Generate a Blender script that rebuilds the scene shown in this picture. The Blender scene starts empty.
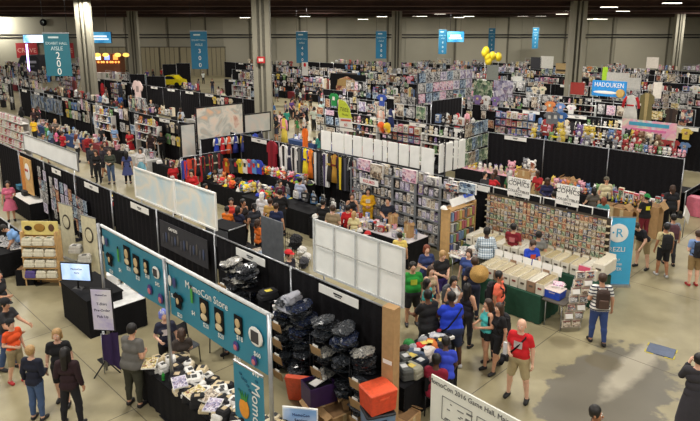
import bpy, bmesh, math, random
import numpy as np
from mathutils import Vector, Matrix, Euler
RNG = random.Random(7)
SC = bpy.context.scene
COL = SC.collection
PI = math.pi
R2 = math.sqrt(2)
# ---------------------------------------------------------------- survey of the hall
# eye 7.6 m above the floor, looking along +Y; booth rows run at 45 degrees (u along a row, v across rows)
FPX, PX, PY, EYE = 606., 350., 160., 7.6
PITCH = math.atan(132/606.)
CP, SP = math.cos(PITCH), math.sin(PITCH)
def ray(x, y):
    a = (x-PX)/FPX; b = -(y-PY)/FPX
    return (a, CP+b*SP, -SP+b*CP)
def at(x, y, z=0.):
    d = ray(x, y); t = (z-EYE)/d[2]
    return Vector((d[0]*t, d[1]*t, z))
def atY(x, y, Y):
    d = ray(x, y); t = Y/d[1]
    return Vector((d[0]*t, Y, EYE+d[2]*t))
def on_v(x, y, v):
    d = ray(x, y); t = v*R2/(d[0]+d[1])
    return Vector((d[0]*t, d[1]*t, EYE+d[2]*t))
def on_u(x, y, u):
    d = ray(x, y); t = u*R2/(d[0]-d[1])
    return Vector((d[0]*t, d[1]*t, EYE+d[2]*t))
def uv(p): return ((p[0]-p[1])/R2, (p[0]+p[1])/R2)
def W(u, v, z=0.): return Vector(((u+v)/R2, (v-u)/R2, z))
def proj(p):
    v = p[1]*CP-(p[2]-EYE)*SP; w = p[1]*SP+(p[2]-EYE)*CP
    if v < .3: return (-999, -999)
    return (PX+FPX*p[0]/v, PY-FPX*w/v)
def seen(p, m=14, top=2.5):
    x, y = proj(p); q = proj((p[0], p[1], p[2]+top))
    return -m < x < 700+m and y > -m and q[1] < 421+m
RU = -PI/4      # local x runs along a row, local -y faces the near side (-v)
RB = RU+PI      # faces the far side (+v)
RR = PI/4       # local -y faces +u (towards the open floor on the right)

# ---------------------------------------------------------------- materials
MATS = {}
def _new(name):
    m = bpy.data.materials.new(name); m.use_nodes = True
    nt = m.node_tree; b = nt.nodes['Principled BSDF']
    return m, nt, b
def lin(c):
    return tuple((x/12.92 if x <= .04045 else ((x+.055)/1.055)**2.4) for x in [k/255. for k in c])
def mat(name, c=None, rough=.7, metal=0., scale=6., var=.14, bump=0., emit=0., trans=0., spec=None, coat=0.):
    """c = sRGB 0..255"""
    if name in MATS: return MATS[name]
    m, nt, b = _new(name); n = nt.nodes; l = nt.links
    c = lin(c)
    tc = n.new('ShaderNodeTexCoord'); no = n.new('ShaderNodeTexNoise')
    no.inputs['Scale'].default_value = scale; no.inputs['Detail'].default_value = 4
    l.new(tc.outputs['Object'], no.inputs['Vector'])
    r = n.new('ShaderNodeValToRGB'); l.new(no.outputs['Fac'], r.inputs['Fac'])
    r.color_ramp.elements[0].position = .3; r.color_ramp.elements[1].position = .7
    r.color_ramp.elements[0].color = tuple(x*(1-var) for x in c)+(1,)
    r.color_ramp.elements[1].color = tuple(min(1, x*(1+var)) for x in c)+(1,)
    l.new(r.outputs['Color'], b.inputs['Base Color'])
    b.inputs['Roughness'].default_value = rough; b.inputs['Metallic'].default_value = metal
    if spec is not None: b.inputs['Specular IOR Level'].default_value = spec
    if coat: b.inputs['Coat Weight'].default_value = coat
    if bump:
        bp = n.new('ShaderNodeBump'); bp.inputs['Strength'].default_value = bump; bp.inputs['Distance'].default_value = .02
        l.new(no.outputs['Fac'], bp.inputs['Height']); l.new(bp.outputs['Normal'], b.inputs['Normal'])
    if emit:
        l.new(r.outputs['Color'], b.inputs['Emission Color']); b.inputs['Emission Strength'].default_value = emit
    if trans: b.inputs['Transmission Weight'].default_value = trans
    MATS[name] = m; return m
def C(c, rough=.75):
    """a plain dyed cloth / card / plastic of one colour"""
    c = tuple(int(x) for x in c)
    return mat('dyed_%02x%02x%02x' % c, c, rough, var=.1, scale=9, bump=.25)
def art(name, cols, scale=5., emit=0., rough=.55, kind='voronoi', dist=1.2):
    """a printed picture: patches of a palette"""
    if name in MATS: return MATS[name]
    m, nt, b = _new(name); n = nt.nodes; l = nt.links
    tc = n.new('ShaderNodeTexCoord'); mp = n.new('ShaderNodeMapping')
    mp.inputs['Location'].default_value = (hash_(name) % 17, hash_(name) % 23, 3.)
    l.new(tc.outputs['Object'], mp.inputs['Vector'])
    no = n.new('ShaderNodeTexNoise'); no.inputs['Scale'].default_value = scale
    no.inputs['Detail'].default_value = 5; no.inputs['Distortion'].default_value = dist
    l.new(mp.outputs['Vector'], no.inputs['Vector'])
    fac = no.outputs['Fac']
    if kind == 'voronoi':
        vo = n.new('ShaderNodeTexVoronoi'); vo.inputs['Scale'].default_value = scale*1.3
        l.new(mp.outputs['Vector'], vo.inputs['Vector'])
        mx = n.new('ShaderNodeMix'); mx.data_type = 'RGBA'; mx.inputs[0].default_value = .45
        l.new(no.outputs['Color'], mx.inputs[6]); l.new(vo.outputs['Color'], mx.inputs[7])
        bw = n.new('ShaderNodeRGBToBW'); l.new(mx.outputs[2], bw.inputs['Color']); fac = bw.outputs[0]
    r = n.new('ShaderNodeValToRGB'); l.new(fac, r.inputs['Fac'])
    r.color_ramp.interpolation = 'LINEAR'
    e = r.color_ramp.elements; k = len(cols)
    while len(e) < k: e.new(.5)
    for i, c in enumerate(cols):
        e[i].position = .32+.36*i/(k-1) if k > 1 else .5
    for i, c in enumerate(cols): e[i].color = lin(c)+(1,)
    l.new(r.outputs['Color'], b.inputs['Base Color']); b.inputs['Roughness'].default_value = rough
    if emit:
        l.new(r.outputs['Color'], b.inputs['Emission Color']); b.inputs['Emission Strength'].default_value = emit
    MATS[name] = m; return m
def hash_(s):
    h = 0
    for ch in s: h = (h*31+ord(ch)) % 100003
    return h
BLK = mat('black_drape', (26, 25, 28), .9, scale=14, var=.2, bump=.3, spec=.15)
BLK2 = mat('black_cloth', (20, 20, 23), .85, scale=11, var=.2, bump=.3, spec=.2)
CHROME = mat('brushed_aluminium', (170, 172, 176), .35, .85)
DARKMETAL = mat('dark_metal', (38, 38, 42), .45, .5)
WHITE = mat('white_card', (236, 234, 229), .6, var=.04)
PAPER = mat('white_paper_sheet', (240, 240, 236), .7, scale=2.2, var=.06, bump=.5)
CARD = mat('brown_cardboard', (176, 140, 96), .85, scale=9, var=.1, bump=.2)
CARDD = mat('cut_edge_of_cardboard', (132, 100, 66), .9)
SKIN = [mat('skin_%d' % i, c, .55, scale=12, var=.07) for i, c in enumerate([(222, 176, 150), (205, 155, 125), (172, 120, 88), (120, 80, 58), (92, 60, 45)])]
HAIR = {'black': mat('black_hair', (22, 18, 17), .5, scale=40, var=.4), 'brown': mat('brown_hair', (62, 42, 30), .5, scale=40, var=.35),
        'blond': mat('blond_hair', (176, 140, 92), .5, scale=40, var=.25), 'red': mat('auburn_hair', (120, 58, 34), .5, scale=40, var=.3),
        'blue': mat('blue_violet_hair', (112, 124, 205), .5, scale=40, var=.25), 'grey': mat('grey_hair', (165, 160, 155), .5, scale=40, var=.2),
        'white': mat('white_hair', (226, 222, 216), .5, scale=40, var=.1), 'pink': mat('pink_hair', (222, 130, 165), .5, scale=40, var=.2)}
EYE_M = mat('eye_dark', (30, 22, 20), .2); LIP = mat('lip', (160, 84, 78), .5)

# ---------------------------------------------------------------- mesh building
class MB:
    def __init__(s): s.v = []; s.f = []; s.m = []; s.mats = []; s.smooth = []
    def mi(s, m):
        if m not in s.mats: s.mats.append(m)
        return s.mats.index(m)
    def add(s, vs, fs, m, sm=False):
        o = len(s.v); s.v += [tuple(v) for v in vs]; k = s.mi(m)
        for f in fs: s.f.append([i+o for i in f]); s.m.append(k); s.smooth.append(sm)
        return s
    def box(s, c, size, m, M=None, taper=1., bev=0.):
        x, y, z = [k/2. for k in size]; t = taper
        vs = [Vector((sx*x*(t if sz > 0 else 1), sy*y*(t if sz > 0 else 1), sz*z)) for sz in (-1, 1) for sx, sy in ((-1, -1), (1, -1), (1, 1), (-1, 1))]
        if M is not None: vs = [M @ v for v in vs]
        vs = [v+Vector(c) for v in vs]
        return s.add(vs, [(3, 2, 1, 0), (4, 5, 6, 7), (0, 1, 5, 4), (1, 2, 6, 5), (2, 3, 7, 6), (3, 0, 4, 7)], m)
    def rbox(s, c, size, m, r=.02, n=3):
        """box with rounded vertical corners and a chamfered top"""
        x, y, z = [k/2. for k in size]; ring = []
        for cx, cy, a0 in ((x-r, y-r, 0), (-x+r, y-r, PI/2), (-x+r, -y+r, PI), (x-r, -y+r, 1.5*PI)):
            for i in range(n+1):
                a = a0+PI/2*i/n; ring.append((cx+r*math.cos(a), cy+r*math.sin(a)))
        k = len(ring); vs = []
        for zz, q in ((-z, 1.), (z-r*.5, 1.), (z, 1-r*.5/max(x, y))):
            vs += [(px*q+c[0], py*q+c[1], zz+c[2]) for px, py in ring]
        fs = [list(range(k))[::-1], list(range(2*k, 3*k))]
        for j in range(2):
            for i in range(k): fs.append((j*k+i, j*k+(i+1) % k, (j+1)*k+(i+1) % k, (j+1)*k+i))
        return s.add(vs, fs, m)
    def tube(s, pts, r, m, n=8, sm=True):
        pts = [Vector(p) for p in pts]; rs = r if isinstance(r, (list, tuple)) else [r]*len(pts)
        vs = []; up = None
        for i, p in enumerate(pts):
            d = (pts[min(i+1, len(pts)-1)]-pts[max(i-1, 0)])
            if d.length < 1e-6: d = Vector((0, 0, 1))
            d.normalize()
            a = Vector((0, 0, 1)) if abs(d.z) < .9 else Vector((1, 0, 0))
            x = d.cross(a).normalized(); y = d.cross(x)
            if up is not None and x.dot(up) < 0: x, y = -x, -y
            up = x
            for k in range(n):
                t = 2*PI*k/n; vs.append(p+x*rs[i]*math.cos(t)+y*rs[i]*math.sin(t))
        fs = [list(range(n)), [len(vs)-1-k for k in range(n)]]
        for i in range(len(pts)-1):
            for k in range(n): fs.append((i*n+k, (i+1)*n+k, (i+1)*n+(k+1) % n, i*n+(k+1) % n))
        return s.add(vs, fs, m, sm)
    def ball(s, c, r, m, n=10, k=7, M=None, sm=True, jit=0., rng=None):
        r = r if isinstance(r, (list, tuple)) else (r, r, r); vs = []
        for j in range(1, k):
            t = PI*j/k
            for i in range(n):
                a = 2*PI*i/n; q = 1+(rng.uniform(-jit, jit) if jit else 0)
                vs.append(Vector((r[0]*math.sin(t)*math.cos(a)*q, r[1]*math.sin(t)*math.sin(a)*q, r[2]*math.cos(t)*q)))
        vs += [Vector((0, 0, r[2])), Vector((0, 0, -r[2]))]
        if M is not None: vs = [M @ v for v in vs]
        vs = [v+Vector(c) for v in vs]; fs = []
        for j in range(k-2):
            for i in range(n): fs.append((j*n+i, (j+1)*n+i, (j+1)*n+(i+1) % n, j*n+(i+1) % n))
        T = (k-1)*n
        for i in range(n): fs.append((T, i, (i+1) % n)); fs.append((T+1, (k-2)*n+(i+1) % n, (k-2)*n+i))
        return s.add(vs, fs, m, sm)
    def prism(s, poly, d, m, m2=None, y0=0., M=None):
        """outline in x,z extruded along y by d; front cap (at -y) may have its own material"""
        k = len(poly)
        vs = [Vector((x, y0-d/2, z)) for x, z in poly]+[Vector((x, y0+d/2, z)) for x, z in poly]
        if M is not None: vs = [M @ v for v in vs]
        o = len(s.v); s.add(vs, [list(range(k, 2*k))[::-1]]+[(i, i+k, (i+1) % k+k, (i+1) % k) for i in range(k)], m)
        a = s.mi(m2 or m); s.f.append([o+i for i in range(k)]); s.m.append(a); s.smooth.append(False)
        return s
    def grid(s, fn, nu, nv, m, sm=True):
        vs = [fn(i/nu, j/nv) for j in range(nv+1) for i in range(nu+1)]
        fs = [(j*(nu+1)+i, j*(nu+1)+i+1, (j+1)*(nu+1)+i+1, (j+1)*(nu+1)+i) for j in range(nv) for i in range(nu)]
        return s.add(vs, fs, m, sm)
    def mesh(s, name):
        me = bpy.data.meshes.new(name); me.from_pydata(s.v, [], s.f)
        for m in s.mats: me.materials.append(m)
        me.polygons.foreach_set('material_index', s.m); me.polygons.foreach_set('use_smooth', s.smooth)
        me.update(); return me
    def build(s, name, parent=None, loc=(0, 0, 0), rz=0., scale=None):
        return link(name, s.mesh(name), parent, loc, rz, scale)
def link(name, data, parent=None, loc=(0, 0, 0), rz=0., scale=None):
    o = bpy.data.objects.new(name, data); COL.objects.link(o)
    o.location = loc; o.rotation_euler = (0, 0, rz)
    if scale is not None: o.scale = scale if isinstance(scale, (tuple, list)) else (scale,)*3
    if parent is not None: o.parent = parent
    return o
AUTO = []     # things whose label still needs its place in the hall
def tag(o, label, cat, group=None, auto=False):
    o['label'] = label; o['category'] = cat
    if group: o['group'] = group
    if auto: AUTO.append(o)
    return o
def thing(name, label, cat, loc=(0, 0, 0), rz=0., group=None, auto=False):
    return tag(link(name, None, None, loc, rz), label, cat, group, auto)
def struct(mb, name, loc=(0, 0, 0), rz=0.):
    o = mb.build(name, None, loc, rz); o['kind'] = 'structure'; return o
KIDS = {}
def inst(src, loc, rz=0., scale=None, mats=None, label=None, cat=None, group=None, auto=True, rot=None):
    """copy of a thing with copies of its parts; mats = {slot: material} set on the object"""
    o = src.copy(); COL.objects.link(o); o.location = loc
    o.rotation_euler = rot if rot is not None else (0, 0, rz)
    if scale is not None: o.scale = scale if isinstance(scale, (tuple, list)) else (scale,)*3
    if mats:
        for k, m in mats.items(): o.material_slots[k].link = 'OBJECT'; o.material_slots[k].material = m
    for ch in KIDS.get(src.name, []):
        c = ch.copy(); COL.objects.link(c); c.parent = o
        for g in KIDS.get(ch.name, []):
            d = g.copy(); COL.objects.link(d); d.parent = c
    if label: o['label'] = label
    if cat: o['category'] = cat
    if group: o['group'] = group
    if auto: AUTO.append(o)
    return o
class Proto:
    """one mesh kept as data; every call links an object of its own"""
    def __init__(s, name, cat, mb): s.name, s.cat, s.me = name, cat, mb.mesh(name)
    def put(s, loc, rz=0., scale=None, mats=None, label='', group=None, rot=None, auto=True, parent=None):
        o = bpy.data.objects.new(s.name, s.me); COL.objects.link(o); o.location = loc
        o.rotation_euler = rot if rot is not None else (0, 0, rz)
        if scale is not None: o.scale = scale if isinstance(scale, (tuple, list)) else (scale,)*3
        if mats:
            for k, m in mats.items(): o.material_slots[k].link = 'OBJECT'; o.material_slots[k].material = m
        if parent is not None: o.parent = parent; return o
        return tag(o, label, s.cat, group, auto)
TXT = {}
def lettering(s, size, m, parent, loc, rz=0., ext=.003, rx=PI/2, align='CENTER', name='lettering', ry=0., sx=1.):
    key = (s, size, ext, align, m.name)
    if key not in TXT:
        c = bpy.data.curves.new('lettering', 'FONT'); c.body = s; c.size = size; c.extrude = ext
        c.align_x = align; c.align_y = 'CENTER'; c.resolution_u = 2
        o = bpy.data.objects.new('tmp', c); COL.objects.link(o)
        dg = bpy.context.evaluated_depsgraph_get(); dg.update()
        me = bpy.data.meshes.new_from_object(o.evaluated_get(dg)); me.materials.clear(); me.materials.append(m)
        COL.objects.unlink(o); bpy.data.objects.remove(o); bpy.data.curves.remove(c); TXT[key] = me
    o = link(name, TXT[key], parent, loc); o.rotation_euler = (rx, ry, rz); o.scale = (sx, 1, 1)
    return o

# ---------------------------------------------------------------- camera, light, shell
cam = bpy.data.cameras.new('camera'); camo = bpy.data.objects.new('camera', cam); COL.objects.link(camo)
camo.location = (0, 0, EYE); camo.rotation_euler = (PI/2-PITCH, 0, 0)
cam.sensor_width = 36; cam.lens = FPX/700*36; cam.shift_y = -(210.5-PY)/700; cam.clip_end = 400
SC.camera = camo
SC.view_settings.view_transform = 'Standard'; SC.view_settings.look = 'None'
SC.view_settings.exposure = 0.46; SC.view_settings.gamma = 1
wd = bpy.data.worlds.new('hall_fill'); SC.world = wd; wd.use_nodes = True  # even ambient fill, added without a source in the hall
wd.node_tree.nodes['Background'].inputs[0].default_value = (1., .93, .82, 1); wd.node_tree.nodes['Background'].inputs[1].default_value = .36

def floor_mat():
    m, nt, b = _new('polished_concrete'); n = nt.nodes; l = nt.links
    tc = n.new('ShaderNodeTexCoord')
    n1 = n.new('ShaderNodeTexNoise'); n1.inputs['Scale'].default_value = .45; n1.inputs['Detail'].default_value = 8; n1.inputs['Roughness'].default_value = .62
    l.new(tc.outputs['Object'], n1.inputs['Vector'])
    r = n.new('ShaderNodeValToRGB'); l.new(n1.outputs['Fac'], r.inputs['Fac'])
    r.color_ramp.elements[0].position = .33; r.color_ramp.elements[1].position = .7
    r.color_ramp.elements[0].color = lin((132, 124, 96))+(1,); r.color_ramp.elements[1].color = lin((170, 160, 127))+(1,)
    # saw-cut joints of the slab, 9.15 m apart along the booth grid
    mp = n.new('ShaderNodeMapping'); mp.inputs['Rotation'].default_value = (0, 0, PI/4)
    l.new(tc.outputs['Object'], mp.inputs['Vector']); sx = n.new('ShaderNodeSeparateXYZ'); l.new(mp.outputs['Vector'], sx.inputs[0])
    def mth(op, a, bv=None):
        k = n.new('ShaderNodeMath'); k.operation = op
        for i, x in enumerate((a, bv)):
            if x is None: continue
            if isinstance(x, (int, float)): k.inputs[i].default_value = x
            else: l.new(x, k.inputs[i])
        return k.outputs[0]
    js = []
    for ax, off in ((sx.outputs[0], 4.03), (sx.outputs[1], 2.2)):
        f = mth('FRACT', mth('MULTIPLY', mth('ADD', ax, 91.5+off), 1/9.15/.5))
        js.append(mth('LESS_THAN', mth('ABSOLUTE', mth('SUBTRACT', f, .5)), .0022))
    j = mth('MAXIMUM', js[0], js[1])
    # worn patch: a stain of its own, grey ring with a pale worn core, under the open aisle
    def blob(cx, cy, rx, ry, ang, hard):
        q = n.new('ShaderNodeMapping'); q.vector_type = 'TEXTURE'; q.inputs['Location'].default_value = (cx, cy, 0); q.inputs['Rotation'].default_value = (0, 0, ang); q.inputs['Scale'].default_value = (rx, ry, 1)
        l.new(tc.outputs['Object'], q.inputs['Vector'])
        ln = n.new('ShaderNodeVectorMath'); ln.operation = 'LENGTH'; l.new(q.outputs[0], ln.inputs[0])
        n2 = n.new('ShaderNodeTexNoise'); n2.inputs['Scale'].default_value = 2.6; n2.inputs['Detail'].default_value = 6; l.new(tc.outputs['Object'], n2.inputs['Vector'])
        d = mth('ADD', ln.outputs['Value'], mth('MULTIPLY', mth('SUBTRACT', n2.outputs['Fac'], .5), .9))
        mr = n.new('ShaderNodeMapRange'); l.new(d, mr.inputs[0]); mr.inputs[1].default_value = 1; mr.inputs[2].default_value = 1-hard; mr.inputs[3].default_value = 0; mr.inputs[4].default_value = 1
        return mr.outputs[0]
    def over(base, col, fac, k):
        mx = n.new('ShaderNodeMix'); mx.data_type = 'RGBA'; l.new(base, mx.inputs[6]); mx.inputs[7].default_value = lin(col)+(1,)
        l.new(mth('MULTIPLY', fac, k), mx.inputs[0]); return mx.outputs[2]
    c = r.outputs['Color']
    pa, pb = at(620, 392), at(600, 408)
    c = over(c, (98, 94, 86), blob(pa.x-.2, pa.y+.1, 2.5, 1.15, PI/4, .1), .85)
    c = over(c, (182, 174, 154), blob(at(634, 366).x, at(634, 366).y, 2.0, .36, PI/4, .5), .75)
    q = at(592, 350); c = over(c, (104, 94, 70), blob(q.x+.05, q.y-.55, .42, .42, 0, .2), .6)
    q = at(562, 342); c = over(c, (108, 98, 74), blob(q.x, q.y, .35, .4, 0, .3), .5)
    c = over(c, (70, 64, 52), j, .85)
    l.new(c, b.inputs['Base Color'])
    b.inputs['Roughness'].default_value = .42; b.inputs['Specular IOR Level'].default_value = .35
    return m
FLOOR = floor_mat()
m = MB(); m.add([(-110, -6, 0), (110, -6, 0), (110, 100, 0), (-110, 100, 0)], [(0, 1, 2, 3)], FLOOR); struct(m, 'floor')
WALLM = mat('painted_concrete_wall', (146, 143, 128), .85, scale=.25, var=.07)
WALL2 = mat('lighter_wall_panel', (162, 158, 142), .85, scale=.25, var=.05)  # lighter copy of the wall colour for some panels
WALL3 = mat('dark_joint', (96, 92, 80), .9)  # darker colour of the panel joints and door rails
WALLG = mat('operable_door_panel', (146, 138, 112), .85, scale=.3, var=.06)
BROWN = mat('dark_ceiling_steel', (60, 44, 40), .9, scale=.4, var=.25)
BROWN2 = mat('dark_ceiling_beam', (78, 56, 50), .85, scale=.4, var=.2)
YB = 99.5
m = MB(); m.box((0, YB+.3, 5.5), (220, .5, 11), WALLM); struct(m, 'wall_back')
m = MB(); m.box((0, 49, 10.35), (220, 104, .2), BROWN); struct(m, 'ceiling')
# soffit in front of the wall, and the beams that cross the hall
m = MB(); m.box((0, YB-1.2, 9.75), (220, 2.4, .9), BROWN)
struct(m, 'trim_1')
for i, (y, z, h, w) in enumerate(((36, 10.05, .45, 1.2), (46, 9.95, .5, .8), (57, 9.85, .5, 1.0), (68, 9.8, .6, .8), (80, 9.75, .6, 1.0), (90, 9.7, .7, .8))):
    m = MB(); m.box((0, y, z), (220, w, h), BROWN2 if i % 2 == 0 else BROWN); m.box((0, y, z-h/2-.04), (220, w*1.3, .08), BROWN2); struct(m, 'trim_%d' % (i+2))
for i, z in enumerate((6.55, 6.1)):
    m = MB(); m.tube([(-110, YB-.12, z), (110, YB-.12, z)], .09, DARKMETAL, 6); struct(m, 'trim_%d' % (i+8))
# upright wall panels between joints, and the folding doors low on the left
xs = [(104, 126, 1), (141, 168, 0), (168, 206, 0), (222, 250, 1), (275, 300, 1), (300, 327, 1), (327, 388, 0), (404, 455, 0), (455, 508, 1), (520, 565, 0), (586, 612, 0), (614, 668, 1), (682, 720, 0)]
for i, (a, b_, k) in enumerate(xs):
    xa, xb = atY(a, 40, YB).x, atY(b_, 40, YB).x
    m = MB(); m.box(((xa+xb)/2, YB, 7.9), (xb-xa-.5, .12, 2.6), WALL2 if k else WALLM); m.box(((xa+xb)/2, YB, 3.0), (xb-xa-.5, .12, 6.0), WALL2 if k else WALLM)
    m.box((xb, YB-.02, 5), (.22, .1, 9.4), WALL3); struct(m, 'trim_%d' % (i+10))
n_door = 0
for a, b_ in ((100, 127), (141, 160), (160, 180), (180, 207), (207, 226)):
    xa, xb = atY(a, 60, YB-.2).x, atY(b_, 60, YB-.2).x; n_door += 1
    d = link('door_%d' % n_door, None, None, ((xa+xb)/2, YB-.2, 0)); d['kind'] = 'structure'
    w = xb-xa; m = MB(); m.box((0, 0, 2.3), (w-.12, .14, 4.6), WALLG); m.build('door_leaf', d)
    m = MB()
    for t in (-.5, -.25, 0, .25, .5): m.box((t*(w-.2), -.09, 2.3), (.06, .06, 4.5), WALL3)
    m.box((0, -.09, 4.6), (w, .1, .14), WALL3); m.build('door_rail', d)

def area(name, loc, sx, sy, power, col=(1, .95, .87), rot=(0, 0, 0), spread=PI):
    L = bpy.data.lights.new(name, 'AREA'); L.shape = 'RECTANGLE'; L.size = sx; L.size_y = sy; L.energy = power; L.color = col; L.spread = spread
    o = bpy.data.objects.new(name, L); COL.objects.link(o); o.location = loc; o.rotation_euler = rot; return o
for x in (-26, -15, -5, 5, 15):
    for y in (3, 13, 23):
        area('high_bay_light', (x, y, 9.9), 1.6, 1.6, 400)
for x in (-52, -36, -20, -4, 12, 28, 44):
    for y in (35, 49, 63, 77, 91):
        if abs(x) > y*.72+8: continue
        area('high_bay_light', (x, y, 9.62), 2.4, .5, 800*(.4 if y >= 63 and x <= -20 else (.8 if y >= 77 else 1)))
area('wall_wash_light', (-57, 96.5, 8.6), 3, .5, 900, (1, .96, .85), (PI/2-.2, 0, 0))
LAMPGLOW = mat('lamp_diffuser', (255, 246, 226), .5, var=.02, emit=3.0)
def lamp(px, py, w=1.3, near=None):
    if py < 16.8: p = at(px, py, 9.55); 
    else: p = atY(px, py, 97)
    if p.y > 97 or p.y < 0: p = atY(px, py, 96)
    t = thing('high_bay_lamp', 'small white ceiling lamp hanging from the dark ceiling', 'ceiling lamp', p, 0, 'high bay lamps', True)
    w = w*p.y/75
    m = MB(); m.box((0, 0, .09), (w, .5, .16), DARKMETAL, taper=.7); m.build('housing', t)
    m = MB(); m.box((0, 0, -.02), (w*.94, .42, .05), LAMPGLOW); m.build('diffuser', t)
    m = MB()
    top = 10.24-p.z
    for s in (-1, 1): m.tube([(s*w*.3, 0, .15), (s*w*.3, 0, top)], .015, DARKMETAL, 4)
    m.build('suspension_cable', t)
for a in ((45, 14.6, 1.7), (90, 14.6, .9), (100, 13.6, 1.2), (165, 13.4, 1.0), (172, 12.6, .8), (220, 12.6, .8), (233, 14.6, .8), (245, 17.6), (292, 13.6, 1.4), (298, 15.6), (305, 16.4), (363, 19.2), (366, 12.4, 1.4), (382, 16.6), (391, 15, .7), (415, 16, .7), (422, 16.2), (430, 14.2), (440, 13.8), (453, 12.4, 1.5), (459, 17.4), (469, 16.3), (471, 10.4, 1.6), (481, 15.6), (495, 14.6, 1.2), (514, 13.4, 1.5), (523, 16), (541, 16), (549, 13.6), (562, 14, 1.4), (569, 10.6, 1.6), (590, 19, 1.8), (600, 19, 1.8), (609, 7, 2), (623, 11, 1.6), (666, 10, 1.8), (672, 3, 2.2), (695, 13.6, 1.4), (3, 14.6, 1.4)): lamp(*a)
# columns
COLM = mat('column_paint', (138, 134, 119), .8, scale=.6, var=.06); COLD = mat('column_recess_shade', (98, 95, 84), .85)  # recess shade put into a darker column tone, reused on the plinth
def column(n, px, wpx, Y, label):
    w = wpx/FPX*Y*CP*.76; x = atY(px, 45, Y).x
    t = thing('hall_column', label, 'column', (x, Y, 0), 0, 'grey columns of the hall')
    m = MB(); H = 9.9
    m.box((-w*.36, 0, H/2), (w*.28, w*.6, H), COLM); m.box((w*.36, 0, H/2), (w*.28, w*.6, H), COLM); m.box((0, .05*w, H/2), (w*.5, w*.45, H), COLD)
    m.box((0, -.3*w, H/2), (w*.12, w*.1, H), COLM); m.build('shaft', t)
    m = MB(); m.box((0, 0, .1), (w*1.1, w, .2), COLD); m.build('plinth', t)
    return t
column(1, 86, 18, 50, 'grey paired column right of the aisle 200 banner'); column(2, 134.5, 12, 75, 'slim grey column standing by the food stands, right of the blue screen')
c3 = column(3, 262, 23, 41, 'thickest grey column, in the middle of the hall with a red box'); column(4, 396.5, 13, 75, 'slim grey column right of the aisle 500 banner')
column(5, 576, 19, 55, 'grey paired column behind the wooden sign board on the right'); column(6, 677, 11, 80, 'slim grey column nearest the right edge')
m = MB(); m.box((.0, -.6, 5.55), (.5, .16, .42), C((170, 30, 34))); m.box((0, -.69, 5.55), (.3, .03, .2), C((215, 190, 180))); o = m.build('alarm_box', c3); o['label'] = 'red fire alarm box'

# ---------------------------------------------------------------- people: one continuous body surface grown around a posed skeleton
def surface_nets(d, org, h):
    nx, ny, nz = d.shape; ins = d < 0
    acc = np.zeros((nx-1, ny-1, nz-1, 3)); cnt = np.zeros((nx-1, ny-1, nz-1))
    off = [(0, 0), (0, 1), (1, 0), (1, 1)]
    def sl(o): return tuple(slice(o_, o_+n_-1) for o_, n_ in zip(o, (nx, ny, nz)))
    for ax in range(3):
        for p, q in off:
            o0 = [0, 0, 0]; r = [k for k in range(3) if k != ax]; o0[r[0]] = p; o0[r[1]] = q
            o1 = list(o0); o1[ax] = 1
            a, b = d[sl(o0)], d[sl(o1)]; cr = (a < 0) != (b < 0)
            t = np.where(cr, a/np.where(cr, a-b, 1), 0)
            for k in range(3): acc[..., k] += np.where(cr, o0[k]+(t if k == ax else 0), 0)
            cnt += cr
    act = cnt > 0; idx = -np.ones(act.shape, int); idx[act] = np.arange(act.sum())
    ii = np.argwhere(act); V = (ii+acc[act]/cnt[act][:, None])*h+org; F = []
    for ax in range(3):
        b, c = (ax+1) % 3, (ax+2) % 3
        n = [nx, ny, nz]; s0 = [slice(1, k-1) for k in n]; s1 = list(s0)
        s0[ax] = slice(0, n[ax]-1); s1[ax] = slice(1, n[ax])
        A, B = ins[tuple(s0)], ins[tuple(s1)]; e = np.argwhere(A != B)
        if not len(e): continue
        f = A[tuple(e.T)]; g = e.copy()
        for k in range(3):
            if k != ax: g[:, k] += 1
        def cell(db, dc):
            q = g.copy(); q[:, b] += db; q[:, c] += dc; return idx[tuple(q.T)]
        Q = np.stack([cell(-1, -1), cell(0, -1), cell(0, 0), cell(-1, 0)], 1)
        Q[~f] = Q[~f][:, ::-1]; F.append(Q)
    return V, np.concatenate(F)
def field(prims, pad, h, subs=()):
    P = np.array([p[0] for p in prims]+[p[1] for p in prims]); r = max(max(p[2], p[3]) for p in prims)
    lo = P.min(0)-r-pad; hi = P.max(0)+r+pad
    n = np.ceil((hi-lo)/h).astype(int)+2
    X, Y, Z = np.meshgrid(*[lo[k]+h*np.arange(n[k]) for k in range(3)], indexing='ij')
    d = np.full(X.shape, 9.)
    def cap(p):
        a, b, ra, rb = np.array(p[0]), np.array(p[1]), p[2], p[3]; ba = b-a; L = max(ba @ ba, 1e-9)
        t = np.clip(((X-a[0])*ba[0]+(Y-a[1])*ba[1]+(Z-a[2])*ba[2])/L, 0, 1)
        return np.sqrt((X-a[0]-t*ba[0])**2+(Y-a[1]-t*ba[1])**2+(Z-a[2]-t*ba[2])**2)-(ra+(rb-ra)*t)
    for p in prims:
        k = p[4] if len(p) > 4 else .03; e = cap(p); m = np.clip(.5+.5*(d-e)/k, 0, 1)
        d = d*(1-m)+e*m-k*m*(1-m)
    for p in subs: d = np.maximum(d, -cap(p))
    return d, lo
def nearest(prims, V):
    best = np.full(len(V), 9.); bi = np.zeros(len(V), int); bt = np.zeros(len(V))
    for i, p in enumerate(prims):
        a, b = np.array(p[0]), np.array(p[1]); ba = b-a; L = max(ba @ ba, 1e-9)
        t = np.clip((V-a) @ ba/L, 0, 1); e = np.linalg.norm(V-a-t[:, None]*ba, axis=1)-(p[2]+(p[3]-p[2])*t)
        k = e < best; best[k] = e[k]; bi[k] = i; bt[k] = t[k]
    return bi, bt
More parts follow.
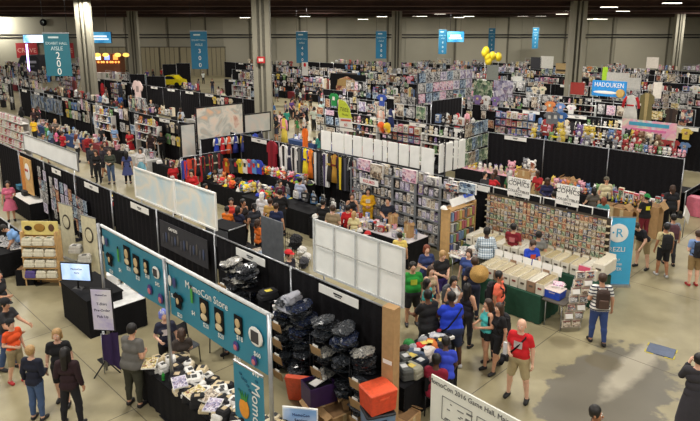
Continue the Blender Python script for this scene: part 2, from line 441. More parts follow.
def vnormals(V, F):
    N = np.zeros_like(V); fn = np.cross(V[F[:, 2]]-V[F[:, 0]], V[F[:, 3]]-V[F[:, 1]])
    for k in range(4): np.add.at(N, F[:, k], fn)
    return N/np.maximum(np.linalg.norm(N, axis=1), 1e-9)[:, None]
ARMS = {'down': ((.235, .03, 1.14), (.262, -.03, .90)), 'bent': ((.235, .03, 1.14), (.14, -.22, 1.12)), 'front': ((.235, .01, 1.14), (.05, -.25, 1.08)),
        'reach': ((.22, -.16, 1.2), (.18, -.42, 1.14)), 'low': ((.22, -.1, 1.16), (.17, -.32, 1.0)), 'face': ((.22, -.13, 1.2), (.08, -.24, 1.44)), 'hip': ((.36, .08, 1.18), (.2, -.04, 1.03)),
        'strap': ((.25, 0, 1.15), (.13, -.16, 1.34)), 'up': ((.27, -.05, 1.6), (.2, -.12, 1.84)), 'out': ((.3, -.1, 1.2), (.42, -.32, 1.14))}
LEGS = {'stand': (((.1, -.01, .5), (.11, .02, .085)),)*2, 'walk': (((.1, -.12, .52), (.1, -.17, .085)), ((.1, .02, .5), (.1, .24, .11))),
        'apart': (((.15, -.02, .5), (.18, .02, .085)),)*2, 'step': (((.1, -.06, .51), (.11, -.07, .085)), ((.1, .03, .5), (.11, .14, .09))),
        'sit': (((.1, -.42, .9), (.11, -.42, .5)),)*2}
def skeleton(arms, legs, lean, g, fem, head):
    ca, sa = math.cos(math.radians(lean)), math.sin(math.radians(lean)); ct, st = math.cos(math.radians(head[0])), math.sin(math.radians(head[0])); cq, sq = math.cos(math.radians(head[1])), math.sin(math.radians(head[1]))
    def tor(p):
        x, y, z = p; z -= .96; return (x, y*ca-z*sa, .96+z*ca+y*sa)
    def hd(p):
        x, y, z = p; z -= 1.5; y, z = y*cq-z*sq, z*cq+y*sq; x, y = x*ct-y*st, x*st+y*ct
        return tor((x, y, z+1.5))
    sw = .142 if fem else .158; P = []; R = []
    def p(reg, a, b, ra, rb, k=.03): P.append((a, b, ra, rb, k)); R.append(reg)
    gw = .02*(g-1)*10
    p('hip', tor((-.07-gw*.3, .01, .93)), tor((.07+gw*.3, .01, .93)), .103*g, .103*g)
    p('torso', tor((-.055-gw*.3, -.015*g, 1.08)), tor((.055+gw*.3, -.015*g, 1.08)), (.088 if fem else .1)*g, (.088 if fem else .1)*g)
    p('torso', tor((-.08-gw*.2, -.005, 1.27)), tor((.08+gw*.2, -.005, 1.27)), .098*(g*.5+.5), .098*(g*.5+.5), .04)
    if fem:
        for s in (-1, 1): p('torso', tor((s*.065, -.07, 1.27)), tor((s*.065, -.08, 1.265)), .055, .05, .03)
    p('torso', tor((-sw+.02, .01, 1.41)), tor((sw-.02, .01, 1.41)), .056, .056, .05)
    p('neck', tor((0, .012, 1.42)), hd((0, -.002, 1.56)), .056, .05, .03)
    p('head', hd((0, -.005, 1.605)), hd((0, .012, 1.672)), .078, .088, .02)
    p('head', hd((0, -.05, 1.565)), hd((0, -.02, 1.62)), .036, .058, .03)
    J = {}
    for i, s in enumerate((1, -1)):
        e, w = ARMS[arms[i]]; e = tor((s*(e[0]+gw*.4), e[1], e[2])); w = tor((s*(w[0]+(gw*.4 if w[0] > .15 else 0)), w[1], w[2])); sh = tor((s*(sw+.015), .005, 1.405))
        p('uarm', sh, e, .055*(g*.5+.5), .043*(g*.4+.6), .03); p('farm', e, w, .042*(g*.4+.6), .027, .012)
        dv = (Vector(w)-Vector(e)).normalized(); k = Vector(w)+dv*.085
        p('hand', tuple(Vector(w)+dv*.02), tuple(k), .028, .03, .012); J['hand%d' % i] = (Vector(w), dv, s)
        kn, an = LEGS[legs][i]; kn = (s*(kn[0]+gw*.3), kn[1], kn[2]); an = (s*(an[0]+gw*.3), an[1], an[2])
        p('thigh', (s*.085, 0, .9), kn, .09*(g*.6+.4), .058*(g*.4+.6), .03)
        c = tuple(Vector(kn).lerp(Vector(an), .3)+Vector((0, .012, 0)))
        p('calf', kn, c, .055, .055, .03); p('calf2', c, an, .055, .037, .03)
        fy = 0 if legs != 'walk' or i == 0 else .02
        p('foot', (an[0], an[1]+.02, an[2]-.04), (an[0]+s*.02, an[1]-.135, an[2]-.05+fy), .042, .033, .02)
    return P, R, tor, hd, J
def hair_prims(style, hd):
    P = [(hd((0, .018, 1.628)), hd((0, .022, 1.682)), .094, .1, .02)]
    S = [(hd((0, -.13, 1.56)), hd((0, -.125, 1.635)), .085, .078)]
    if style == 'short': S.append((hd((-.05, .02, 1.53)), hd((.05, .02, 1.53)), .07, .07))
    if style in ('long', 'mid'):
        z = 1.36 if style == 'long' else 1.5
        P += [(hd((0, .07, 1.62)), hd((0, .095, z)), .085, .062, .03)]+[(hd((s*.065, .03, 1.62)), hd((s*.085, .03, z+.06)), .045, .032, .02) for s in (-1, 1)]
    if style == 'tail': P += [(hd((0, .11, 1.66)), hd((0, .15, 1.6)), .035, .035, .02), (hd((0, .15, 1.6)), hd((0, .13, 1.42)), .035, .018, .02)]
    if style == 'bun': P += [(hd((0, .09, 1.75)), hd((0, .1, 1.76)), .045, .045, .02)]
    if style == 'curly': P += [(hd((s*.06, .04, z)), hd((s*.02, .06, z)), .07, .07, .02) for s in (-1, 1) for z in (1.6, 1.68)]+[(hd((0, .03, 1.73)), hd((0, .05, 1.72)), .075, .075, .02)]
    if style == 'hood': P += [(hd((0, .05, 1.58)), hd((0, .07, 1.5)), .1, .08, .03)]
    return P, S
def wear(V, N, F, sel, off):
    fs = F[np.all(sel[F], axis=1)]
    if not len(fs): return None
    # border vertices stay close to the skin so that hems close on the body
    use = np.zeros(len(V), int); np.add.at(use, fs.ravel(), 1); tot = np.zeros(len(V), int); np.add.at(tot, F.ravel(), 1)
    o = np.where(use < tot, off*.55, off); ids = np.unique(fs); mp = -np.ones(len(V), int); mp[ids] = np.arange(len(ids))
    return (V+N*o[:, None])[ids], mp[fs]
def loft(mb, rings, m, n=20, wob=.0, close=True, tor=None):
    vs = []
    for z, rx, ry, y0 in rings:
        for i in range(n):
            a = 2*PI*i/n; q = 1+wob*math.sin(a*7)*(1 if z < rings[0][0] else 0)
            p = (rx*q*math.cos(a), y0+ry*q*math.sin(a), z); vs.append(tor(p) if tor else p)
    fs = [(j*n+i, (j+1)*n+i, (j+1)*n+(i+1) % n, j*n+(i+1) % n) for j in range(len(rings)-1) for i in range(n)]
    if close: fs.append(list(range(n)))
    mb.add(vs, fs, m, True)
def fingers(mb, J, m):
    for k in ('hand0', 'hand1'):
        w, d, s = J[k]; X = Vector((1, 0, 0)); L = d.cross(X)
        L = L.normalized() if L.length > .2 else Vector((0, -1, 0))
        Nn = L.cross(d).normalized(); 
        if Nn.x*s > 0: Nn = -Nn
        K = w+d*.085
        for i, ln in enumerate((.066, .078, .072, .056)):
            b = K+L*(.03-.02*i); mb.tube([b-d*.02, b+d*ln*.45, b+(d*.9+Nn*.3)*ln*.8, b+(d*.8+Nn*.75)*ln], [.0098, .0092, .0085, .007], m, 6)
        b = w+d*.03+L*.022; mb.tube([b, b+(d*.6+L*.7)*.035, b+(d*.95+L*.55)*.062], [.012, .0105, .008], m, 6)
SHOE = mat('dark_shoe', (34, 32, 34), .6)
NP = [0]
def person(pos, a, label, top=((60, 60, 64), 'short'), bottom=('trousers', (50, 60, 90)), skin=0, hair=('brown', 'short'), arms=('down', 'down'), legs='stand', lean=0, g=1.0, fem=0,
           head=(0, 0), hat=None, h=1.75, shoe=None, print_=None, z=0., socks=None):
    """pos = ('head', px, py) or ('foot', px, py) or a Vector; a = heading in degrees, 0 faces the camera, 90 faces right"""
    if pos[0] == 'head': p = at(pos[1], pos[2], h+z); p.z = z
    elif pos[0] == 'foot': p = at(pos[1], pos[2], z)
    else: p = Vector(pos)
    P, R, tor, hd, J = skeleton(arms, legs, lean, g, fem, head)
    res = .021
    d, lo = field(P, .05, res); V, F = surface_nets(d, lo, res); N = vnormals(V, F)
    bi, bt = nearest(P, V); reg = np.array(R)[bi]
    ca, sa = math.cos(math.radians(-lean)), math.sin(math.radians(-lean)); zl = .96+(V[:, 2]-.96)*ca+V[:, 1]*sa
    s = h/1.77
    root = thing('person', label, 'person', p, math.radians(a)); root.scale = (s, s, s)
    sk = SKIN[skin]; mb = MB(); mb.add(V, F.tolist(), sk, True); fingers(mb, J, sk)
    def hball(c, r, m, b=mb): b.ball(hd(c), r, m, 8, 6)
    hball((0, -.1, 1.61), (.013, .02, .02), sk)
    for q in (-1, 1): hball((q*.088, .008, 1.625), (.012, .02, .03), sk)
    mb.build('body', root)
    for q in (-1, 1): e = MB(); hball((q*.032, -.083, 1.642), (.014, .01, .009), WHITE, e); hball((q*.032, -.091, 1.642), (.006, .004, .007), EYE_M, e); e.build('eye', root)
    e = MB(); hball((0, -.096, 1.573), (.024, .008, .006), LIP, e); e.build('mouth', root)
    def cloth(sel, off, m, name):
        r = wear(V, N, F, sel, off)
        if r is None: return None
        b = MB(); b.add(r[0], r[1].tolist(), m, True); return b.build(name, root)
    tm = C(top[0], .9); tk = top[1]
    arm = np.zeros(len(V), bool)
    if tk in ('short', 'dress'): arm = (reg == 'uarm') & (bt < .72)
    elif tk in ('long', 'hood', 'coat'): arm = (reg == 'uarm') | ((reg == 'farm') & (bt < .93))
    elif tk == 'tank': arm = (reg == 'uarm') & (bt < .02)
    hem = .99 if tk in ('dress',) else (.86 if tk != 'tank' else .9)
    sel = (((reg == 'torso') | (reg == 'hip')) & (zl > hem) & (zl < 1.47)) | arm | ((reg == 'neck') & (zl < 1.455))
    if tk == 'tank': sel &= ~((zl > 1.4) & (np.abs(V[:, 0]) > .1))
    shirt = cloth(sel, .022 if tk in ('hood', 'coat') else .016, tm, {'hood': 'hoodie', 'coat': 'coat', 'dress': 'dress', 'tank': 'tank_top'}.get(tk, 'shirt'))
    if tk == 'coat' or tk == 'dress':
        b = MB(); ln = .3 if tk == 'coat' else .5
        loft(b, [(1.02, .15*g, .13*g, 0), (.9, .19*g, .165*g, 0), (.7, .235*g, .2*g, .01), (ln, .29*g, .25*g, .02)], tm, 28, .03, False, None); b.build('skirt_panel', root)
    bk, bc = bottom; bm_ = C(bc, .9)
    waist = ((reg == 'hip') | (reg == 'thigh') | (reg == 'torso')) & (zl < 1.0)
    if bk == 'trousers': cloth(waist | (reg == 'calf') | ((reg == 'calf2') & (bt < .93)), .014, bm_, 'trousers')
    elif bk == 'shorts': cloth(waist & ~((reg == 'thigh') & (bt > .96)), .02, bm_, 'shorts')
    elif bk == 'shortshorts': cloth(waist & ~((reg == 'thigh') & (bt > .42)), .014, bm_, 'shorts')
    elif bk == 'skirt':
        b = MB(); loft(b, [(1.03, .13*g, .115*g, 0), (.93, .165*g, .145*g, 0), (.72, .22*g, .19*g, .0), (.56, .25*g, .22*g, .0)], bm_, 28, .04, False); b.build('skirt', root)
    for q in (-1, 1): cloth(((reg == 'foot') | ((reg == 'calf2') & (bt > .97))) & (V[:, 0]*q > 0), .012, C(shoe, .6) if shoe else SHOE, 'shoe')
    if hair:
        HP, HS = hair_prims(hair[1], hd); d2, lo2 = field(HP, .04, .015, HS); v2, f2 = surface_nets(d2, lo2, .015)
        b = MB(); b.add(v2, f2.tolist(), HAIR[hair[0]], True); b.build('hair', root)
    if hat:
        hk, hc = hat; hm = C(hc, .8); b = MB()
        if hk == 'cap' or hk == 'backcap':
            y = 1 if hk == 'cap' else -1
            b.grid(lambda u_, v_: hd((.107*math.cos(2*PI*u_)*math.cos(v_*PI/2), .018+.118*math.sin(2*PI*u_)*math.cos(v_*PI/2), 1.69+.1*math.sin(v_*PI/2))), 16, 5, hm)
            b.grid(lambda u_, v_: hd((.085*math.sin((u_-.5)*PI)*(1-.25*v_), .02-y*(.1+.1*v_*math.cos((u_-.5)*PI*.9)), 1.695-.012*v_)), 8, 3, hm)
            b.build('cap', root)
        elif hk == 'cone':
            b.grid(lambda u_, v_: hd((.27*math.cos(2*PI*u_)*(1-v_), .01+.27*math.sin(2*PI*u_)*(1-v_), 1.66+.16*v_)), 28, 6, mat('woven_straw', (200, 160, 92), .7, scale=60, var=.25, bump=.6))
            b.ball(hd((0, .01, 1.822)), .015, hm); b.build('straw_hat', root)
        elif hk == 'hoodup':
            b.grid(lambda u_, v_: hd((.13*math.cos(PI*u_)*math.cos((v_-.3)*PI/2), .0+.15*math.sin(PI*u_), 1.56+.26*v_)), 16, 6, hm); b.build('hood', root)
        elif hk == 'ears':
            b.ball(hd((0, .01, 1.69)), (.12, .12, .11), hm, 12, 8)
            for q in (-1, 1): b.ball(hd((q*.09, .01, 1.8)), (.04, .02, .05), hm)
            b.build('hood', root)
    if print_ and shirt:
        pc, pk = print_; b = MB(); y = -.125*(g*.5+.5) if pk != 'back' else .125*(g*.5+.5); q = -1 if pk != 'back' else 1
        b.grid(lambda u_, v_: tor(((u_-.5)*.17, (y+q*(.02-.06*(u_-.5)**2)), 1.2+.15*v_)), 6, 4, C(pc)); o = b.build('shirt_print', shirt)
    root['_tor'] = 0
    del root['_tor']
    return root, (lambda q: Matrix.LocRotScale(p, Euler((0, 0, math.radians(a))), (s, s, s)) @ Vector(tor(q))), a
# a backpack: its own thing, worn on the back
def backpack(who, label, col, col2=None, s=1.):
    f, a = who[1], who[2]; p = f((0, .2, 1.2))
    t = thing('backpack', label, 'backpack', p, math.radians(a)); t.scale = (s, s, s)
    m1 = C(col, .8); m2 = C(col2 or tuple(max(0, k-14) for k in col), .8)
    b = MB(); b.rbox((0, .0, 0), (.3, .16, .42), m1, .06, 4); b.ball((0, 0, .2), (.145, .078, .06), m1, 14, 6); b.build('bag', t)
    b = MB(); b.rbox((0, .1, -.08), (.22, .06, .2), m2, .03, 4); b.build('front_pocket', t)
    for q in (-1, 1):
        b = MB(); b.tube([(q*.1, -.07, .2), (q*.125, -.2, .26), (q*.13, -.34, .16), (q*.125, -.35, .0), (q*.14, -.24, -.13), (q*.12, -.07, -.17)], .02, m2, 6); b.build('strap', t)
    return t
# people farther off: a few poses kept as data, every person an object of their own with their own colours
class FarPose:
    def __init__(s, arms, legs, lean, fem, hair, bk, tk, g=1., head=(0, 0), res=.036):
        P, R, tor, hd, J = skeleton(arms, legs, lean, g, fem, head)
        d, lo = field(P, .05, res); V, F = surface_nets(d, lo, res); N = vnormals(V, F); bi, bt = nearest(P, V); reg = np.array(R)[bi]
        ca, sa = math.cos(math.radians(-lean)), math.sin(math.radians(-lean)); zl = .96+(V[:, 2]-.96)*ca+V[:, 1]*sa
        top = ((reg == 'torso') & (zl < 1.46)) | ((reg == 'hip') & (zl > .9)) | ((reg == 'uarm') & ((bt < .75) | (tk == 'long'))) | ((reg == 'farm') & (tk == 'long'))
        bot = ((reg == 'hip') & (zl <= .9)) | ((reg == 'thigh') & ((bt < .9) | (bk == 'long'))) | (((reg == 'calf') | (reg == 'calf2')) & (bk == 'long'))
        sh = reg == 'foot'; V = V+N*np.where(top | bot, .014, 0)[:, None]
        mb = MB(); a, b_, c_, e_, f_ = [mat('far_%s' % k, (128, 128, 128)) for k in ('skin', 'top', 'bottom', 'hair', 'shoe')]
        for m in (a, b_, c_, e_, f_): mb.mi(m)
        vote = lambda q: np.sum(q[F], axis=1) >= 2
        t_, b2, s2 = vote(top), vote(bot), vote(sh)
        mb.v = [tuple(x) for x in V]; mb.f = F.tolist(); mb.m = np.where(t_, 1, np.where(b2, 2, np.where(s2, 4, 0))).tolist(); mb.smooth = [True]*len(F)
        if bk == 'skirt': loft(mb, [(1.03, .13, .115, 0), (.9, .19, .165, 0), (.55, .26, .23, .0)], c_, 14, .03, False)
        HP, HS = hair_prims(hair, hd); d2, lo2 = field(HP, .04, .028, HS); v2, f2 = surface_nets(d2, lo2, .028); mb.add(v2, f2.tolist(), e_, True)
        mb.ball(hd((0, -.1, 1.61)), (.014, .02, .02), a, 5, 4)
        s.proto = Proto('person', 'person', mb); s.fem = fem; s.hair = hair; s.bk = bk
FP = [FarPose(('down', 'down'), 'stand', 0, 0, 'short', 'long', 'short'), FarPose(('bent', 'down'), 'step', 0, 0, 'short', 'knee', 'short', 1.12),
      FarPose(('front', 'front'), 'stand', 4, 1, 'long', 'long', 'long', .95, (0, 12)), FarPose(('down', 'bent'), 'step', 0, 1, 'long', 'skirt', 'short', .95),
      FarPose(('reach', 'low'), 'stand', 14, 0, 'short', 'long', 'short', 1.05), FarPose(('down', 'down'), 'walk', 2, 0, 'short', 'knee', 'short', 1.2),
      FarPose(('hip', 'down'), 'apart', 0, 1, 'tail', 'knee', 'short', .95), FarPose(('face', 'bent'), 'stand', 0, 0, 'curly', 'long', 'long', 1.0),
      FarPose(('low', 'low'), 'stand', 10, 1, 'mid', 'long', 'short', 1.05)]
TOPS = {'black': (30, 30, 34), 'dark': (46, 46, 52), 'grey': (120, 120, 122), 'white': (222, 220, 214), 'navy': (34, 42, 74), 'blue': (60, 96, 160), 'pale blue': (140, 170, 205), 'red': (176, 36, 40), 'maroon': (96, 30, 42),
        'green': (52, 120, 66), 'orange': (222, 106, 44), 'yellow': (226, 190, 60), 'pink': (216, 130, 150), 'purple': (96, 64, 140), 'teal': (60, 150, 150), 'tan': (178, 150, 116)}
TOPW = ['black']*7+['dark']*3+['grey']*3+['white']*5+['navy']*3+['blue', 'blue', 'pale blue', 'red', 'red', 'maroon', 'green', 'orange', 'yellow', 'pink', 'purple', 'teal', 'tan']
BOT = [(40, 44, 60), (56, 66, 98), (30, 30, 34), (30, 30, 34), (120, 108, 84), (150, 138, 108), (70, 78, 104)]
HAIRC = ['black', 'black', 'brown', 'brown', 'brown', 'blond', 'red', 'grey']
def far_person(p, a, where, top=None, bot=None, pose=None, hair=None, skin=None, h=None, group=None, label=None, rng=RNG):
    k = pose if pose is not None else rng.randrange(len(FP)); P = FP[k]
    tn = top or rng.choice(TOPW); tc = TOPS[tn] if isinstance(tn, str) else tn
    hn = hair or rng.choice(HAIRC); h = h or rng.uniform(1.6, 1.82)
    if hair is None and P.hair == 'curly': hn = 'black'
    sk = SKIN[skin if skin is not None else rng.choice([0, 0, 0, 1, 1, 2, 3, 4])]
    leg = {'long': 'trousers', 'knee': 'shorts', 'skirt': 'skirt'}[P.bk]
    nm = tn if isinstance(tn, str) else 'coloured'
    q = P.proto.put(p, math.radians(a), h/1.77, {0: sk, 1: C(tuple(int(c*rng.uniform(.9, 1.1)) if c < 230 else c for c in tc), .9), 2: C(bot or rng.choice(BOT), .9), 3: HAIR[hn], 4: SHOE},
                    label or '%s-haired person in %s top and %s %s' % (hn, nm, leg, where), group, auto=label is None)
    return q

# ---------------------------------------------------------------- booth furniture
def drape_panel(p, rz, w, h, label, group=None, auto=False, end=True, col=None):
    """pipe-and-drape bay: p = left end on the floor, runs along local x"""
    t = thing('pipe_and_drape', label, 'drape', p, rz, group, auto); ph = RNG.uniform(0, 6)
    n = max(8, int(w*14)); b = MB()
    b.grid(lambda a, c: (a*w, .035*math.sin(a*w*21+ph+.5*math.sin(a*9))*(1.15-.6*c), .03+c*(h-.05)), n, 3, col or BLK)
    b.build('drape', t)
    b = MB(); b.tube([(0, 0, h-.02), (w, 0, h-.02)], .02, CHROME, 6); b.build('crossbar', t)
    for x in ([0, w] if end else [0]):
        b = MB(); b.tube([(x, -.05, 0), (x, -.05, h+.03)], .024, CHROME, 8); b.box((x, -.05, .006), (.4, .4, .012), DARKMETAL); b.build('upright', t)
    return t
def booth_sign(p, rz, label=None, w=1.1, auto=True):
    t = thing('booth_sign', label or 'white booth name sign with small dark print on a black drape', 'sign', p, rz, 'white booth name signs', auto)
    b = MB(); b.box((0, 0, 0), (w, .012, .19), WHITE); b.build('sign_card', t)
    b = MB(); b.box((0, -.009, .015), (w*.22, .004, .035), DARKMETAL); b.box((0, -.009, -.03), (w*.16, .004, .02), DARKMETAL); b.build('print', t)
    return t
def table(p, rz, w, d, label, cloth=BLK2, top=None, h=.75, skirt=True, group=None, auto=False):
    """p = centre on the floor"""
    t = thing('table', label, 'table', p, rz, group, auto)
    b = MB(); b.box((0, 0, h-.015), (w, d, .03), top or cloth); b.build('table_top', t)
    if skirt:
        b = MB(); x, y = w/2+.012, d/2+.012
        per = [((-x, -y), (x, -y)), ((x, -y), (x, y)), ((x, y), (-x, y)), ((-x, y), (-x, -y))]
        for (x0, y0), (x1, y1) in per:
            L = math.hypot(x1-x0, y1-y0); nx, ny = (y1-y0)/L, -(x1-x0)/L
            b.grid(lambda a, c: (x0+(x1-x0)*a+nx*.018*math.sin(a*L*24)*(1-c), y0+(y1-y0)*a+ny*.018*math.sin(a*L*24)*(1-c), .02+c*(h-.03)), max(6, int(L*12)), 2, cloth)
        b.build('table_skirt', t)
    for sx in (-1, 1):
        for sy in (-1, 1):
            b = MB(); b.tube([(sx*(w/2-.08), sy*(d/2-.08), 0), (sx*(w/2-.08), sy*(d/2-.08), h-.03)], .016, CHROME, 6); b.build('leg', t)
    return t
# ---------------------------------------------------------------- merchandise kept as data, linked one object each
SL = [mat('slot_%d' % i, (150, 150, 150)) for i in range(4)]
def _p(name, cat, fn):
    b = MB(); 
    for m in SL[:4]: b.mi(m)
    fn(b); k = max(b.m)+1; b.mats = b.mats[:k]; return Proto(name, cat, b)
P_PRINT = _p('art_print', 'poster', lambda b: (b.box((0, 0, .5), (1, .02, 1), SL[1]), b.box((0, -.012, .5), (.93, .012, .95), SL[0])))
def _tee(b):
    o = [(-.2, 0), (.2, 0), (.21, .42), (.3, .36), (.4, .5), (.22, .68), (.08, .7), (0, .66), (-.08, .7), (-.22, .68), (-.4, .5), (-.3, .36), (-.21, .42)]
    b.prism(o, .05, SL[0]); b.box((0, -.035, .42), (.18, .012, .2), SL[1]); b.tube([(-.12, 0, .69), (0, 0, .75), (.12, 0, .69)], .01, SL[2], 4)
P_TEE = _p('t_shirt', 't-shirt', _tee)
def _cost(b):
    rings = [(0, .3, .12, 0), (.35, .25, .1, 0), (.62, .16, .085, 0), (.8, .2, .09, 0), (.93, .19, .07, 0), (1., .07, .05, 0)]
    loft(b, rings, SL[0], 14, .05); 
    for s in (-1, 1): b.tube([(s*.17, 0, .92), (s*.27, 0, .74), (s*.3, -.02, .52)], [.06, .055, .05], SL[1], 8)
    b.box((0, -.085, .62), (.26, .05, .06), SL[1]); b.tube([(-.15, 0, .97), (0, 0, 1.05), (.15, 0, .97)], .012, SL[2], 4)
P_COST = _p('costume', 'costume', _cost)
def _robe(b):
    o = [(-.3, 0), (.3, 0), (.26, .6), (.36, .62), (.34, .86), (.1, .98), (0, .94), (-.1, .98), (-.34, .86), (-.36, .62), (-.26, .6)]
    b.prism(o, .1, SL[0]); b.prism([(-.06, 0), (.06, 0), (.1, .95), (-.1, .95)], .12, SL[1]); b.tube([(-.15, 0, .96), (0, 0, 1.04), (.15, 0, .96)], .012, SL[2], 4)
P_ROBE = _p('long_costume', 'costume', _robe)
def _plush(b):
    b.ball((0, 0, .3), (.24, .2, .3), SL[0], 12, 8); b.ball((0, -.03, .74), (.25, .23, .23), SL[0], 12, 8); b.ball((0, -.17, .28), (.15, .08, .19), SL[1], 8, 6)
    for s in (-1, 1):
        b.ball((s*.18, 0, .95), (.08, .05, .1), SL[0], 8, 5); b.ball((s*.26, -.08, .42), (.07, .1, .15), SL[0], 8, 5); b.ball((s*.15, -.2, .08), (.09, .14, .08), SL[0], 8, 5)
        b.ball((s*.09, -.245, .78), (.03, .02, .035), SL[2], 6, 4)
    b.ball((0, -.25, .69), (.06, .05, .04), SL[1], 6, 4)
P_PLUSH = _p('plush_toy', 'plush toy', _plush)
def _figbox(b):
    b.box((0, 0, .5), (.8, .5, 1), SL[0]); b.box((0, -.256, .46), (.62, .012, .7), SL[1]); b.box((0, -.258, .9), (.7, .012, .12), SL[2])
P_FIG = _p('figure_box', 'boxed figure', _figbox)
def _comic(b):
    b.box((0, 0, .5), (.66, .03, 1), SL[1]); b.box((0, -.02, .42), (.6, .012, .76), SL[0]); b.box((0, -.02, .89), (.6, .012, .12), SL[2])
P_COMIC = _p('comic_book', 'comic book', _comic)
def _book(b):
    b.box((0, 0, .5), (.2, .7, 1), SL[0]); b.box((0, .02, .5), (.15, .68, 1.01), SL[1])
P_BOOK = _p('book', 'book', _book)
def _lbox(b):
    b.box((0, 0, .14), (.22, .68, .28), SL[0]); b.box((0, 0, .275), (.2, .66, .03), SL[1])
    for i in range(9): b.box((0, -.3+.073*i, .3), (.17, .012, .04), SL[1])
    b.box((0, -.345, .16), (.1, .012, .05), SL[2]); b.box((0, .335, .32), (.19, .012, .1), SL[0])
P_LBOX = _p('comic_long_box', 'comic box', _lbox)
def _carton(b):
    b.box((0, 0, .5), (1, 1, 1), SL[0]); b.box((0, 0, .985), (.86, .86, .04), SL[1]); b.box((0, -.505, .75), (.16, .012, .5), SL[2])
    for s in (-1, 1): b.box((s*.6, 0, 1.03), (.32, .9, .02), SL[0], Matrix.Rotation(s*.7, 3, 'Y'))
P_CARTON = _p('cardboard_box', 'cardboard box', _carton)
def _crate(b):
    b.box((0, 0, .46), (1, 1, .92), SL[0], taper=1.08); b.rbox((0, 0, .96), (1.14, 1.14, .1), SL[1], .1); b.box((0, -.53, .7), (.4, .06, .08), SL[1])
P_TUB = _p('lidded_tub', 'plastic tub', _crate)
def _bag(b):
    r = random.Random(3)
    for i in range(6):
        M_ = Euler((r.uniform(-.25, .25), r.uniform(-.25, .25), r.uniform(0, 3))).to_matrix()
        b.ball((r.uniform(-.1, .1), r.uniform(-.06, .06), .05+.05*i), (r.uniform(.3, .4), r.uniform(.22, .3), .055), SL[i % 2], 13, 7, M=M_, jit=.22, rng=r, sm=False)
P_BAG = _p('bagged_garment', 'bagged garment', _bag)
def _fold(b):
    b.rbox((0, 0, .1), (.9, .7, .2), SL[0], .12); b.rbox((.02, -.02, .27), (.84, .62, .16), SL[0], .14); b.box((0, -.1, .355), (.3, .3, .015), SL[1])
P_FOLD = _p('folded_shirt', 'folded shirt', _fold)
def _wig(b):
    b.ball((0, 0, .62), (.3, .33, .34), SL[0], 12, 8); b.ball((0, .1, .34), (.28, .22, .34), SL[0], 10, 7); b.ball((0, -.12, .55), (.19, .2, .26), SL[1], 10, 7); b.tube([(0, 0, 0), (0, 0, .35)], [.14, .08], SL[1], 8)
P_WIG = _p('wig', 'wig', _wig)
def _cap(b):
    b.grid(lambda u_, v_: (.5*math.cos(2*PI*u_)*math.cos(v_*PI/2), .5*math.sin(2*PI*u_)*math.cos(v_*PI/2), .45*math.sin(v_*PI/2)), 12, 4, SL[0])
    b.grid(lambda u_, v_: (.42*math.sin((u_-.5)*PI)*(1-.2*v_), -(.38+.4*v_*math.cos((u_-.5)*PI*.9)), .02), 8, 2, SL[1]); b.ball((0, 0, .46), .06, SL[1], 6, 4)
P_CAP = _p('cap', 'cap', _cap)
def _bottle(b):
    loft(b, [(0, .3, .3, 0), (.6, .3, .3, 0), (.72, .12, .12, 0), (.92, .12, .12, 0)], SL[0], 10); b.tube([(0, 0, .9), (0, 0, 1.)], .15, SL[1], 8); b.tube([(0, 0, .2), (0, 0, .5)], .31, SL[2], 10)
P_BOT = _p('bottle', 'bottle', _bottle)
def _hangbag(b):
    b.box((0, 0, .3), (.8, .25, .6), SL[0]); b.tube([(-.25, 0, .6), (-.2, 0, .95), (.2, 0, .95), (.25, 0, .6)], .03, SL[1], 5); b.box((0, -.13, .3), (.4, .02, .3), SL[1])
P_TOTE = _p('tote_bag', 'bag', _hangbag)
def _chair(b):
    b.rbox((0, 0, .45), (.46, .44, .05), SL[0], .06); b.grid(lambda u_, v_: ((u_-.5)*.44, .22+.04*v_-.04*math.sin(u_*PI), .58+.3*v_), 6, 4, SL[0])
    for s in (-1, 1):
        b.tube([(s*.21, -.18, 0), (s*.2, -.16, .43)], .013, SL[1], 6); b.tube([(s*.22, .24, 0), (s*.2, .19, .45), (s*.2, .27, .88)], .013, SL[1], 6)
P_CHAIR = _p('chair', 'chair', _chair)

PAL = {'mono': [(24, 24, 28), (120, 118, 120), (226, 224, 220), (80, 78, 84)], 'warm': [(60, 30, 26), (190, 80, 50), (236, 190, 130), (120, 40, 40)],
       'cool': [(24, 34, 60), (70, 110, 160), (190, 212, 226), (50, 70, 110)], 'pink': [(120, 60, 100), (226, 150, 180), (240, 214, 220), (150, 120, 190)],
       'green': [(30, 50, 36), (90, 140, 90), (216, 220, 180), (60, 90, 80)], 'mix': [(40, 40, 60), (190, 60, 60), (236, 220, 180), (70, 120, 160), (30, 30, 30)],
       'tan': [(70, 50, 40), (170, 140, 106), (226, 214, 190), (110, 90, 76)], 'lilac': [(90, 84, 130), (170, 160, 206), (232, 226, 236), (140, 110, 150)], 'yellow': [(90, 70, 30), (226, 190, 60), (240, 230, 190), (160, 60, 40)]}
def _mute(c, k=.3): g = sum(c)/3.; return tuple(int(x*(1-k)+g*k) for x in c)
PAL = {a_: [_mute(x) for x in b_] for a_, b_ in PAL.items()}
def A(pal, s=5., i=0): return art('picture_%s_%d_%d' % (pal, int(s*10), i), PAL[pal], s)
ARTS = [(k, A(k, s, i)) for k in PAL for i, s in enumerate((3.5, 6.))]
ARTW = ARTS+[(k, m) for k, m in ARTS if k in ('mono', 'tan', 'mix')]*2+[(k, m) for k, m in ARTS if k == 'mono']*2
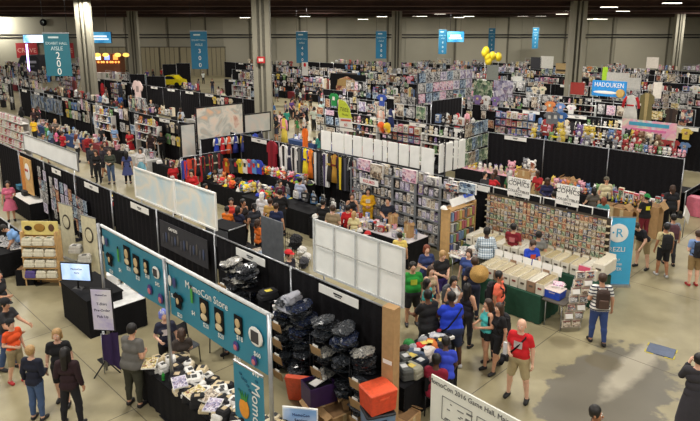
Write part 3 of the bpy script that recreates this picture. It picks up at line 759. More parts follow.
PLCOL = {'white': (226, 222, 216), 'cream': (220, 204, 170), 'yellow': (230, 196, 60), 'brown': (130, 90, 60), 'pink': (226, 150, 170), 'grey': (140, 140, 146), 'blue': (90, 130, 190), 'green': (110, 160, 90), 'black': (34, 32, 36), 'orange': (222, 120, 50), 'red': (180, 46, 46), 'violet': (130, 100, 170)}
PLW = list(PLCOL)+['white', 'cream', 'black', 'black', 'grey', 'brown', 'cream', 'black', 'white']
def cn(names=None, rng=RNG):
    k = rng.choice(names or PLW); return k, C(_mute(PLCOL[k], .22))
def put_plush(p, rz, h, where, names=None, group=None, lab=None):
    k, m = cn(names); k2, m2 = cn(['white', 'cream', 'white'])
    return P_PLUSH.put(p, rz, h, {0: m, 1: m2, 2: EYE_M}, lab or '%s plush toy %s' % (k, where), group)
def put_print(p, rz, w, h, where, a=None, group=None, lab=None, auto=True):
    k, m = a or RNG.choice(ARTW)
    return P_PRINT.put(p, rz, (w, 1, h), {0: m, 1: WHITE if RNG.random() < .6 else BLK2}, lab or '%s toned art print %s' % (k if k not in ('mono', 'mix') else {'mono': 'black and white', 'mix': 'multicoloured'}[k], where), group, auto=auto)
def put_tee(p, rz, h, where, names=None, group=None, lab=None, col=None):
    k, m = cn(names) if not col else col; a = RNG.choice(ARTS)[1]
    return P_TEE.put(p, rz, h, {0: m, 1: a, 2: DARKMETAL}, lab or '%s T-shirt %s' % (k, where), group)
def put_fig(p, rz, w, h, where, group=None, pal=None, lab=None, cc=None):
    k, m = RNG.choice([q for q in ARTS if not pal or q[0] in pal]); ck, c = cn(cc or ['white', 'black', 'red', 'blue', 'pink', 'grey', 'white', 'cream', 'violet'])
    return P_FIG.put(p, rz, (w/.8, w/.8, h), {0: c, 1: m, 2: WHITE if RNG.random() < .5 else (C((90, 86, 92)) if cc else C((200, 60, 60)))}, lab or '%s boxed figure %s' % (ck, where), group)
def put_box(p, rz, w, d, h, where, lab=None, group=None, m=None):
    return P_CARTON.put(p, rz, (w, d, h), {0: m or CARD, 1: CARDD, 2: C((200, 180, 140))}, lab or 'brown cardboard box %s' % where, group)

# ---------------------------------------------------------------- labels that say where in the hall a repeat stands
MARKS = [('aisle 200 banner', 56, 55), ('aisle 300 banner', 199, 50), ('aisle 400 banner', 302, 47), ('aisle 500 banner', 381, 45), ('aisle 600 banner', 443, 42), ('aisle 700 banner', 491, 40), ('aisle 800 banner', 536, 38),
         ('thick grey column', 262, 95), ('long comic wall', 545, 225), ('white paper row', 395, 150), ('anime art wall', 445, 90), ('blue game sign', 608, 86), ('yellow TEES sign', 346, 112), ('costume tent', 222, 128), ('sailor costumes', 235, 145),
         ('cloud panels', 175, 195), ('blank white panel', 50, 155), ('teal price banners', 180, 290), ('blue R banner', 619, 250), ('grey box shelving', 420, 190), ('pink shop banner', 648, 133), ('green table cloth', 515, 295), ('red and white costume', 632, 108),
         ('shirt display rack', 45, 250), ('paired column', 84, 75), ('second column', 131, 60), ('right edge column', 677, 50), ('paired right column', 576, 60), ('orange food stand', 110, 60), ('yellow car', 172, 76), ('white sheets', 620, 77),
         ('costume row', 315, 165), ('balloons', 490, 58), ('black amplifier box', 232, 230), ('brown archway booth', 347, 85), ('toy-box shelves at left', 18, 125), ('blue striped art panel', 52, 108), ('wooden sign board', 564, 68), ('tall hooded costume', 645, 112), ('comics signs', 540, 190), ('cat plush pile', 518, 160), ('dragon plush row', 605, 130), ('white caped mannequins', 440, 122)]
def finish_labels():
    bpy.context.view_layer.update(); by = {}
    for o in AUTO:
        p = o.matrix_world.translation; x, y = proj(p)
        nm, mx, my = min(MARKS, key=lambda m: (m[1]-x)**2+1.6*(m[2]-y)**2); dx, dy = x-mx, y-my
        rel = ('left of' if dx < 0 else 'right of') if abs(dx) > abs(dy)*1.3 else ('above' if dy < 0 else 'below')
        far = math.hypot(dx, dy); rel = ('just ' if far < 16 else ('well ' if far > 42 else ''))+rel
        w = ('%s %s the %s' % (o['label'], rel, nm)).replace(' , ', ', '); by.setdefault(w, []).append((x, y, o))
    ORD = ['first', 'second', 'third', 'fourth', 'fifth', 'sixth', 'seventh', 'eighth', 'ninth', 'tenth', 'eleventh', 'twelfth']
    def clip(s):
        if len(s.split()) > 16: s = s.replace(' just ', ' ').replace(' well ', ' ')
        return ' '.join(s.split()[:16])
    for w, L in by.items():
        if len(L) == 1: L[0][2]['label'] = clip(w); continue
        L.sort(key=lambda t: t[0])
        for i, (x, y, o) in enumerate(L):
            if len(L) <= 12: o['label'] = clip(w+', '+(ORD[i] if i < len(L)-1 or len(L) < 3 else 'last')+' from left')
            else:
                o['label'] = clip(w)
                if not o.get('group'): o['group'] = w.split(' the ')[0]

# ================================================================= NEAR ROW: drape line v = 8
V1 = 8.0
VL1 = 'black drape bay in the line behind the teal price banners'
uu = -6.75; k = 0
while uu > -31:
    p = W(uu-3.05, V1)
    if seen(p, 120, 2.4) or seen(W(uu, V1), 60, 2.4):
        drape_panel(p, RU, 3.05, 2.44, 'black drape bay of the near line', 'bays of the near drape line', auto=True, end=(k == 0))
    uu -= 3.05; k += 1
for x, y in ((56, 170), (91, 185), (139, 203), (250, 252), (338, 290)):
    q = on_v(x, y, V1-.1); q.z = 2.3; booth_sign(q, RU, w=1.15 if x > 60 else .9)
SHEETM = mat('blank_fabric_sheet', (234, 236, 236), .75, scale=1.5, var=.05, bump=.5)
CLOUD = art('cloud_print', [(150, 186, 204), (188, 210, 220), (226, 220, 206), (200, 216, 222)], .8, dist=.4, kind='noise')
def standing_panel(px0, py0, px1, py1, zb, v, m, label, n=1, frame=None, group=None, tilt=0):
    """a framed panel in the row plane v: top corners seen at the two pixels, lower edge at height zb"""
    a, b_ = on_v(px0, py0, v), on_v(px1, py1, v); w = (b_-a).length; zt = (a.z+b_.z)/2
    t = thing('fabric_panel', label, 'display panel', ((a.x+b_.x)/2, (a.y+b_.y)/2, zb), RU, group)
    h = zt-zb; b = MB(); b.grid(lambda s, c: ((s-.5)*w, .008*math.sin(s*w*5), c*h), int(w*6), 4, m); b.build('sheet', t)
    b = MB(); f = frame or CHROME
    for s in (-.5, .5): b.box((s*w, 0, h/2), (.045, .045, h+.04), f)
    for z in (0, h): b.box((0, 0, z), (w, .045, .045), f)
    b.build('frame', t)
    for i in range(1, n):
        b = MB(); b.box((w*(i/n-.5), -.01, h/2), (.035, .03, h), f if frame else DARKMETAL); b.build('seam', t)
    for s in (-.4, .4):
        b = MB(); b.tube([(s*w, .05, 0), (s*w, .05, -zb)], .02, CHROME, 6); b.build('leg', t)
    return t
standing_panel(23, 133, 77, 154, 2.55, V1+.12, SHEETM, 'long blank white fabric panel above the drape at far left')
standing_panel(134, 168, 173.5, 180, 2.5, V1+.12, CLOUD, 'pale blue panel with clouds, left one of the cloud pair', 1, WHITE)
standing_panel(174.5, 180.5, 215, 192.5, 2.5, V1+.12, CLOUD, 'pale blue cloud panel, right one of the pair, edge on pole', 1, WHITE)
t = standing_panel(314, 219, 404, 250, 2.5, V1+.12, PAPER, 'large white four-part paper wall above the drape beside the green-shirted man', 4, mat('pale_frame', (196, 198, 198), .5))
b = MB(); b.box((0, -.03, .62), ((on_v(404, 250, V1+.12)-on_v(314, 219, V1+.12)).length-.1, .012, .02), C((180, 180, 176))); b.build('fold_line', t)

# art prints clipped to the drape at the far left of the line
for i, (x0, y0, x1, y1) in enumerate(((38, 166, 43, 197), (43, 170, 49, 203), (49, 176, 55, 205), (55, 178, 60, 206), (60, 182, 65, 209), (65, 184, 69, 212), (69, 189, 73, 215), (73, 194, 77, 214), (77, 196, 81, 218), (81, 199, 84, 222), (84, 202, 88, 224), (44, 206, 49, 214), (55, 210, 58, 221))):
    a, c = on_v(x0, y0, V1-.13), on_v(x1, y1, V1-.13); w = math.hypot(c.x-a.x, c.y-a.y)
    q = Vector(((a.x+c.x)/2, (a.y+c.y)/2, max(.5, c.z))); h = min(1.15, a.z-q.z)
    q.z = max(.35, a.z-1.35)
    for zz in (0, .46, .92): put_print(q+Vector((0, 0, zz)), RU, max(.34, w*1.02), .44, 'clipped to black drape', RNG.choice([(k_, m_) for k_, m_ in ARTS if k_ in ('mono', 'cool', 'lilac', 'mix', 'warm')]), 'prints on the near drape').material_slots[1].material = BLK2
# orange/tan standing prints at the very left with the mask picture
a = on_v(22, 158, 7.8)
t = thing('standing_print', 'tan cloth banner with a red-eyed white mask, beside the art prints', 'banner', W(uv(a)[0]+.55, 7.75, .9), RU)
b = MB(); b.box((0, 0, .75), (1.35, .03, 1.5), mat('tan_cloth', (206, 164, 104), .85)); b.build('cloth', t)
b = MB(); b.ball((.2, -.03, .95), (.3, .02, .36), WHITE, 14, 8)
b.build('mask_picture', t)
b = MB(); b.ball((.1, -.06, 1.02), (.08, .012, .07), C((180, 40, 36))); b.ball((.3, -.06, 1.02), (.08, .012, .07), C((180, 40, 36))); b.build('eyes_of_mask', t)
b = MB(); b.box((-.45, -.02, .75), (.4, .015, 1.44), mat('orange_cloth', (204, 132, 62), .85)); b.build('border', t)
# dark banner with rows of small game pictures
a, c = on_v(159, 211, V1-.12), on_v(208, 254, V1-.12)
t = thing('dark_banner', 'dark grey banner with a row of small figures on the near drape', 'banner', ((a.x+c.x)/2, (a.y+c.y)/2, 1.45), RU)
w = math.hypot(c.x-a.x, c.y-a.y); b = MB(); b.box((0, 0, .4), (w, .02, .8), mat('charcoal_print', (44, 44, 50), .7, var=.2)); b.build('banner_cloth', t)
b = MB()
for i in range(14): b.ball((-w*.42+w*.065*i, -.02, .3+.05*(i % 3)), (.05, .012, .14+.02*(i % 2)), C([(70, 70, 76), (60, 70, 96), (84, 80, 76)][i % 3]), 7, 5)
b.build('printed_figures', t)
lettering('GAMERS', .13, WHITE, t, (-w*.2, -.015, .64))

# ================================================================= SHIRT STALL (v 5.2 .. 8) with the teal banners
TEAL = mat('teal_banner_vinyl', (44, 128, 154), .5, scale=1.2, var=.07)
VR, ZR = 5.2, 3.2
def rail_pt(x, y): return on_v(x, y, VR)
P0, P1, P2 = rail_pt(101, 226), rail_pt(167, 259), rail_pt(272, 317)
U0, U1, U2 = uv(P0)[0], uv(P1)[0], uv(P2)[0]
ZR = (P0.z+P1.z+P2.z)/3
t = thing('banner_truss', 'silver pole frame carrying the two teal price banners', 'pole frame', W(U0, VR), RU)
b = MB(); b.tube([(0, 0, ZR), (U2-U0, 0, ZR)], .035, mat('white_rail', (214, 216, 216), .4), 8); b.build('top_rail', t)
for x in (0, U1-U0, U2-U0):
    b = MB(); b.tube([(x, -.06, 0), (x, -.06, ZR+.06)], .036, CHROME, 8); b.build('pole', t)
    b = MB(); b.box((x, -.06, .01), (.45, .45, .02), DARKMETAL); b.build('base_plate', t)
GREYT, KHAKI = C((60, 58, 60)), C((196, 170, 126))
def menu_banner(ua, ub, hgt, label, items, title=None):
    w = ub-ua-.06; t = thing('price_banner', label, 'banner', W((ua+ub)/2, VR, ZR-.06), RU)
    b = MB(); b.grid(lambda s, c: ((s-.5)*w, .012*math.sin(s*8), -hgt+hgt*c), 14, 4, TEAL); b.build('vinyl', t)
    for kind, x, z, s, price in items:
        s = s*.86
        x = (x-.5)*w; z = -hgt*z; b = MB()
        if kind == 'tee':
            b.prism([(x+px*s, z+(pz-.35)*s) for px, pz in ((-.22, 0), (.22, 0), (.23, .45), (.33, .38), (.42, .52), (.2, .7), (0, .64), (-.2, .7), (-.42, .52), (-.33, .38), (-.23, .45))], .012, BLK2, y0=-.03)
            b.ball((x, -.045, z), (.13*s, .01, .15*s), KHAKI, 8, 6)
        elif kind == 'photo':
            b.box((x, -.03, z), (.62*s, .012, 1.0*s), BLK2); b.ball((x, -.045, z+.12*s), (.22*s, .012, .24*s), KHAKI, 8, 6); b.ball((x, -.045, z-.28*s), (.26*s, .012, .16*s), C((214, 196, 160)), 8, 6)
        elif kind == 'bottle': b.box((x, -.03, z), (.13*s, .012, .55*s), C((70, 160, 70))); b.box((x, -.03, z+.32*s), (.07*s, .012, .12*s), BLK2)
        elif kind == 'hair': b.ball((x, -.03, z), (.24*s, .015, .26*s), C((70, 60, 130)), 8, 6); b.ball((x, -.045, z-.06*s), (.15*s, .012, .15*s), C((200, 110, 120)), 8, 6)
        elif kind == 'white': b.ball((x, -.03, z), (.42*s, .015, .36*s), WHITE, 9, 6); b.box((x, -.05, z), (.4*s, .012, .42*s), GREYT)
        elif kind == 'duo': b.ball((x-.2*s, -.03, z), (.16*s, .012, .26*s), WHITE, 8, 6); b.ball((x+.18*s, -.03, z), (.15*s, .012, .25*s), C((60, 70, 120)), 8, 6)
        b.build('printed_product', t)
        if price: lettering(price, .15*max(.8, s), WHITE, t, (x+.02, -.025, z-.62*s-.02), ext=.002)
    if title: lettering(title, .2, WHITE, t, (title_x*w, -.025, -.2), ext=.002)
    return t
title_x = 0
menu_banner(U0, U1, 1.02, 'left teal price banner with shirt pictures, on the pole frame above the desk', [('duo', .06, .25, .5, None), ('tee', .12, .62, .5, '$20'), ('bottle', .28, .4, .6, '$4'), ('photo', .43, .3, .5, '$20'), ('photo', .57, .38, .5, '$20'), ('hair', .75, .75, .5, None), ('white', .86, .3, .42, '$45'), ('photo', .72, .3, .34, '$18'), ('hair', .9, .8, .5, '$10')])
title_x = -.08
menu_banner(U1, U2, 1.02, 'right teal price banner lettered across the top, over the shirt table', [('duo', .05, .3, .5, '$20'), ('tee', .11, .62, .5, '$20'), ('bottle', .27, .35, .6, '$4'), ('photo', .40, .5, .5, '$20'), ('photo', .55, .52, .5, '$20'), ('photo', .73, .4, .4, '$18'), ('white', .88, .42, .55, '$60'), ('hair', .7, .8, .4, '$10'), ('hair', .86, .86, .4, '$10')], 'MomoCon Store')
# the shirt table under the right banner
q = at(141, 366, .78); ut = uv(q)[0]; vt = uv(q)[1]
TL = 5.0
table(W(ut+TL/2, vt+.42), RU, TL, .84, 'long black-skirted table heaped with tan and black shirts under the teal banner', h=.78)
def on_table(n, u0, u1, v0, v1, z, fn):
    for i in range(n): fn(W(RNG.uniform(u0, u1), RNG.uniform(v0, v1), z), RNG.uniform(0, 6.28), i)
def shirtpile(p, r, i):
    c = RNG.choice([(200, 184, 150), (30, 30, 34), (30, 30, 34), (214, 200, 170), (222, 220, 216), (222, 220, 216), (30, 30, 34)])
    nm = 'dark' if c[0] < 60 else ('white' if c[0] > 215 else 'tan')
    P_FOLD.put(p, r, (RNG.uniform(.24, .36), RNG.uniform(.26, .36), RNG.uniform(.3, .7)), {0: C(c, .9), 1: C((196, 176, 140)) if nm == 'dark' else C((60, 60, 60))}, '%s folded shirt on the table' % nm, 'shirts on the black table')
for i in range(120):
    shirtpile(W(ut+.15+RNG.uniform(0, TL-.3), vt+.08+RNG.uniform(0, .68), .78), RNG.uniform(0, 6.28), i)
for i, (x, y) in enumerate(((163.5, 380), (198, 382), (232, 409))):
    P_BOT.put(at(x, y, .8), 0, (.1, .1, .2), {0: C((40, 150, 50)), 1: WHITE, 2: C((20, 110, 40))}, 'small green bottle on the shirt table')
for i, (x, y, c) in enumerate(((186, 397, (190, 176, 90)), (203, 402, (214, 206, 170)), (209, 412, (150, 140, 200)), (148, 369, (220, 170, 70)), (181, 388, (120, 90, 170)))):
    p = at(x, y, .96); P_PRINT.put(p, 0, (.28, 1, .36), {0: A(('yellow', 'tan', 'lilac', 'yellow', 'lilac')[i], 6., 0), 1: WHITE}, 'flat colourful print lying on the shirt table', 'prints lying on the table', rot=(-PI/2+.1, 0, RU+.3*i))
# cash desk with monitor, left end
def boxdesk(c, rz, w, d, h, label, m, topm):
    t = thing('counter', label, 'counter', c, rz); b = MB(); b.box((0, 0, h/2), (w, d, h), m)
    b.build('body', t); b = MB(); b.box((0, 0, h+.015), (w+.05, d+.05, .03), topm); b.build('counter_top', t); return t
q = at(66, 318, 0)
boxdesk(W(uv(q)[0]+.75, uv(q)[1]+.45), RU, 1.7, .9, 1.0, 'black draped counter under the glowing monitor at left', BLK2, BLK2)
q = at(112, 292, .78); table(q*1.0-Vector((0, 0, .78)), RU, 1.9, .9, 'white-topped desk with papers right of the monitor', top=mat('white_top', (232, 232, 230), .4), h=.78)
SCR = art('screen_glow', [(150, 186, 236), (198, 220, 248), (226, 236, 250)], 1., emit=.55, kind='noise')
q = at(78, 289, 1.03)
t = thing('monitor', 'glowing pale blue monitor on the black counter at left', 'monitor', q, -.12)
b = MB(); b.box((0, 0, .48), (.82, .05, .5), DARKMETAL); b.build('casing', t)
b = MB(); b.box((0, -.03, .48), (.76, .01, .44), SCR); b.build('screen', t)
b = MB(); b.tube([(0, .02, 0), (0, .02, .3)], .025, DARKMETAL); b.rbox((0, .02, .012), (.3, .2, .024), DARKMETAL, .05); b.build('stand', t)
lettering('MomoCon', .07, C((50, 60, 90)), t, (.03, -.037, .56)); lettering('Store', .06, C((50, 60, 90)), t, (.03, -.037, .46))
q = at(113, 283, .8); t = thing('register', 'white point-of-sale printer and stand on the white desk', 'till', q, .4)
b = MB(); b.rbox((0, 0, .15), (.3, .3, .3), WHITE, .05); b.build('body', t); b = MB(); b.box((.25, 0, .22), (.05, .3, .4), DARKMETAL, Matrix.Rotation(.2, 3, 'Y')); b.build('display', t)
q = at(99, 284, .8); P_CAP.put(q, .5, .2, {0: C((150, 100, 50)), 1: C((150, 100, 50))}, 'brown cap lying on the white desk', auto=False)
q = at(135, 297, .45); t = thing('folding_chair', 'white and blue folding chair tucked behind the white desk', 'chair', (q.x, q.y, 0), .6)
b = MB(); b.rbox((0, 0, .45), (.42, .4, .04), C((60, 90, 180)), .05); b.build('seat', t); b = MB(); b.box((0, .22, .75), (.42, .03, .2), WHITE); b.build('backrest', t)
for s in (-1, 1):
    b = MB(); b.tube([(s*.2, -.2, 0), (s*.2, .22, .85)], .014, WHITE); b.build('leg', t); b = MB(); b.tube([(s*.2, .2, 0), (s*.2, -.15, .45)], .014, WHITE); b.build('leg', t)
q = at(146, 262, .35); P_TUB.put(q-Vector((0, 0, .35)), RU, (.62, .5, .5), {0: C((40, 70, 170)), 1: C((210, 190, 190))}, 'blue tub with white and red top behind the left banner', auto=False)
# sandwich sign on a pole
q = at(107, 372, 0); t = thing('sign_stand', 'tall poster stand with a pale purple notice beside the grey-shirted man', 'sign', q, -.1)
b = MB(); b.tube([(0, 0, .05), (0, 0, 1.1)], .03, CHROME); b.build('pole', t)
for a_ in (0, 2.1, 4.2):
    b = MB(); b.tube([(0, 0, .3), (.32*math.cos(a_), .32*math.sin(a_), 0)], .016, DARKMETAL); b.build('leg', t)
b = MB(); b.box((.06, -.04, 1.55), (.5, .03, 1.0), DARKMETAL); b.build('frame', t)
b = MB(); b.box((.06, -.06, 1.55), (.46, .01, .95), art('lilac_notice', [(160, 150, 214), (206, 200, 232), (232, 230, 240)], 1.2, kind='noise')); b.build('poster', t)
for i, s in enumerate(('MomoCon', 'T-Shirt', 'Pre-Order', 'Pick Up')): lettering(s, .085 if i else .06, C((50, 46, 90)), t, (.06, -.068, 1.9-.15*i-(.06 if i else 0)))
q = at(113, 372, 0); t = thing('purple_banner', 'dark purple cloth hanging on a thin stand by the sign pole', 'cloth', q, .5)
b = MB(); b.grid(lambda s, c: ((s-.5)*.35, .03*math.sin(s*12), .35*(1-s)*(1-c)+c*.95), 8, 4, C((54, 36, 84))); b.build('cloth', t); b = MB(); b.tube([(-.17, .04, 0), (-.17, .04, .97)], .012, CHROME); b.build('pole', t)
# tall teal pull-up with pineapple
def pullup(p, rz, w, h, m, label, cat='banner'):
    t = thing('pull_up_banner', label, cat, p, rz)
    b = MB(); b.box((0, 0, h/2+.04), (w, .015, h), m); b.build('banner_cloth', t); b = MB(); b.rbox((0, 0, .04), (w+.04, .2, .08), CHROME, .03); b.build('base', t)
    b = MB(); b.box((0, 0, h+.05), (w+.02, .03, .03), CHROME); b.build('top_bar', t); b = MB(); b.tube([(0, .04, .06), (0, .04, h+.04)], .012, CHROME); b.build('pole', t); return t
q = at(248, 371, 2.0); t = pullup(Vector((q.x, q.y, 0)), RU+.05, .78, 2.0, TEAL, 'teal pull-up banner with an orange pineapple at the end of the shirt table')
b = MB(); b.ball((-.12, -.02, 1.25), (.14, .012, .19), C((226, 150, 46)), 12, 8); b.build('pineapple_print', t)
b = MB()
for s in (-.08, -.03, .03, .08): b.prism([(-.12+s*.5-.03, 1.4), (-.12+s*.5+.03, 1.4), (-.12+s*1.5, 1.58)], .012, C((60, 140, 70)), y0=-.02)
b.build('leaf_print', t)
b = MB()
for i in range(9): b.ball((-.25+.5*((i*.37) % 1), -.013, 1.55+.4*((i*.61) % 1)), (.05, .006, .03), C((28, 96, 124)), 6, 4)
b.build('splash_print', t)
lettering('MomoCon', .3, WHITE, t, (.2, -.02, 1.2), ry=PI/2, ext=.003)
# small blue notice at the bottom
q = at(300, 408, 1.25); t = thing('notice_board', 'pale blue notice board with small title at the bottom edge of the view', 'sign', (q.x, q.y, 0), -.15)
b = MB(); b.box((0, 0, .95), (.62, .03, .62), WHITE); b.build('frame', t); b = MB(); b.box((0, -.02, .95), (.58, .01, .58), art('blue_notice', [(130, 170, 220), (190, 208, 236), (226, 230, 240)], 1.2, kind='noise')); b.build('poster', t)
for s in (-1, 1):
    b = MB(); b.tube([(s*.25, .02, 0), (s*.25, .02, .7)], .015, CHROME); b.build('leg', t)
lettering('MomoCon', .07, C((60, 80, 130)), t, (.02, -.03, 1.13)); lettering('Services', .07, C((30, 40, 80)), t, (.02, -.03, 1.03))
# grey chairs inside the stall
for x, y, a_, lb in ((186, 345, .9, 'dark grey chair with the orange ball behind the shirt table'), (222, 335, -.6, 'dark chair beside the seated helper under the right banner'), (291, 349, 2.4, 'round-backed grey chair holding an open box by the orange lid'), (335, 372, 1.2, None)):
    if lb:
        q = at(x, y, .45); t = thing('stall_chair', lb, 'chair', (q.x, q.y, 0), a_); gm = C((74, 78, 84))
        b = MB(); b.rbox((0, 0, .45), (.5, .46, .05), gm, .08); b.build('seat', t); b = MB(); b.grid(lambda u_, v_: ((u_-.5)*.46, .25+.03*v_-.05*math.sin(u_*PI), .56+.34*v_), 8, 4, gm); b.build('backrest', t)
        for s in (-1, 1):
            b = MB(); b.tube([(s*.23, -.2, 0), (s*.22, -.18, .43)], .014, DARKMETAL); b.build('leg', t); b = MB(); b.tube([(s*.23, .26, 0), (s*.22, .2, .45), (s*.22, .28, .9)], .014, DARKMETAL); b.build('leg', t)
q = at(183, 346, .47+.14); t = tag(MB().ball((0, 0, 0), .14, mat('orange_rubber', (170, 84, 54), .7), 16, 10).build('ball', None, q), 'dull orange basketball on the grey chair seat', 'ball')
q = at(288, 347, .5); put_box(Vector((q.x, q.y, .475)), 2.4, .42, .3, .1, '', 'shallow open cardboard box on the round-backed grey chair', None).__setitem__('label', 'shallow open cardboard box on the round-backed grey chair'); AUTO.pop()
# shelving with bagged garments against the drape
GB = [art('clear_bag_%d' % i_, c_, 9., rough=.22, kind='noise', dist=2.5) for i_, c_ in enumerate(([(16, 16, 18), (40, 42, 46), (24, 24, 28), (84, 88, 94)], [(24, 24, 28), (66, 70, 76), (34, 34, 38), (120, 124, 130)], [(18, 20, 28), (44, 54, 84), (24, 24, 28), (90, 96, 110)], [(50, 50, 52), (110, 110, 110), (150, 146, 136), (190, 186, 176)]))]  # pale speckle in the colour imitates glints on crinkled plastic
def stockrack(u0, u1, h, n, label, deep=.5, v=7.45):
    t = thing('stock_rack', label, 'shelf', W((u0+u1)/2, v), RU); w = u1-u0
    for sx in (-1, 1):
        for sy in (-1, 1):
            b = MB(); b.tube([(sx*w/2, sy*deep/2, 0), (sx*w/2, sy*deep/2, h)], .015, DARKMETAL, 6); b.build('post', t)
    for i in range(n):
        b = MB(); b.box((0, 0, h*(i+1)/n-.02), (w, deep, .025), DARKMETAL); b.build('shelf_board', t)
    for i in range(n):
        k_ = 0; z = h*(i+1)/n
        while k_*.52 < w-.25:
            x = u0+.3+k_*.52; k_ += 1
            for lay in range(2 if i < n-1 else 3):
                g1, g2 = RNG.choice(GB[:2]), RNG.choice(GB); s = RNG.uniform(.62, .8)
                P_BAG.put(W(x+RNG.uniform(-.08, .08), v-.08+RNG.uniform(-.06, .06), z+lay*.13), RU+RNG.uniform(-.5, .5), (s, s, .75), {0: g1, 1: g2}, 'dark clothes in a clear bag on rack', 'bagged clothes on the stock racks')
            if k_ % 2 == 1:
                p = W(x, v-.38, z-.02); t2 = thing('stock_card', 'brown size card hanging on the stock rack', 'card', p, RU, 'size cards', True)
                b = MB(); b.box((0, 0, -.08), (.3, .012, .2), CARD, Matrix.Rotation(.2, 3, 'X')); b.build('card', t2); b = MB(); b.box((0, -.01, .03), (.14, .02, .05), WHITE); b.build('clip', t2)
stockrack(-11.75, -10.65, 1.75, 4, 'black wire rack of bagged clothes under the white booth sign', .36, 7.62)
stockrack(-9.75, -8.6, 1.5, 4, 'black rack of bagged clothes below the grey folded hoodie', .36, 7.62)
stockrack(-8.5, -7.45, 1.45, 3, 'black rack of bagged clothes left of the shortest rack', .36, 7.62)
stockrack(-7.4, -6.78, 1.2, 3, 'short narrow black rack of bagged clothes beside the tall carton', .36, 7.62)
t = thing('grey_hoodie', 'big light grey folded hoodie heaped on top of the stock rack', 'hoodie', W(-9.25, 7.5, 1.86), RU); gm = mat('grey_marl', (166, 166, 176), .9, bump=.5)
b = MB(); b.rbox((0, 0, .03), (.66, .5, .08), gm, .2)
for i_ in range(5): b.ball((.03*i_-.06, .02*(i_ % 2), .07+.05*i_), (.25-.02*i_, .2, .05), gm, 14, 8, jit=.2, rng=RNG, M=Euler((.1, .2*(i_-2), i_)).to_matrix())
b.build('body', t); b = MB(); b.ball((.1, -.1, .2), (.13, .1, .1), gm, 10, 6, jit=.1, rng=RNG); b.build('hood', t)
P_FOLD.put(W(-10.2, 7.6, 1.72), .6, (.5, .4, .5), {0: C((30, 30, 34)), 1: C((220, 200, 80))}, 'black folded jersey with white and yellow trim on low stand', auto=False)
t = thing('low_stand', 'narrow black stand carrying the folded jersey between the racks', 'stand', W(-10.2, 7.65), RU); b = MB(); b.box((0, 0, .85), (.45, .32, 1.7), BLK2); b.build('body', t)
# tubs, boxes, tall carton
q = W(-6.66, 7.72); hc = on_v(393, 307, 7.72).z
t = thing('tall_carton', 'tall narrow brown cardboard carton standing at the drape end', 'cardboard box', q, RU+.1)
b = MB(); b.box((0, 0, hc/2), (.26, .2, hc), CARD); b.build('carton', t)
b = MB(); b.box((.02, -.102, hc*.35), (.05, .008, .5), CARDD); b.build('shipping_print', t); b = MB(); b.box((0, -.102, hc*.6), (.2, .008, .08), WHITE); b.build('label', t)
q = at(378, 386, 1.26)
put_box(Vector((q.x, q.y, 0)), .3, .5, .42, .36, '', 'brown cardboard box under the pale blue tub'); AUTO.pop()
P_TUB.put((q.x, q.y, .38), .3, (.5, .4, .42), {0: mat('blue_clear_plastic', (104, 130, 160), .3), 1: DARKMETAL}, 'pale blue storage tub with dark lid under the orange tub', auto=False)
P_TUB.put((q.x, q.y, .84), .5, (.5, .43, .42), {0: mat('orange_plastic', (216, 74, 44), .4), 1: mat('orange_lid', (238, 96, 62), .35)}, 'bright orange lidded tub stacked on the blue tub', auto=False)
q = at(319, 399, .36); put_box(Vector((q.x, q.y, 0)), .5, .5, .4, .34, '', 'brown box standing under the dark purple tub'); AUTO.pop(); t = thing('purple_tub', 'open dark purple tub with white paper sticking out', 'plastic tub', q, .5); pm = C((58, 34, 84), .4)
b = MB()
for c_, s_ in (((0, -.22, .2), (.56, .02, .4)), ((0, .22, .2), (.56, .02, .4)), ((-.28, 0, .2), (.02, .44, .4)), ((.28, 0, .2), (.02, .44, .4)), ((0, 0, .02), (.56, .44, .03))): b.box(c_, s_, pm, taper=1.03)
b.build('tub', t); b = MB(); b.box((-.02, 0, .4), (.34, .17, .015), WHITE, Matrix.Rotation(.35, 3, 'Z')); b.build('paper', t)
b = MB(); b.box((0, 0, .2), (.5, .38, .28), BLK2); b.build('contents', t)
q = at(301, 392, .12); P_TUB.put(Vector((q.x, q.y-.1, .02)), -.2, (.5, .1, .62), {0: mat('orange_lid', (238, 96, 62)), 1: mat('orange_lid', (238, 96, 62))}, 'orange tub lid leaning on the stock rack', auto=False, rot=(.25, 0, -.2))
for x, y, w, h_, r, lb in ((337, 421, .55, .3, .6, 'flattened open cardboard box at the bottom edge by the purple tub'), (352, 416, .42, .5, .2, 'open cardboard box with packed goods left of the blue tub'), (403, 425, .5, .28, .9, 'cardboard box at the foot of the tall carton')):
    put_box(at(x, y, 0), r, w, w, h_, '', lb); AUTO.pop()
q = at(333, 390, .3); P_BAG.put((q.x, q.y, .0), .3, (.45, .4, .9), {0: mat('lilac_bag', (150, 140, 190), .3), 1: GB[3]}, 'pale lilac plastic bag between the purple tub and boxes', auto=False)

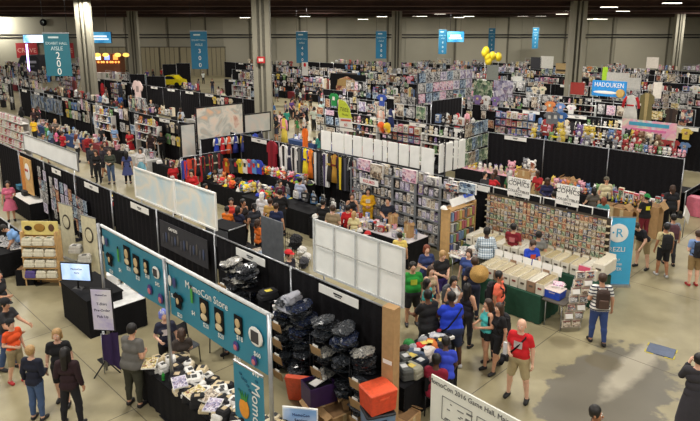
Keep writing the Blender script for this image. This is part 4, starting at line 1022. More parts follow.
# ================================================================= far-left stall: folded shirt display, prints table
q = at(46, 284, 0); t = thing('shirt_display', 'wooden slatted rack of folded white shirts with a yellow header', 'display rack', q, -.05)
wood = mat('pale_pine', (196, 158, 106), .6, scale=8, var=.15)
for s in (-1, 1): b = MB(); b.box((s*.52, 0, .85), (.05, .3, 1.7), wood); b.build('side_frame', t)
for z in (.28, .62, .96, 1.3):
    b = MB(); b.box((0, -.05, z), (1.05, .36, .03), wood, Matrix.Rotation(.15, 3, 'X')); b.build('shelf_board', t)
b = MB(); b.box((0, .02, 1.78), (1.1, .04, .42), mat('yellow_header', (214, 196, 120), .6)); b.build('header', t)
b = MB(); b.ball((.0, -.01, 1.8), (.17, .012, .13), mat('gold_print', (150, 110, 40), .6)); b.ball((-.35, -.01, 1.78), (.12, .012, .08), BLK2); b.ball((.36, -.01, 1.8), (.09, .012, .12), C((90, 60, 40))); b.build('header_print', t)
b = MB(); b.box((0, .13, .85), (1.0, .02, 1.7), wood); b.build('back_panel', t)
for r_, z in enumerate((.32, .66, 1.0, 1.34)):
    for i in range(3):
        c_ = (206, 200, 180) if not (r_ == 0 and i == 0) else (84, 70, 130)
        P_FOLD.put(q+Vector((-.33+.33*i, -.12, z-.02)), -.05, (.36, .38, .62), {0: C(c_, .9), 1: C((120, 130, 110))}, '%s folded shirt on shelf %s of display' % ('purple' if c_[0] < 100 else 'cream', ('one', 'two', 'three', 'four')[r_]), 'shirts on the slatted rack')
q = at(28, 283, 0); put_box(q, .1, .5, .4, .5, '', 'black-draped stock box left of the wooden shirt rack', m=BLK2); AUTO.pop()
for x, y, lb in ((71, 262, 'left white standing banner with a black lanyard pouch behind monitor'), (93, 270, 'right white standing banner with round emblem behind the monitor')):
    q = on_v(x, y, 6.9); t = pullup(Vector((q.x, q.y, 0)), RU+.2, .75, 1.9, mat('cream_banner', (214, 208, 178), .6), lb)
    b = MB(); b.ball((0, -.02, 1.35), (.22, .012, .26), C((70, 62, 50)), 14, 8); b.ball((0, -.03, 1.35), (.17, .012, .2), C((214, 208, 178)), 14, 8); b.build('emblem', t)
    t2 = thing('lanyard_pouch', 'black pouch with yellow lanyard hung on the %s standing banner' % lb.split()[0], 'pouch', (q.x+.3, q.y-.12, 1.0), RU)
    b = MB(); b.rbox((0, 0, .2), (.2, .08, .5), BLK2, .03); b.build('pouch', t2); b = MB(); b.tube([(-.06, -.04, .45), (0, -.05, .8), (.06, -.04, .45)], .015, C((210, 180, 50))); b.build('lanyard', t2)
for i, (x, y) in enumerate(((76, 252), (85, 262), (70, 275), (82, 272))): P_FOLD.put(at(x, y, .55), .3*i, (.45, .4, .7), {0: C((200, 198, 190), .9), 1: C((90, 90, 90))}, 'pale folded cloth beside the monitor stand')
# print table at the left edge and the white-topped table behind
q = at(14, 244, .75); table(Vector((q.x-.25, q.y, 0)), RU, 2.0, 1.0, 'black table covered with white prints at the left edge', h=.76)
for i in range(12):
    p = Vector((q.x-.35, q.y, 0))+Vector((math.cos(RU), math.sin(RU), 0))*(-.8+.15*i)+Vector((.7, .7, 0))*RNG.uniform(-.25, .25); p.z = .775+.004*i
    P_PRINT.put(p, 0, (.26, 1, .34), {0: A('mono', 6., 1), 1: WHITE}, 'white and grey print lying on the left table', 'prints on the left table', rot=(-PI/2, 0, RU+RNG.uniform(-.4, .4)))
q = at(32, 197, .75); table(Vector((q.x, q.y, 0)), RU, 2.2, .9, 'white-topped table with pink items in front of the mask banner', top=WHITE, h=.76)
for x, y, c_, lb in ((42, 193, (214, 60, 120), 'pink hat on the white-topped table'), (47, 196, (120, 60, 150), 'purple bundle on the white-topped table'), (21, 189, (60, 120, 150), 'teal storage box on the white-topped table'), (26, 195, (40, 40, 44), 'black case on the white-topped table')):
    P_BAG.put(at(x, y, .78), 0, (.4, .4, .6), {0: C(c_), 1: C(c_)}, lb, auto=False) if 'box' not in lb and 'case' not in lb else P_TUB.put(at(x, y, .78), RU, (.35, .25, .2), {0: C(c_), 1: C(c_)}, lb, auto=False)
P_WIG.put(at(21, 181, .95)*1, 0, .38, {0: HAIR['white'], 1: SKIN[0]}, 'white wig on a stand behind the white-topped table', auto=False)
for (ua, va, ln, lb) in ((-24.6, 5.6, 3.05, 'black drape bay at the left edge, below the mask banner'), (-21.5, 5.6, 2.6, 'black drape bay above the wooden shirt rack')):
    drape_panel(W(ua, va), RU, ln, 1.25, lb)

# ================================================================= merch table right of the drape end
q = at(417, 362, .8)
table(Vector((q.x-.1, q.y+.05, 0)), RR, 1.75, 1.05, 'black table piled with caps and shirts right of the tall carton', h=.78)
CC = [((60, 62, 66), 'dark grey'), ((150, 152, 156), 'light grey'), ((40, 130, 60), 'green'), ((190, 40, 44), 'red'), ((110, 110, 110), 'grey'), ((190, 176, 130), 'tan'), ((70, 80, 100), 'slate')]
for i, (x, y, c_, nm, kd) in enumerate(((409, 340, (40, 130, 60), 'green', 0), (414, 345, (160, 162, 166), 'silver', 0), (424, 337, (150, 152, 156), 'light grey', 0), (405, 346, (60, 40, 40), 'dark red', 0), (404, 357, (70, 72, 70), 'dark grey', 1), (411, 357, (150, 150, 120), 'khaki', 1), (417, 352, (74, 88, 110), 'slate blue', 1), (425, 345, (196, 34, 38), 'red', 1), (428, 350, (210, 200, 190), 'white', 1), (432, 343, (190, 100, 40), 'orange', 1), (406, 367, (90, 92, 90), 'mid grey', 1), (413, 366, (160, 158, 140), 'pale khaki', 1), (437, 336, (180, 182, 190), 'silver grey', 1), (441, 340, (60, 62, 70), 'charcoal', 1), (419, 360, (40, 48, 60), 'dark blue', 1))):
    z = .98
    if kd: P_FOLD.put(at(x, y, z)-Vector((0, 0, .18)), .5*i, (.45, .42, .6), {0: C(c_, .9), 1: C((214, 190, 90) if i % 2 else (200, 200, 200))}, '%s folded shirt on the cap table' % nm, auto=False)
    else: P_CAP.put(at(x, y, z)-Vector((0, 0, .1)), .9*i, .27, {0: C(c_), 1: C(c_)}, '%s cap on the black cap table' % nm, auto=False)
b = MB(); t = thing('display_case', 'glossy white display tray with dark items at the end of the cap table', 'tray', at(438, 337, .92), .5)
b.box((0, 0, 0), (.62, .4, .06), WHITE); b.build('tray', t); b = MB()
for i in range(4): b.box((-.22+.15*i, 0, .045), (.09, .3, .04), DARKMETAL)
b.build('goods', t)
q = at(424, 388, .45); t = thing('black_chair', 'black plastic chair of the person in maroon', 'chair', (q.x+.2, q.y-.05, 0), PI)
b = MB(); b.rbox((0, 0, .45), (.48, .46, .05), BLK2, .08); b.build('seat', t); b = MB(); b.grid(lambda u_, v_: ((u_-.5)*.46, .25-.05*math.sin(u_*PI), .56+.3*v_), 8, 4, BLK2); b.build('backrest', t)
for s in (-1, 1):
    for yy in (-.2, .22): b = MB(); b.tube([(s*.21, yy, 0), (s*.2, yy, .44)], .014, DARKMETAL); b.build('leg', t)
# big map board in the lower middle
a, c_ = at(432, 374, 1.9), at(533, 428, 1.9); L = (c_-a).length+.7; d_ = (c_-a).normalized(); rz = math.atan2(d_.y, d_.x)
t = thing('map_board', 'large white map board with event title across its top edge', 'sign', (a.x, a.y, 0), rz)
b = MB(); b.box((L/2, 0, 1.2), (L, .03, 1.4), mat('white_board', (226, 226, 216), .5, var=.03)); b.build('board', t)
b = MB(); b.box((L/2+.3, .2, 1.62), (L+.2, .04, .05), DARKMETAL); b.box((L/2+.3, .2, .8), (L+.2, .04, .05), DARKMETAL)
for x in (.3, L*.5, L): b.box((x, .2, .8), (.05, .05, 1.6), DARKMETAL)
b.build('rail', t)
lettering('MomoCon 2016 Game Hall, Main Stage, Exhibit Hall', .125, C((70, 70, 74)), t, (L/2-.12, -.02, 1.8), ext=.002, sx=.93)
b = MB(); lm = C((110, 110, 108))
rr = random.Random(4)
for x0, z0, w_, h_ in ((.25, 1.2, .6, .42), (.95, 1.1, .9, .5), (1.95, 1.2, .6, .4)):
    for zz in (z0, z0+h_): b.box((x0+w_/2, -.018, zz), (w_, .006, .012), lm)
    for xx in (x0, x0+w_): b.box((xx, -.018, z0+h_/2), (.012, .006, h_), lm)
    for i in range(16): b.box((x0+w_*rr.random(), -.018, z0+h_*rr.random()), (rr.uniform(.03, .14), .006, .018), lm)
b.build('map_print', t)

# ================================================================= PEOPLE one could point at
B, D_, N_, W_ = (24, 24, 27), (44, 44, 48), (24, 28, 46), (220, 218, 212)
JEAN, DJEAN, KH = (62, 84, 124), (40, 48, 66), (150, 136, 104)
person(('head', -3, 270), 90, 'person in a black top cut by the left edge above the tablet holder', (B, 'short'), ('trousers', D_), 1, ('black', 'short'), ('down', 'bent'))
person(('head', 2, 298), 80, 'person in dark grey T-shirt and jeans holding a purple booklet, left edge', (D_, 'short'), ('trousers', JEAN), 1, ('black', 'short'), ('reach', 'reach'), 'step', 6, hat=('cap', B))
person(('head', 10, 319), 65, 'boy in orange T-shirt, dark cap, khaki shorts and red shoes', ((226, 84, 36), 'short'), ('shorts', KH), 0, ('brown', 'short'), ('down', 'bent'), 'step', 0, h=1.52, hat=('backcap', B), shoe=(180, 40, 44))
person(('head', 30, 345), 170, 'blond boy in navy long-sleeved shirt and jeans, back to us', (N_, 'long'), ('trousers', (70, 92, 130)), 0, ('blond', 'short'), ('down', 'bent'), h=1.62)
person(('head', 56, 329), 12, 'blond teenager in black T-shirt and shorts facing the camera', (B, 'short'), ('shorts', B), 0, ('blond', 'mid'), ('down', 'down'), 'step', h=1.68)
person(('head', 65, 347), 178, 'person with long dark hair in dark red-black hoodie, back to us', ((42, 22, 28), 'hood'), ('trousers', (26, 26, 32)), 1, ('black', 'long'), ('bent', 'down'), 'apart', h=1.68)
person(('head', 129, 325), 160, 'man in grey T-shirt and olive trousers shopping at the shirt table', ((98, 96, 92), 'short'), ('trousers', (58, 58, 46)), 1, ('black', 'short'), ('low', 'bent'), 'stand', 7, g=1.4, h=1.8)
person(('head', 164, 310), 20, 'cosplayer with blue-violet hair and patterned dark top behind the shirt table', ((34, 36, 56), 'short'), ('trousers', B), 0, ('blue', 'curly'), ('down', 'bent'), 'stand', 0, fem=1, h=1.66, print_=((210, 200, 200), 'f'))
person(('foot', 228, 352), -60, 'helper in grey top and jeans bending under the right price banner', ((130, 130, 134), 'short'), ('trousers', JEAN), 1, ('brown', 'short'), ('reach', 'reach'), 'step', 38, h=1.7)
person(('head', 181, 328), 200, 'person in dark top leaning among boxes behind the ball chair', ((60, 52, 48), 'short'), ('trousers', D_), 0, ('brown', 'mid'), ('bent', 'low'), h=1.5)
person(('head', 289, 250), 60, 'man in red baseball cap and dark glasses behind the near drape', ((30, 28, 40), 'short'), ('trousers', B), 0, ('brown', 'short'), ('down', 'down'), h=1.8, hat=('cap', (200, 34, 40)))
# crowd around the cap table
G_ = person(('head', 413, 262), 8, 'man in bright green T-shirt with a yellow bird print', ((36, 140, 52), 'short'), ('shorts', D_), 1, ('black', 'short'), ('down', 'down'), g=1.35, h=1.75, print_=((190, 200, 60), 'f'))
person(('head', 427, 245), 15, 'woman with short auburn hair in navy blue polo shirt, arms crossed low', ((44, 58, 104), 'short'), ('skirt', (30, 36, 60)), 0, ('red', 'mid'), ('front', 'front'), fem=1, g=1.1, h=1.66)
person(('head', 442, 250), 28, 'blond person in black T-shirt and purple shorts reading a leaflet', (B, 'short'), ('shorts', (54, 40, 110)), 0, ('blond', 'short'), ('front', 'bent'), g=1.2, h=1.72, head=(0, 18))
person(('head', 431, 266), 20, 'woman with brown hair in a tan tank top beside the green-shirted man', ((170, 150, 120), 'tank'), ('shortshorts', DJEAN), 0, ('brown', 'long'), ('down', 'down'), fem=1, h=1.62)
person(('head', 428, 279), 60, 'woman in glasses with black hair and teal top', ((60, 170, 166), 'short'), ('trousers', DJEAN), 1, ('black', 'mid'), ('bent', 'down'), fem=1, h=1.6)
person(('head', 430, 291), 205, 'large man in black T-shirt leaning over the cap table', (B, 'short'), ('shorts', B), 3, ('black', 'short'), ('reach', 'reach'), 'apart', 8, g=1.45, h=1.82)
w = person(('head', 453, 293), 190, 'large man in royal blue T-shirt and denim shorts, shoulder strap across his back', ((34, 66, 206), 'short'), ('shorts', (44, 54, 82)), 4, ('black', 'short'), ('reach', 'low'), 'apart', 8, g=1.5, h=1.84, shoe=(200, 200, 205))
b = MB(); b.tube([w[1]((-.2, .12, 1.42)), w[1]((-.02, .23, 1.25)), w[1]((.16, .22, 1.05)), w[1]((.28, .1, .92))], .018, BLK2, 6); b.tube([w[1]((.28, .1, .92)), w[1]((.3, .04, .9))], .08, C((150, 30, 50)), 8)
tag(b.build('shoulder_bag'), 'dark shoulder bag with red pouch on the royal blue shirt man', 'bag')
w = person(('head', 454, 276), 35, 'woman with black hair in white tank top and grey backpack strap', (W_, 'tank'), ('shorts', D_), 1, ('black', 'mid'), ('down', 'bent'), fem=1, g=1.15, h=1.66, head=(-20, 8)); backpack(w, 'grey backpack of the woman in the white tank top', (96, 98, 104))
person(('head', 468, 283), 140, 'woman with long black hair in a dark sleeveless top beside blue shirt', ((40, 36, 44), 'tank'), ('trousers', D_), 1, ('black', 'long'), ('down', 'front'), fem=1, g=1.15, h=1.66)
person(('head', 450, 300), 170, 'dark-haired person in blue T-shirt squeezed between the two large men', ((60, 90, 190), 'short'), ('trousers', D_), 4, ('black', 'short'), ('low', 'low'), h=1.6)
person(('head', 475, 257), 165, 'person in dark navy top carrying a straw hat on the back', ((30, 34, 58), 'short'), ('trousers', DJEAN), 1, ('brown', 'short'), ('bent', 'strap'), h=1.75, hat=None)
q = at(476.5, 266, 1.45); t = tag(MB().grid(lambda u_, v_: (.25*math.cos(2*PI*u_)*(1-v_), -.13*v_-.02, .25*math.sin(2*PI*u_)*(1-v_)), 28, 6, mat('woven_straw', (200, 160, 92), .7, scale=60, var=.25, bump=.6)).build('straw_hat', None, (q.x, q.y-.35, 1.38), 0), 'golden conical straw hat hanging on a navy-shirted back', 'hat')
w = person(('head', 469, 249), -30, 'person with brown hair half hidden beside the straw hat carrier', ((60, 80, 140), 'short'), ('trousers', DJEAN), 0, ('brown', 'mid'), ('bent', 'down'), h=1.65)
w = person(('head', 500, 271), 60, 'man in salmon T-shirt with black backpack turned to the right', ((236, 112, 84), 'short'), ('shorts', DJEAN), 2, ('black', 'short'), ('down', 'down'), 'step', 0, g=1.1, h=1.78); backpack(w, 'black backpack on the man in the salmon shirt', (30, 30, 36))
w = person(('head', 488, 299), -70, 'woman with long light brown hair, teal tank top and black shorts', ((76, 190, 186), 'tank'), ('shortshorts', B), 1, ('brown', 'long'), ('front', 'bent'), 'step', 0, fem=1, h=1.66)
w = person(('head', 499, 303), -60, 'person in black behind the teal tank top woman, brown hair', (B, 'short'), ('shorts', B), 1, ('brown', 'long'), ('down', 'down'), 'walk', fem=1, h=1.66); backpack(w, 'big black backpack right of the teal tank top woman', (28, 28, 34))
w = person(('head', 492, 306), 150, 'woman with long brown hair in white top behind teal tank top', (W_, 'tank'), ('trousers', DJEAN), 0, ('brown', 'long'), ('down', 'down'), fem=1, h=1.35)
w = person(('head', 522, 319), -35, 'bald man in red T-shirt and khaki shorts carrying a camera', ((206, 28, 38), 'short'), ('shorts', (176, 160, 122)), 0, None, ('down', 'bent'), 'apart', 0, g=1.2, h=1.82, shoe=(20, 20, 22), print_=((190, 180, 180), 'f'))
f = w[1]; t = thing('camera', 'black camera with lens hanging from a strap beside the red T-shirt', 'camera', f((-.2, -.3, 1.02)), math.radians(-35))
b = MB(); b.rbox((0, 0, 0), (.17, .09, .13), DARKMETAL, .03); b.build('camera_body', t); b = MB(); b.tube([(0, -.04, 0), (0, -.22, -.02)], [.045, .055], BLK2, 12); b.build('lens', t)
b = MB(); b.box((.0, .0, .2), (.07, .05, .26), C((210, 210, 214))); b.build('flash', t)
b = MB(); sm = (Matrix.LocRotScale(t.location, Euler((0, 0, math.radians(-35))), (1, 1, 1))).inverted(); b.tube([sm @ f(p_) for p_ in ((-.14, -.24, 1.08), (.0, -.16, 1.25), (.12, -.1, 1.42), (.13, .05, 1.47), (.05, .15, 1.35), (-.18, .14, 1.12))], .018, BLK2, 6); b.build('strap', t)
w = person(('head', 603, 273), 172, 'man in navy and white striped polo shirt and blue jeans walking away', (W_, 'short'), ('trousers', (52, 74, 130)), 1, ('brown', 'short'), ('bent', 'down'), 'step', 0, g=1.25, h=1.85)
sp = [o for o in bpy.data.objects if o.parent == w[0] and o.name.startswith('shirt')][0]
def stripes(name, c0, c1, sc, axis=2, c2=None):
    m, nt, b_ = _new(name); n = nt.nodes; l = nt.links; tc = n.new('ShaderNodeTexCoord'); sx = n.new('ShaderNodeSeparateXYZ'); l.new(tc.outputs['Object'], sx.inputs[0])
    def wv(o):
        k = n.new('ShaderNodeMath'); k.operation = 'MULTIPLY'; k.inputs[1].default_value = sc; l.new(o, k.inputs[0])
        f_ = n.new('ShaderNodeMath'); f_.operation = 'FRACT'; l.new(k.outputs[0], f_.inputs[0]); g = n.new('ShaderNodeMath'); g.operation = 'GREATER_THAN'; g.inputs[1].default_value = .62; l.new(f_.outputs[0], g.inputs[0]); return g.outputs[0]
    a_ = wv(sx.outputs[2]); 
    if c2:
        b2 = wv(sx.outputs[0]); ad = n.new('ShaderNodeMath'); ad.operation = 'ADD'; l.new(a_, ad.inputs[0]); l.new(b2, ad.inputs[1]); hf = n.new('ShaderNodeMath'); hf.operation = 'MULTIPLY'; hf.inputs[1].default_value = .5; l.new(ad.outputs[0], hf.inputs[0]); a_ = hf.outputs[0]
    mx = n.new('ShaderNodeMix'); mx.data_type = 'RGBA'; mx.inputs[6].default_value = lin(c0)+(1,); mx.inputs[7].default_value = lin(c1)+(1,); l.new(a_, mx.inputs[0]); l.new(mx.outputs[2], b_.inputs['Base Color']); b_.inputs['Roughness'].default_value = .9; return m
def swap(o, m): o.data.materials.clear(); o.data.materials.append(m)
swap(sp, stripes('striped_knit', (226, 224, 218), (36, 42, 66), 13)); backpack(w, 'brown backpack slung on the striped polo shirt', (62, 46, 40), (84, 64, 54))
w = person(('head', 487, 227), 178, 'tall dark-skinned man in pale blue checked shirt at the comic boxes', ((200, 214, 224), 'long'), ('trousers', (60, 60, 50)), 4, ('black', 'short'), ('low', 'down'), g=1.2, h=1.88)
sp = [o for o in bpy.data.objects if o.parent == w[0] and o.name.startswith('shirt')][0]; swap(sp, stripes('checked_cloth', (214, 224, 230), (92, 122, 150), 16, c2=1))
person(('head', 514, 223), 150, 'person in dark crimson shirt at the long white comic boxes', ((124, 24, 36), 'short'), ('trousers', D_), 1, ('black', 'short'), ('low', 'bent'), h=1.78, print_=((190, 110, 110), 'back'))
person(('head', 532, 239), 10, 'boy in royal blue T-shirt with red and yellow emblem between comic tables', ((36, 70, 190), 'short'), ('trousers', D_), 0, ('brown', 'short'), ('low', 'low'), 'stand', 4, h=1.68, print_=((214, 80, 50), 'f'), head=(0, 20))
w = person(('head', 539, 231), 165, 'person in grey shirt browsing the comic wall behind the blue-shirted boy', ((120, 120, 116), 'short'), ('trousers', D_), 1, ('black', 'short'), ('low', 'bent'), h=1.7)
# right-hand aisle
person(('foot', 641, 268), -60, 'man in black T-shirt and khaki shorts bending by the blue R banner', ((28, 28, 36), 'short'), ('shorts', (160, 140, 104)), 0, ('brown', 'short'), ('reach', 'low'), 'apart', 42, g=1.2, h=1.8)
person(('head', 647, 194), 190, 'person in green cap, black shirt with yellow print and red trousers', (B, 'short'), ('trousers', (110, 26, 40)), 1, ('black', 'short'), ('bent', 'low'), g=1.2, h=1.76, hat=('backcap', (30, 130, 60)), print_=((224, 214, 40), 'back'))
person(('head', 673, 185), 170, 'person in all black with brown hair by the black drape, right', ((30, 32, 38), 'short'), ('trousers', B), 0, ('brown', 'mid'), ('bent', 'down'), g=1.2, h=1.82)
w = person(('head', 667, 223), 175, 'person in cream top and long black shorts, white trainers, walking away', ((200, 186, 140), 'short'), ('shorts', (26, 26, 30)), 2, ('black', 'short'), ('down', 'down'), 'step', h=1.74, shoe=(190, 190, 190)); backpack(w, 'black backpack on the cream-topped walker', (24, 24, 28))
w = person(('head', 674, 214), 170, 'person in grey-blue top in front of the cream-topped walker', ((140, 146, 160), 'short'), ('trousers', D_), 1, ('black', 'short'), ('down', 'down'), 'step', h=1.74); backpack(w, 'dark pink backpack beside the cream-topped walker', (90, 56, 66))
w = person(('head', 699, 230), 175, 'person in pale blue shirt, khaki shorts and red shoes at right edge', ((120, 150, 200), 'short'), ('shorts', (150, 124, 84)), 0, ('brown', 'short'), ('bent', 'down'), 'stand', h=1.76, shoe=(160, 40, 40)); backpack(w, 'black backpack on the pale blue shirt at right edge', (26, 28, 36))
b = MB(); q = at(683, 222, 1.7); t = thing('placard', 'white placard held high at the right edge', 'sign', q, .9); b.box((.5, 0, .1), (1.1, .03, .34), WHITE, Matrix.Rotation(.5, 3, 'Y')); b.build('board', t); b = MB(); b.tube([(.55, .03, .1), (.62, .06, -.7)], .015, CHROME); b.build('handle', t)
person(('head', 700, 353), 165, 'person in long dark grey coat cut by the bottom right edge', ((52, 50, 56), 'coat'), ('trousers', B), 0, ('black', 'short'), ('face', 'bent'), h=1.74)
person(('head', 597, 406), 60, 'black-haired head of a person at the bottom edge', (B, 'short'), ('trousers', B), 2, ('black', 'short'), ('down', 'down'), h=1.75)
# seated person in maroon
w = person((at(436, 358, 1.27).x, at(436, 358, 1.27).y, -.42), 160, 'seated person in maroon T-shirt behind the white map board', ((140, 26, 52), 'short'), ('trousers', D_), 4, ('black', 'short'), ('low', 'low'), 'sit', 6, h=1.75)
person(('head', 446, 340), 170, 'person in blue vest over black bent at the cap table', ((50, 70, 190), 'short'), ('trousers', B), 4, ('black', 'short'), ('reach', 'low'), 'stand', 20, g=1.2, h=1.6)
person(('foot', 26, 268), -75, 'person in pale blue shirt leaning over the table of white prints', ((120, 160, 210), 'short'), ('trousers', D_), 1, ('black', 'short'), ('reach', 'reach'), 'stand', 48, h=1.74)
person(('head', 7, 181), 30, 'woman in pink apron dress by the white-topped table, left edge', ((214, 110, 140), 'dress'), ('shorts', B), 1, ('black', 'mid'), ('bent', 'down'), fem=1, h=1.66)
# people inside the collectors' stall and at the amplifier box
person(('head', 368, 188), 0, 'person in yellow animal costume with white belly', ((226, 172, 30), 'long'), ('trousers', (226, 172, 30)), 1, ('black', 'long'), ('front', 'front'), g=1.25, h=1.7, print_=((226, 222, 210), 'f'))
person(('head', 388, 197), -20, 'man in dark navy T-shirt standing behind the toy counter', ((26, 30, 44), 'short'), ('trousers', (60, 60, 70)), 1, ('black', 'short'), ('bent', 'front'), g=1.2, h=1.78)
person(('head', 348, 205), 170, 'person in red jacket with black hair seen from behind', ((196, 34, 40), 'long'), ('trousers', DJEAN), 1, ('black', 'short'), ('down', 'bent'), h=1.6)
person(('head', 354, 211), 170, 'blond-haired person in cream top beside the red jacket', ((222, 210, 160), 'short'), ('skirt', (200, 200, 200)), 0, ('blond', 'mid'), ('down', 'down'), fem=1, h=1.5)
person(('head', 352, 193), 5, 'woman in black tank top facing us near the yellow costume', (B, 'tank'), ('trousers', B), 1, ('brown', 'mid'), ('down', 'down'), fem=1, g=1.1, h=1.66)
person(('head', 333, 205), 165, 'man in tan-brown shirt seen from behind near the red jacket', ((150, 132, 104), 'short'), ('trousers', KH), 0, ('brown', 'short'), ('down', 'bent'), g=1.2, h=1.76)
person(('head', 323, 199), 165, 'man in black shirt left of the tan-brown shirt', (B, 'short'), ('trousers', B), 1, ('black', 'short'), ('low', 'down'), g=1.1, h=1.76)
person(('head', 300, 177), 150, 'person in pale blue-grey shirt shopping under the long costumes', ((168, 176, 200), 'short'), ('trousers', N_), 1, ('black', 'short'), ('bent', 'low'), h=1.74)
person(('head', 280, 180), 40, 'person in maroon top near the long dark red costume', ((90, 30, 54), 'short'), ('trousers', B), 1, ('black', 'short'), ('bent', 'bent'), fem=1, h=1.66)
person(('head', 280, 189), 175, 'person all in black with back turned below the maroon top', (B, 'long'), ('trousers', B), 1, ('black', 'short'), ('bent', 'low'), g=1.1, h=1.8)
person(('head', 262, 192), 160, 'person with white wig and white hooded top', ((222, 222, 226), 'hood'), ('trousers', D_), 0, ('white', 'hood'), ('down', 'bent'), h=1.7)
person(('head', 270, 198), 170, 'person in mustard top right of the white hooded one', ((200, 160, 90), 'short'), ('trousers', B), 1, ('brown', 'short'), ('down', 'down'), h=1.7)
person(('head', 276, 203), 170, 'person in dark navy top with brown hair behind the grey partition', ((30, 40, 74), 'short'), ('trousers', B), 1, ('brown', 'short'), ('down', 'down'), h=1.72)
person(('head', 231, 198), 10, 'person in orange-red tank top behind the amplifier box', ((226, 70, 60), 'tank'), ('trousers', D_), 1, ('black', 'short'), ('down', 'down'), h=1.66)
person(('head', 227, 206), 160, 'person in bright orange shirt left of the amplifier box', ((236, 120, 30), 'short'), ('trousers', D_), 1, ('black', 'short'), ('low', 'low'), h=1.6)
person(('head', 243, 199), 60, 'person in black and tan top talking behind the amplifier box', ((40, 34, 34), 'tank'), ('trousers', D_), 2, ('black', 'short'), ('down', 'down'), g=1.1, h=1.72)
person(('head', 238, 206), 150, 'person in navy shirt right of the amplifier box, long dark hair', ((36, 40, 66), 'short'), ('trousers', D_), 2, ('black', 'mid'), ('low', 'low'), h=1.62)
person(('head', 258, 219), 130, 'person in orange vest beside the grey partition', ((236, 118, 40), 'short'), ('trousers', B), 2, ('brown', 'mid'), ('low', 'down'), h=1.6)
person(('head', 254, 203), 200, 'person in dark grey top beside the white hooded one', ((50, 52, 60), 'short'), ('trousers', B), 1, ('black', 'tail'), ('down', 'down'), fem=1, h=1.66)
person(('head', 400, 232), 175, 'black-haired person in yellow shirt at the end of the toy counter', ((226, 200, 110), 'short'), ('trousers', D_), 1, ('black', 'short'), ('low', 'down'), h=1.55)
person(('head', 607, 177), 0, 'person with cap and cream T-shirt behind the stacked cartons', ((206, 196, 160), 'short'), ('trousers', D_), 1, ('brown', 'short'), ('down', 'down'), g=1.2, h=1.78, hat=('cap', (90, 84, 70)))
person(('head', 533, 163), 40, 'auburn-haired woman in white tank top and black trousers by comics sign', ((222, 214, 204), 'tank'), ('trousers', B), 0, ('red', 'bun'), ('front', 'down'), 'step', fem=1, h=1.66)
person(('head', 594, 187), 190, 'dark-haired person in grey shirt below the cream T-shirt man', ((96, 90, 84), 'short'), ('trousers', D_), 0, ('black', 'mid'), ('low', 'down'), h=1.7)
person(('head', 604, 197), 170, 'person with auburn hair in teal top by the comic wall end', ((70, 160, 160), 'short'), ('trousers', D_), 0, ('red', 'mid'), ('down', 'down'), fem=1, h=1.64)
# left aisle
for a_ in (((91, 144), 60, 'man in dark grey suit beside the blank white panel', (50, 52, 58), 'long', (60, 60, 62), 'black', 0), ((101, 125), 150, 'person in black top among the left aisle crowd near the table', B, 'short', B, 'brown', 0), ((104, 141), 30, 'person in charcoal top left of the olive-clad one', (70, 60, 64), 'short', D_, 'brown', 1), ((109, 149), 10, 'person in olive jacket and jeans in the left aisle', (60, 66, 54), 'long', (70, 90, 120), 'brown', 0),
           ((114, 125), 160, 'man in pale blue shirt and khaki shorts in the left aisle', (130, 160, 200), 'short', (170, 146, 110), 'brown', 0), ((129, 130), 0, 'person in bright red dress in the left aisle', (190, 36, 44), 'dress', B, 'black', 1), ((126, 151), 190, 'person in blue dress with pale cape, left aisle', (60, 70, 120), 'dress', B, 'black', 1), ((140, 148), 10, 'woman in white jacket and pale blue skirt', (226, 222, 220), 'long', (130, 190, 210), 'black', 1),
           ((150, 133), 180, 'person in dark brown top with long hair near the cloud panels', (56, 40, 44), 'short', (40, 36, 40), 'brown', 1), ((161, 131), 0, 'slim person in all black near the cloud panels', (30, 30, 34), 'long', B, 'black', 0), ((55, 119), 60, 'woman with blond hair in grey dress by the seller table', (110, 100, 92), 'short', D_, 'blond', 1), ((62, 131), 150, 'person in red shirt at the seller table by blank panel', (190, 30, 44), 'short', D_, 'brown', 0),
           ((76, 134), 150, 'person in white lace top next to the red shirt', (220, 214, 210), 'short', D_, 'red', 1), ((33, 118), 170, 'person in yellow T-shirt above the blank white panel', (226, 180, 40), 'short', B, 'black', 0), ((33, 108), 60, 'person with auburn hair in dark top at left booth', (60, 40, 44), 'short', B, 'red', 0)):
    (x, y), hd_, lb, tc, tk, bc, hr, fm = a_
    person(('head', x, y), hd_, lb, (tc, tk), ('skirt' if 'skirt' in lb else ('shorts' if 'shorts' in lb else 'trousers'), bc), 1 if hr == 'black' else 0, (hr, 'long' if fm else 'short'), RNG.choice([('down', 'down'), ('bent', 'down'), ('front', 'bent')]), RNG.choice(['stand', 'step']), fem=fm, h=1.66 if fm else 1.77)

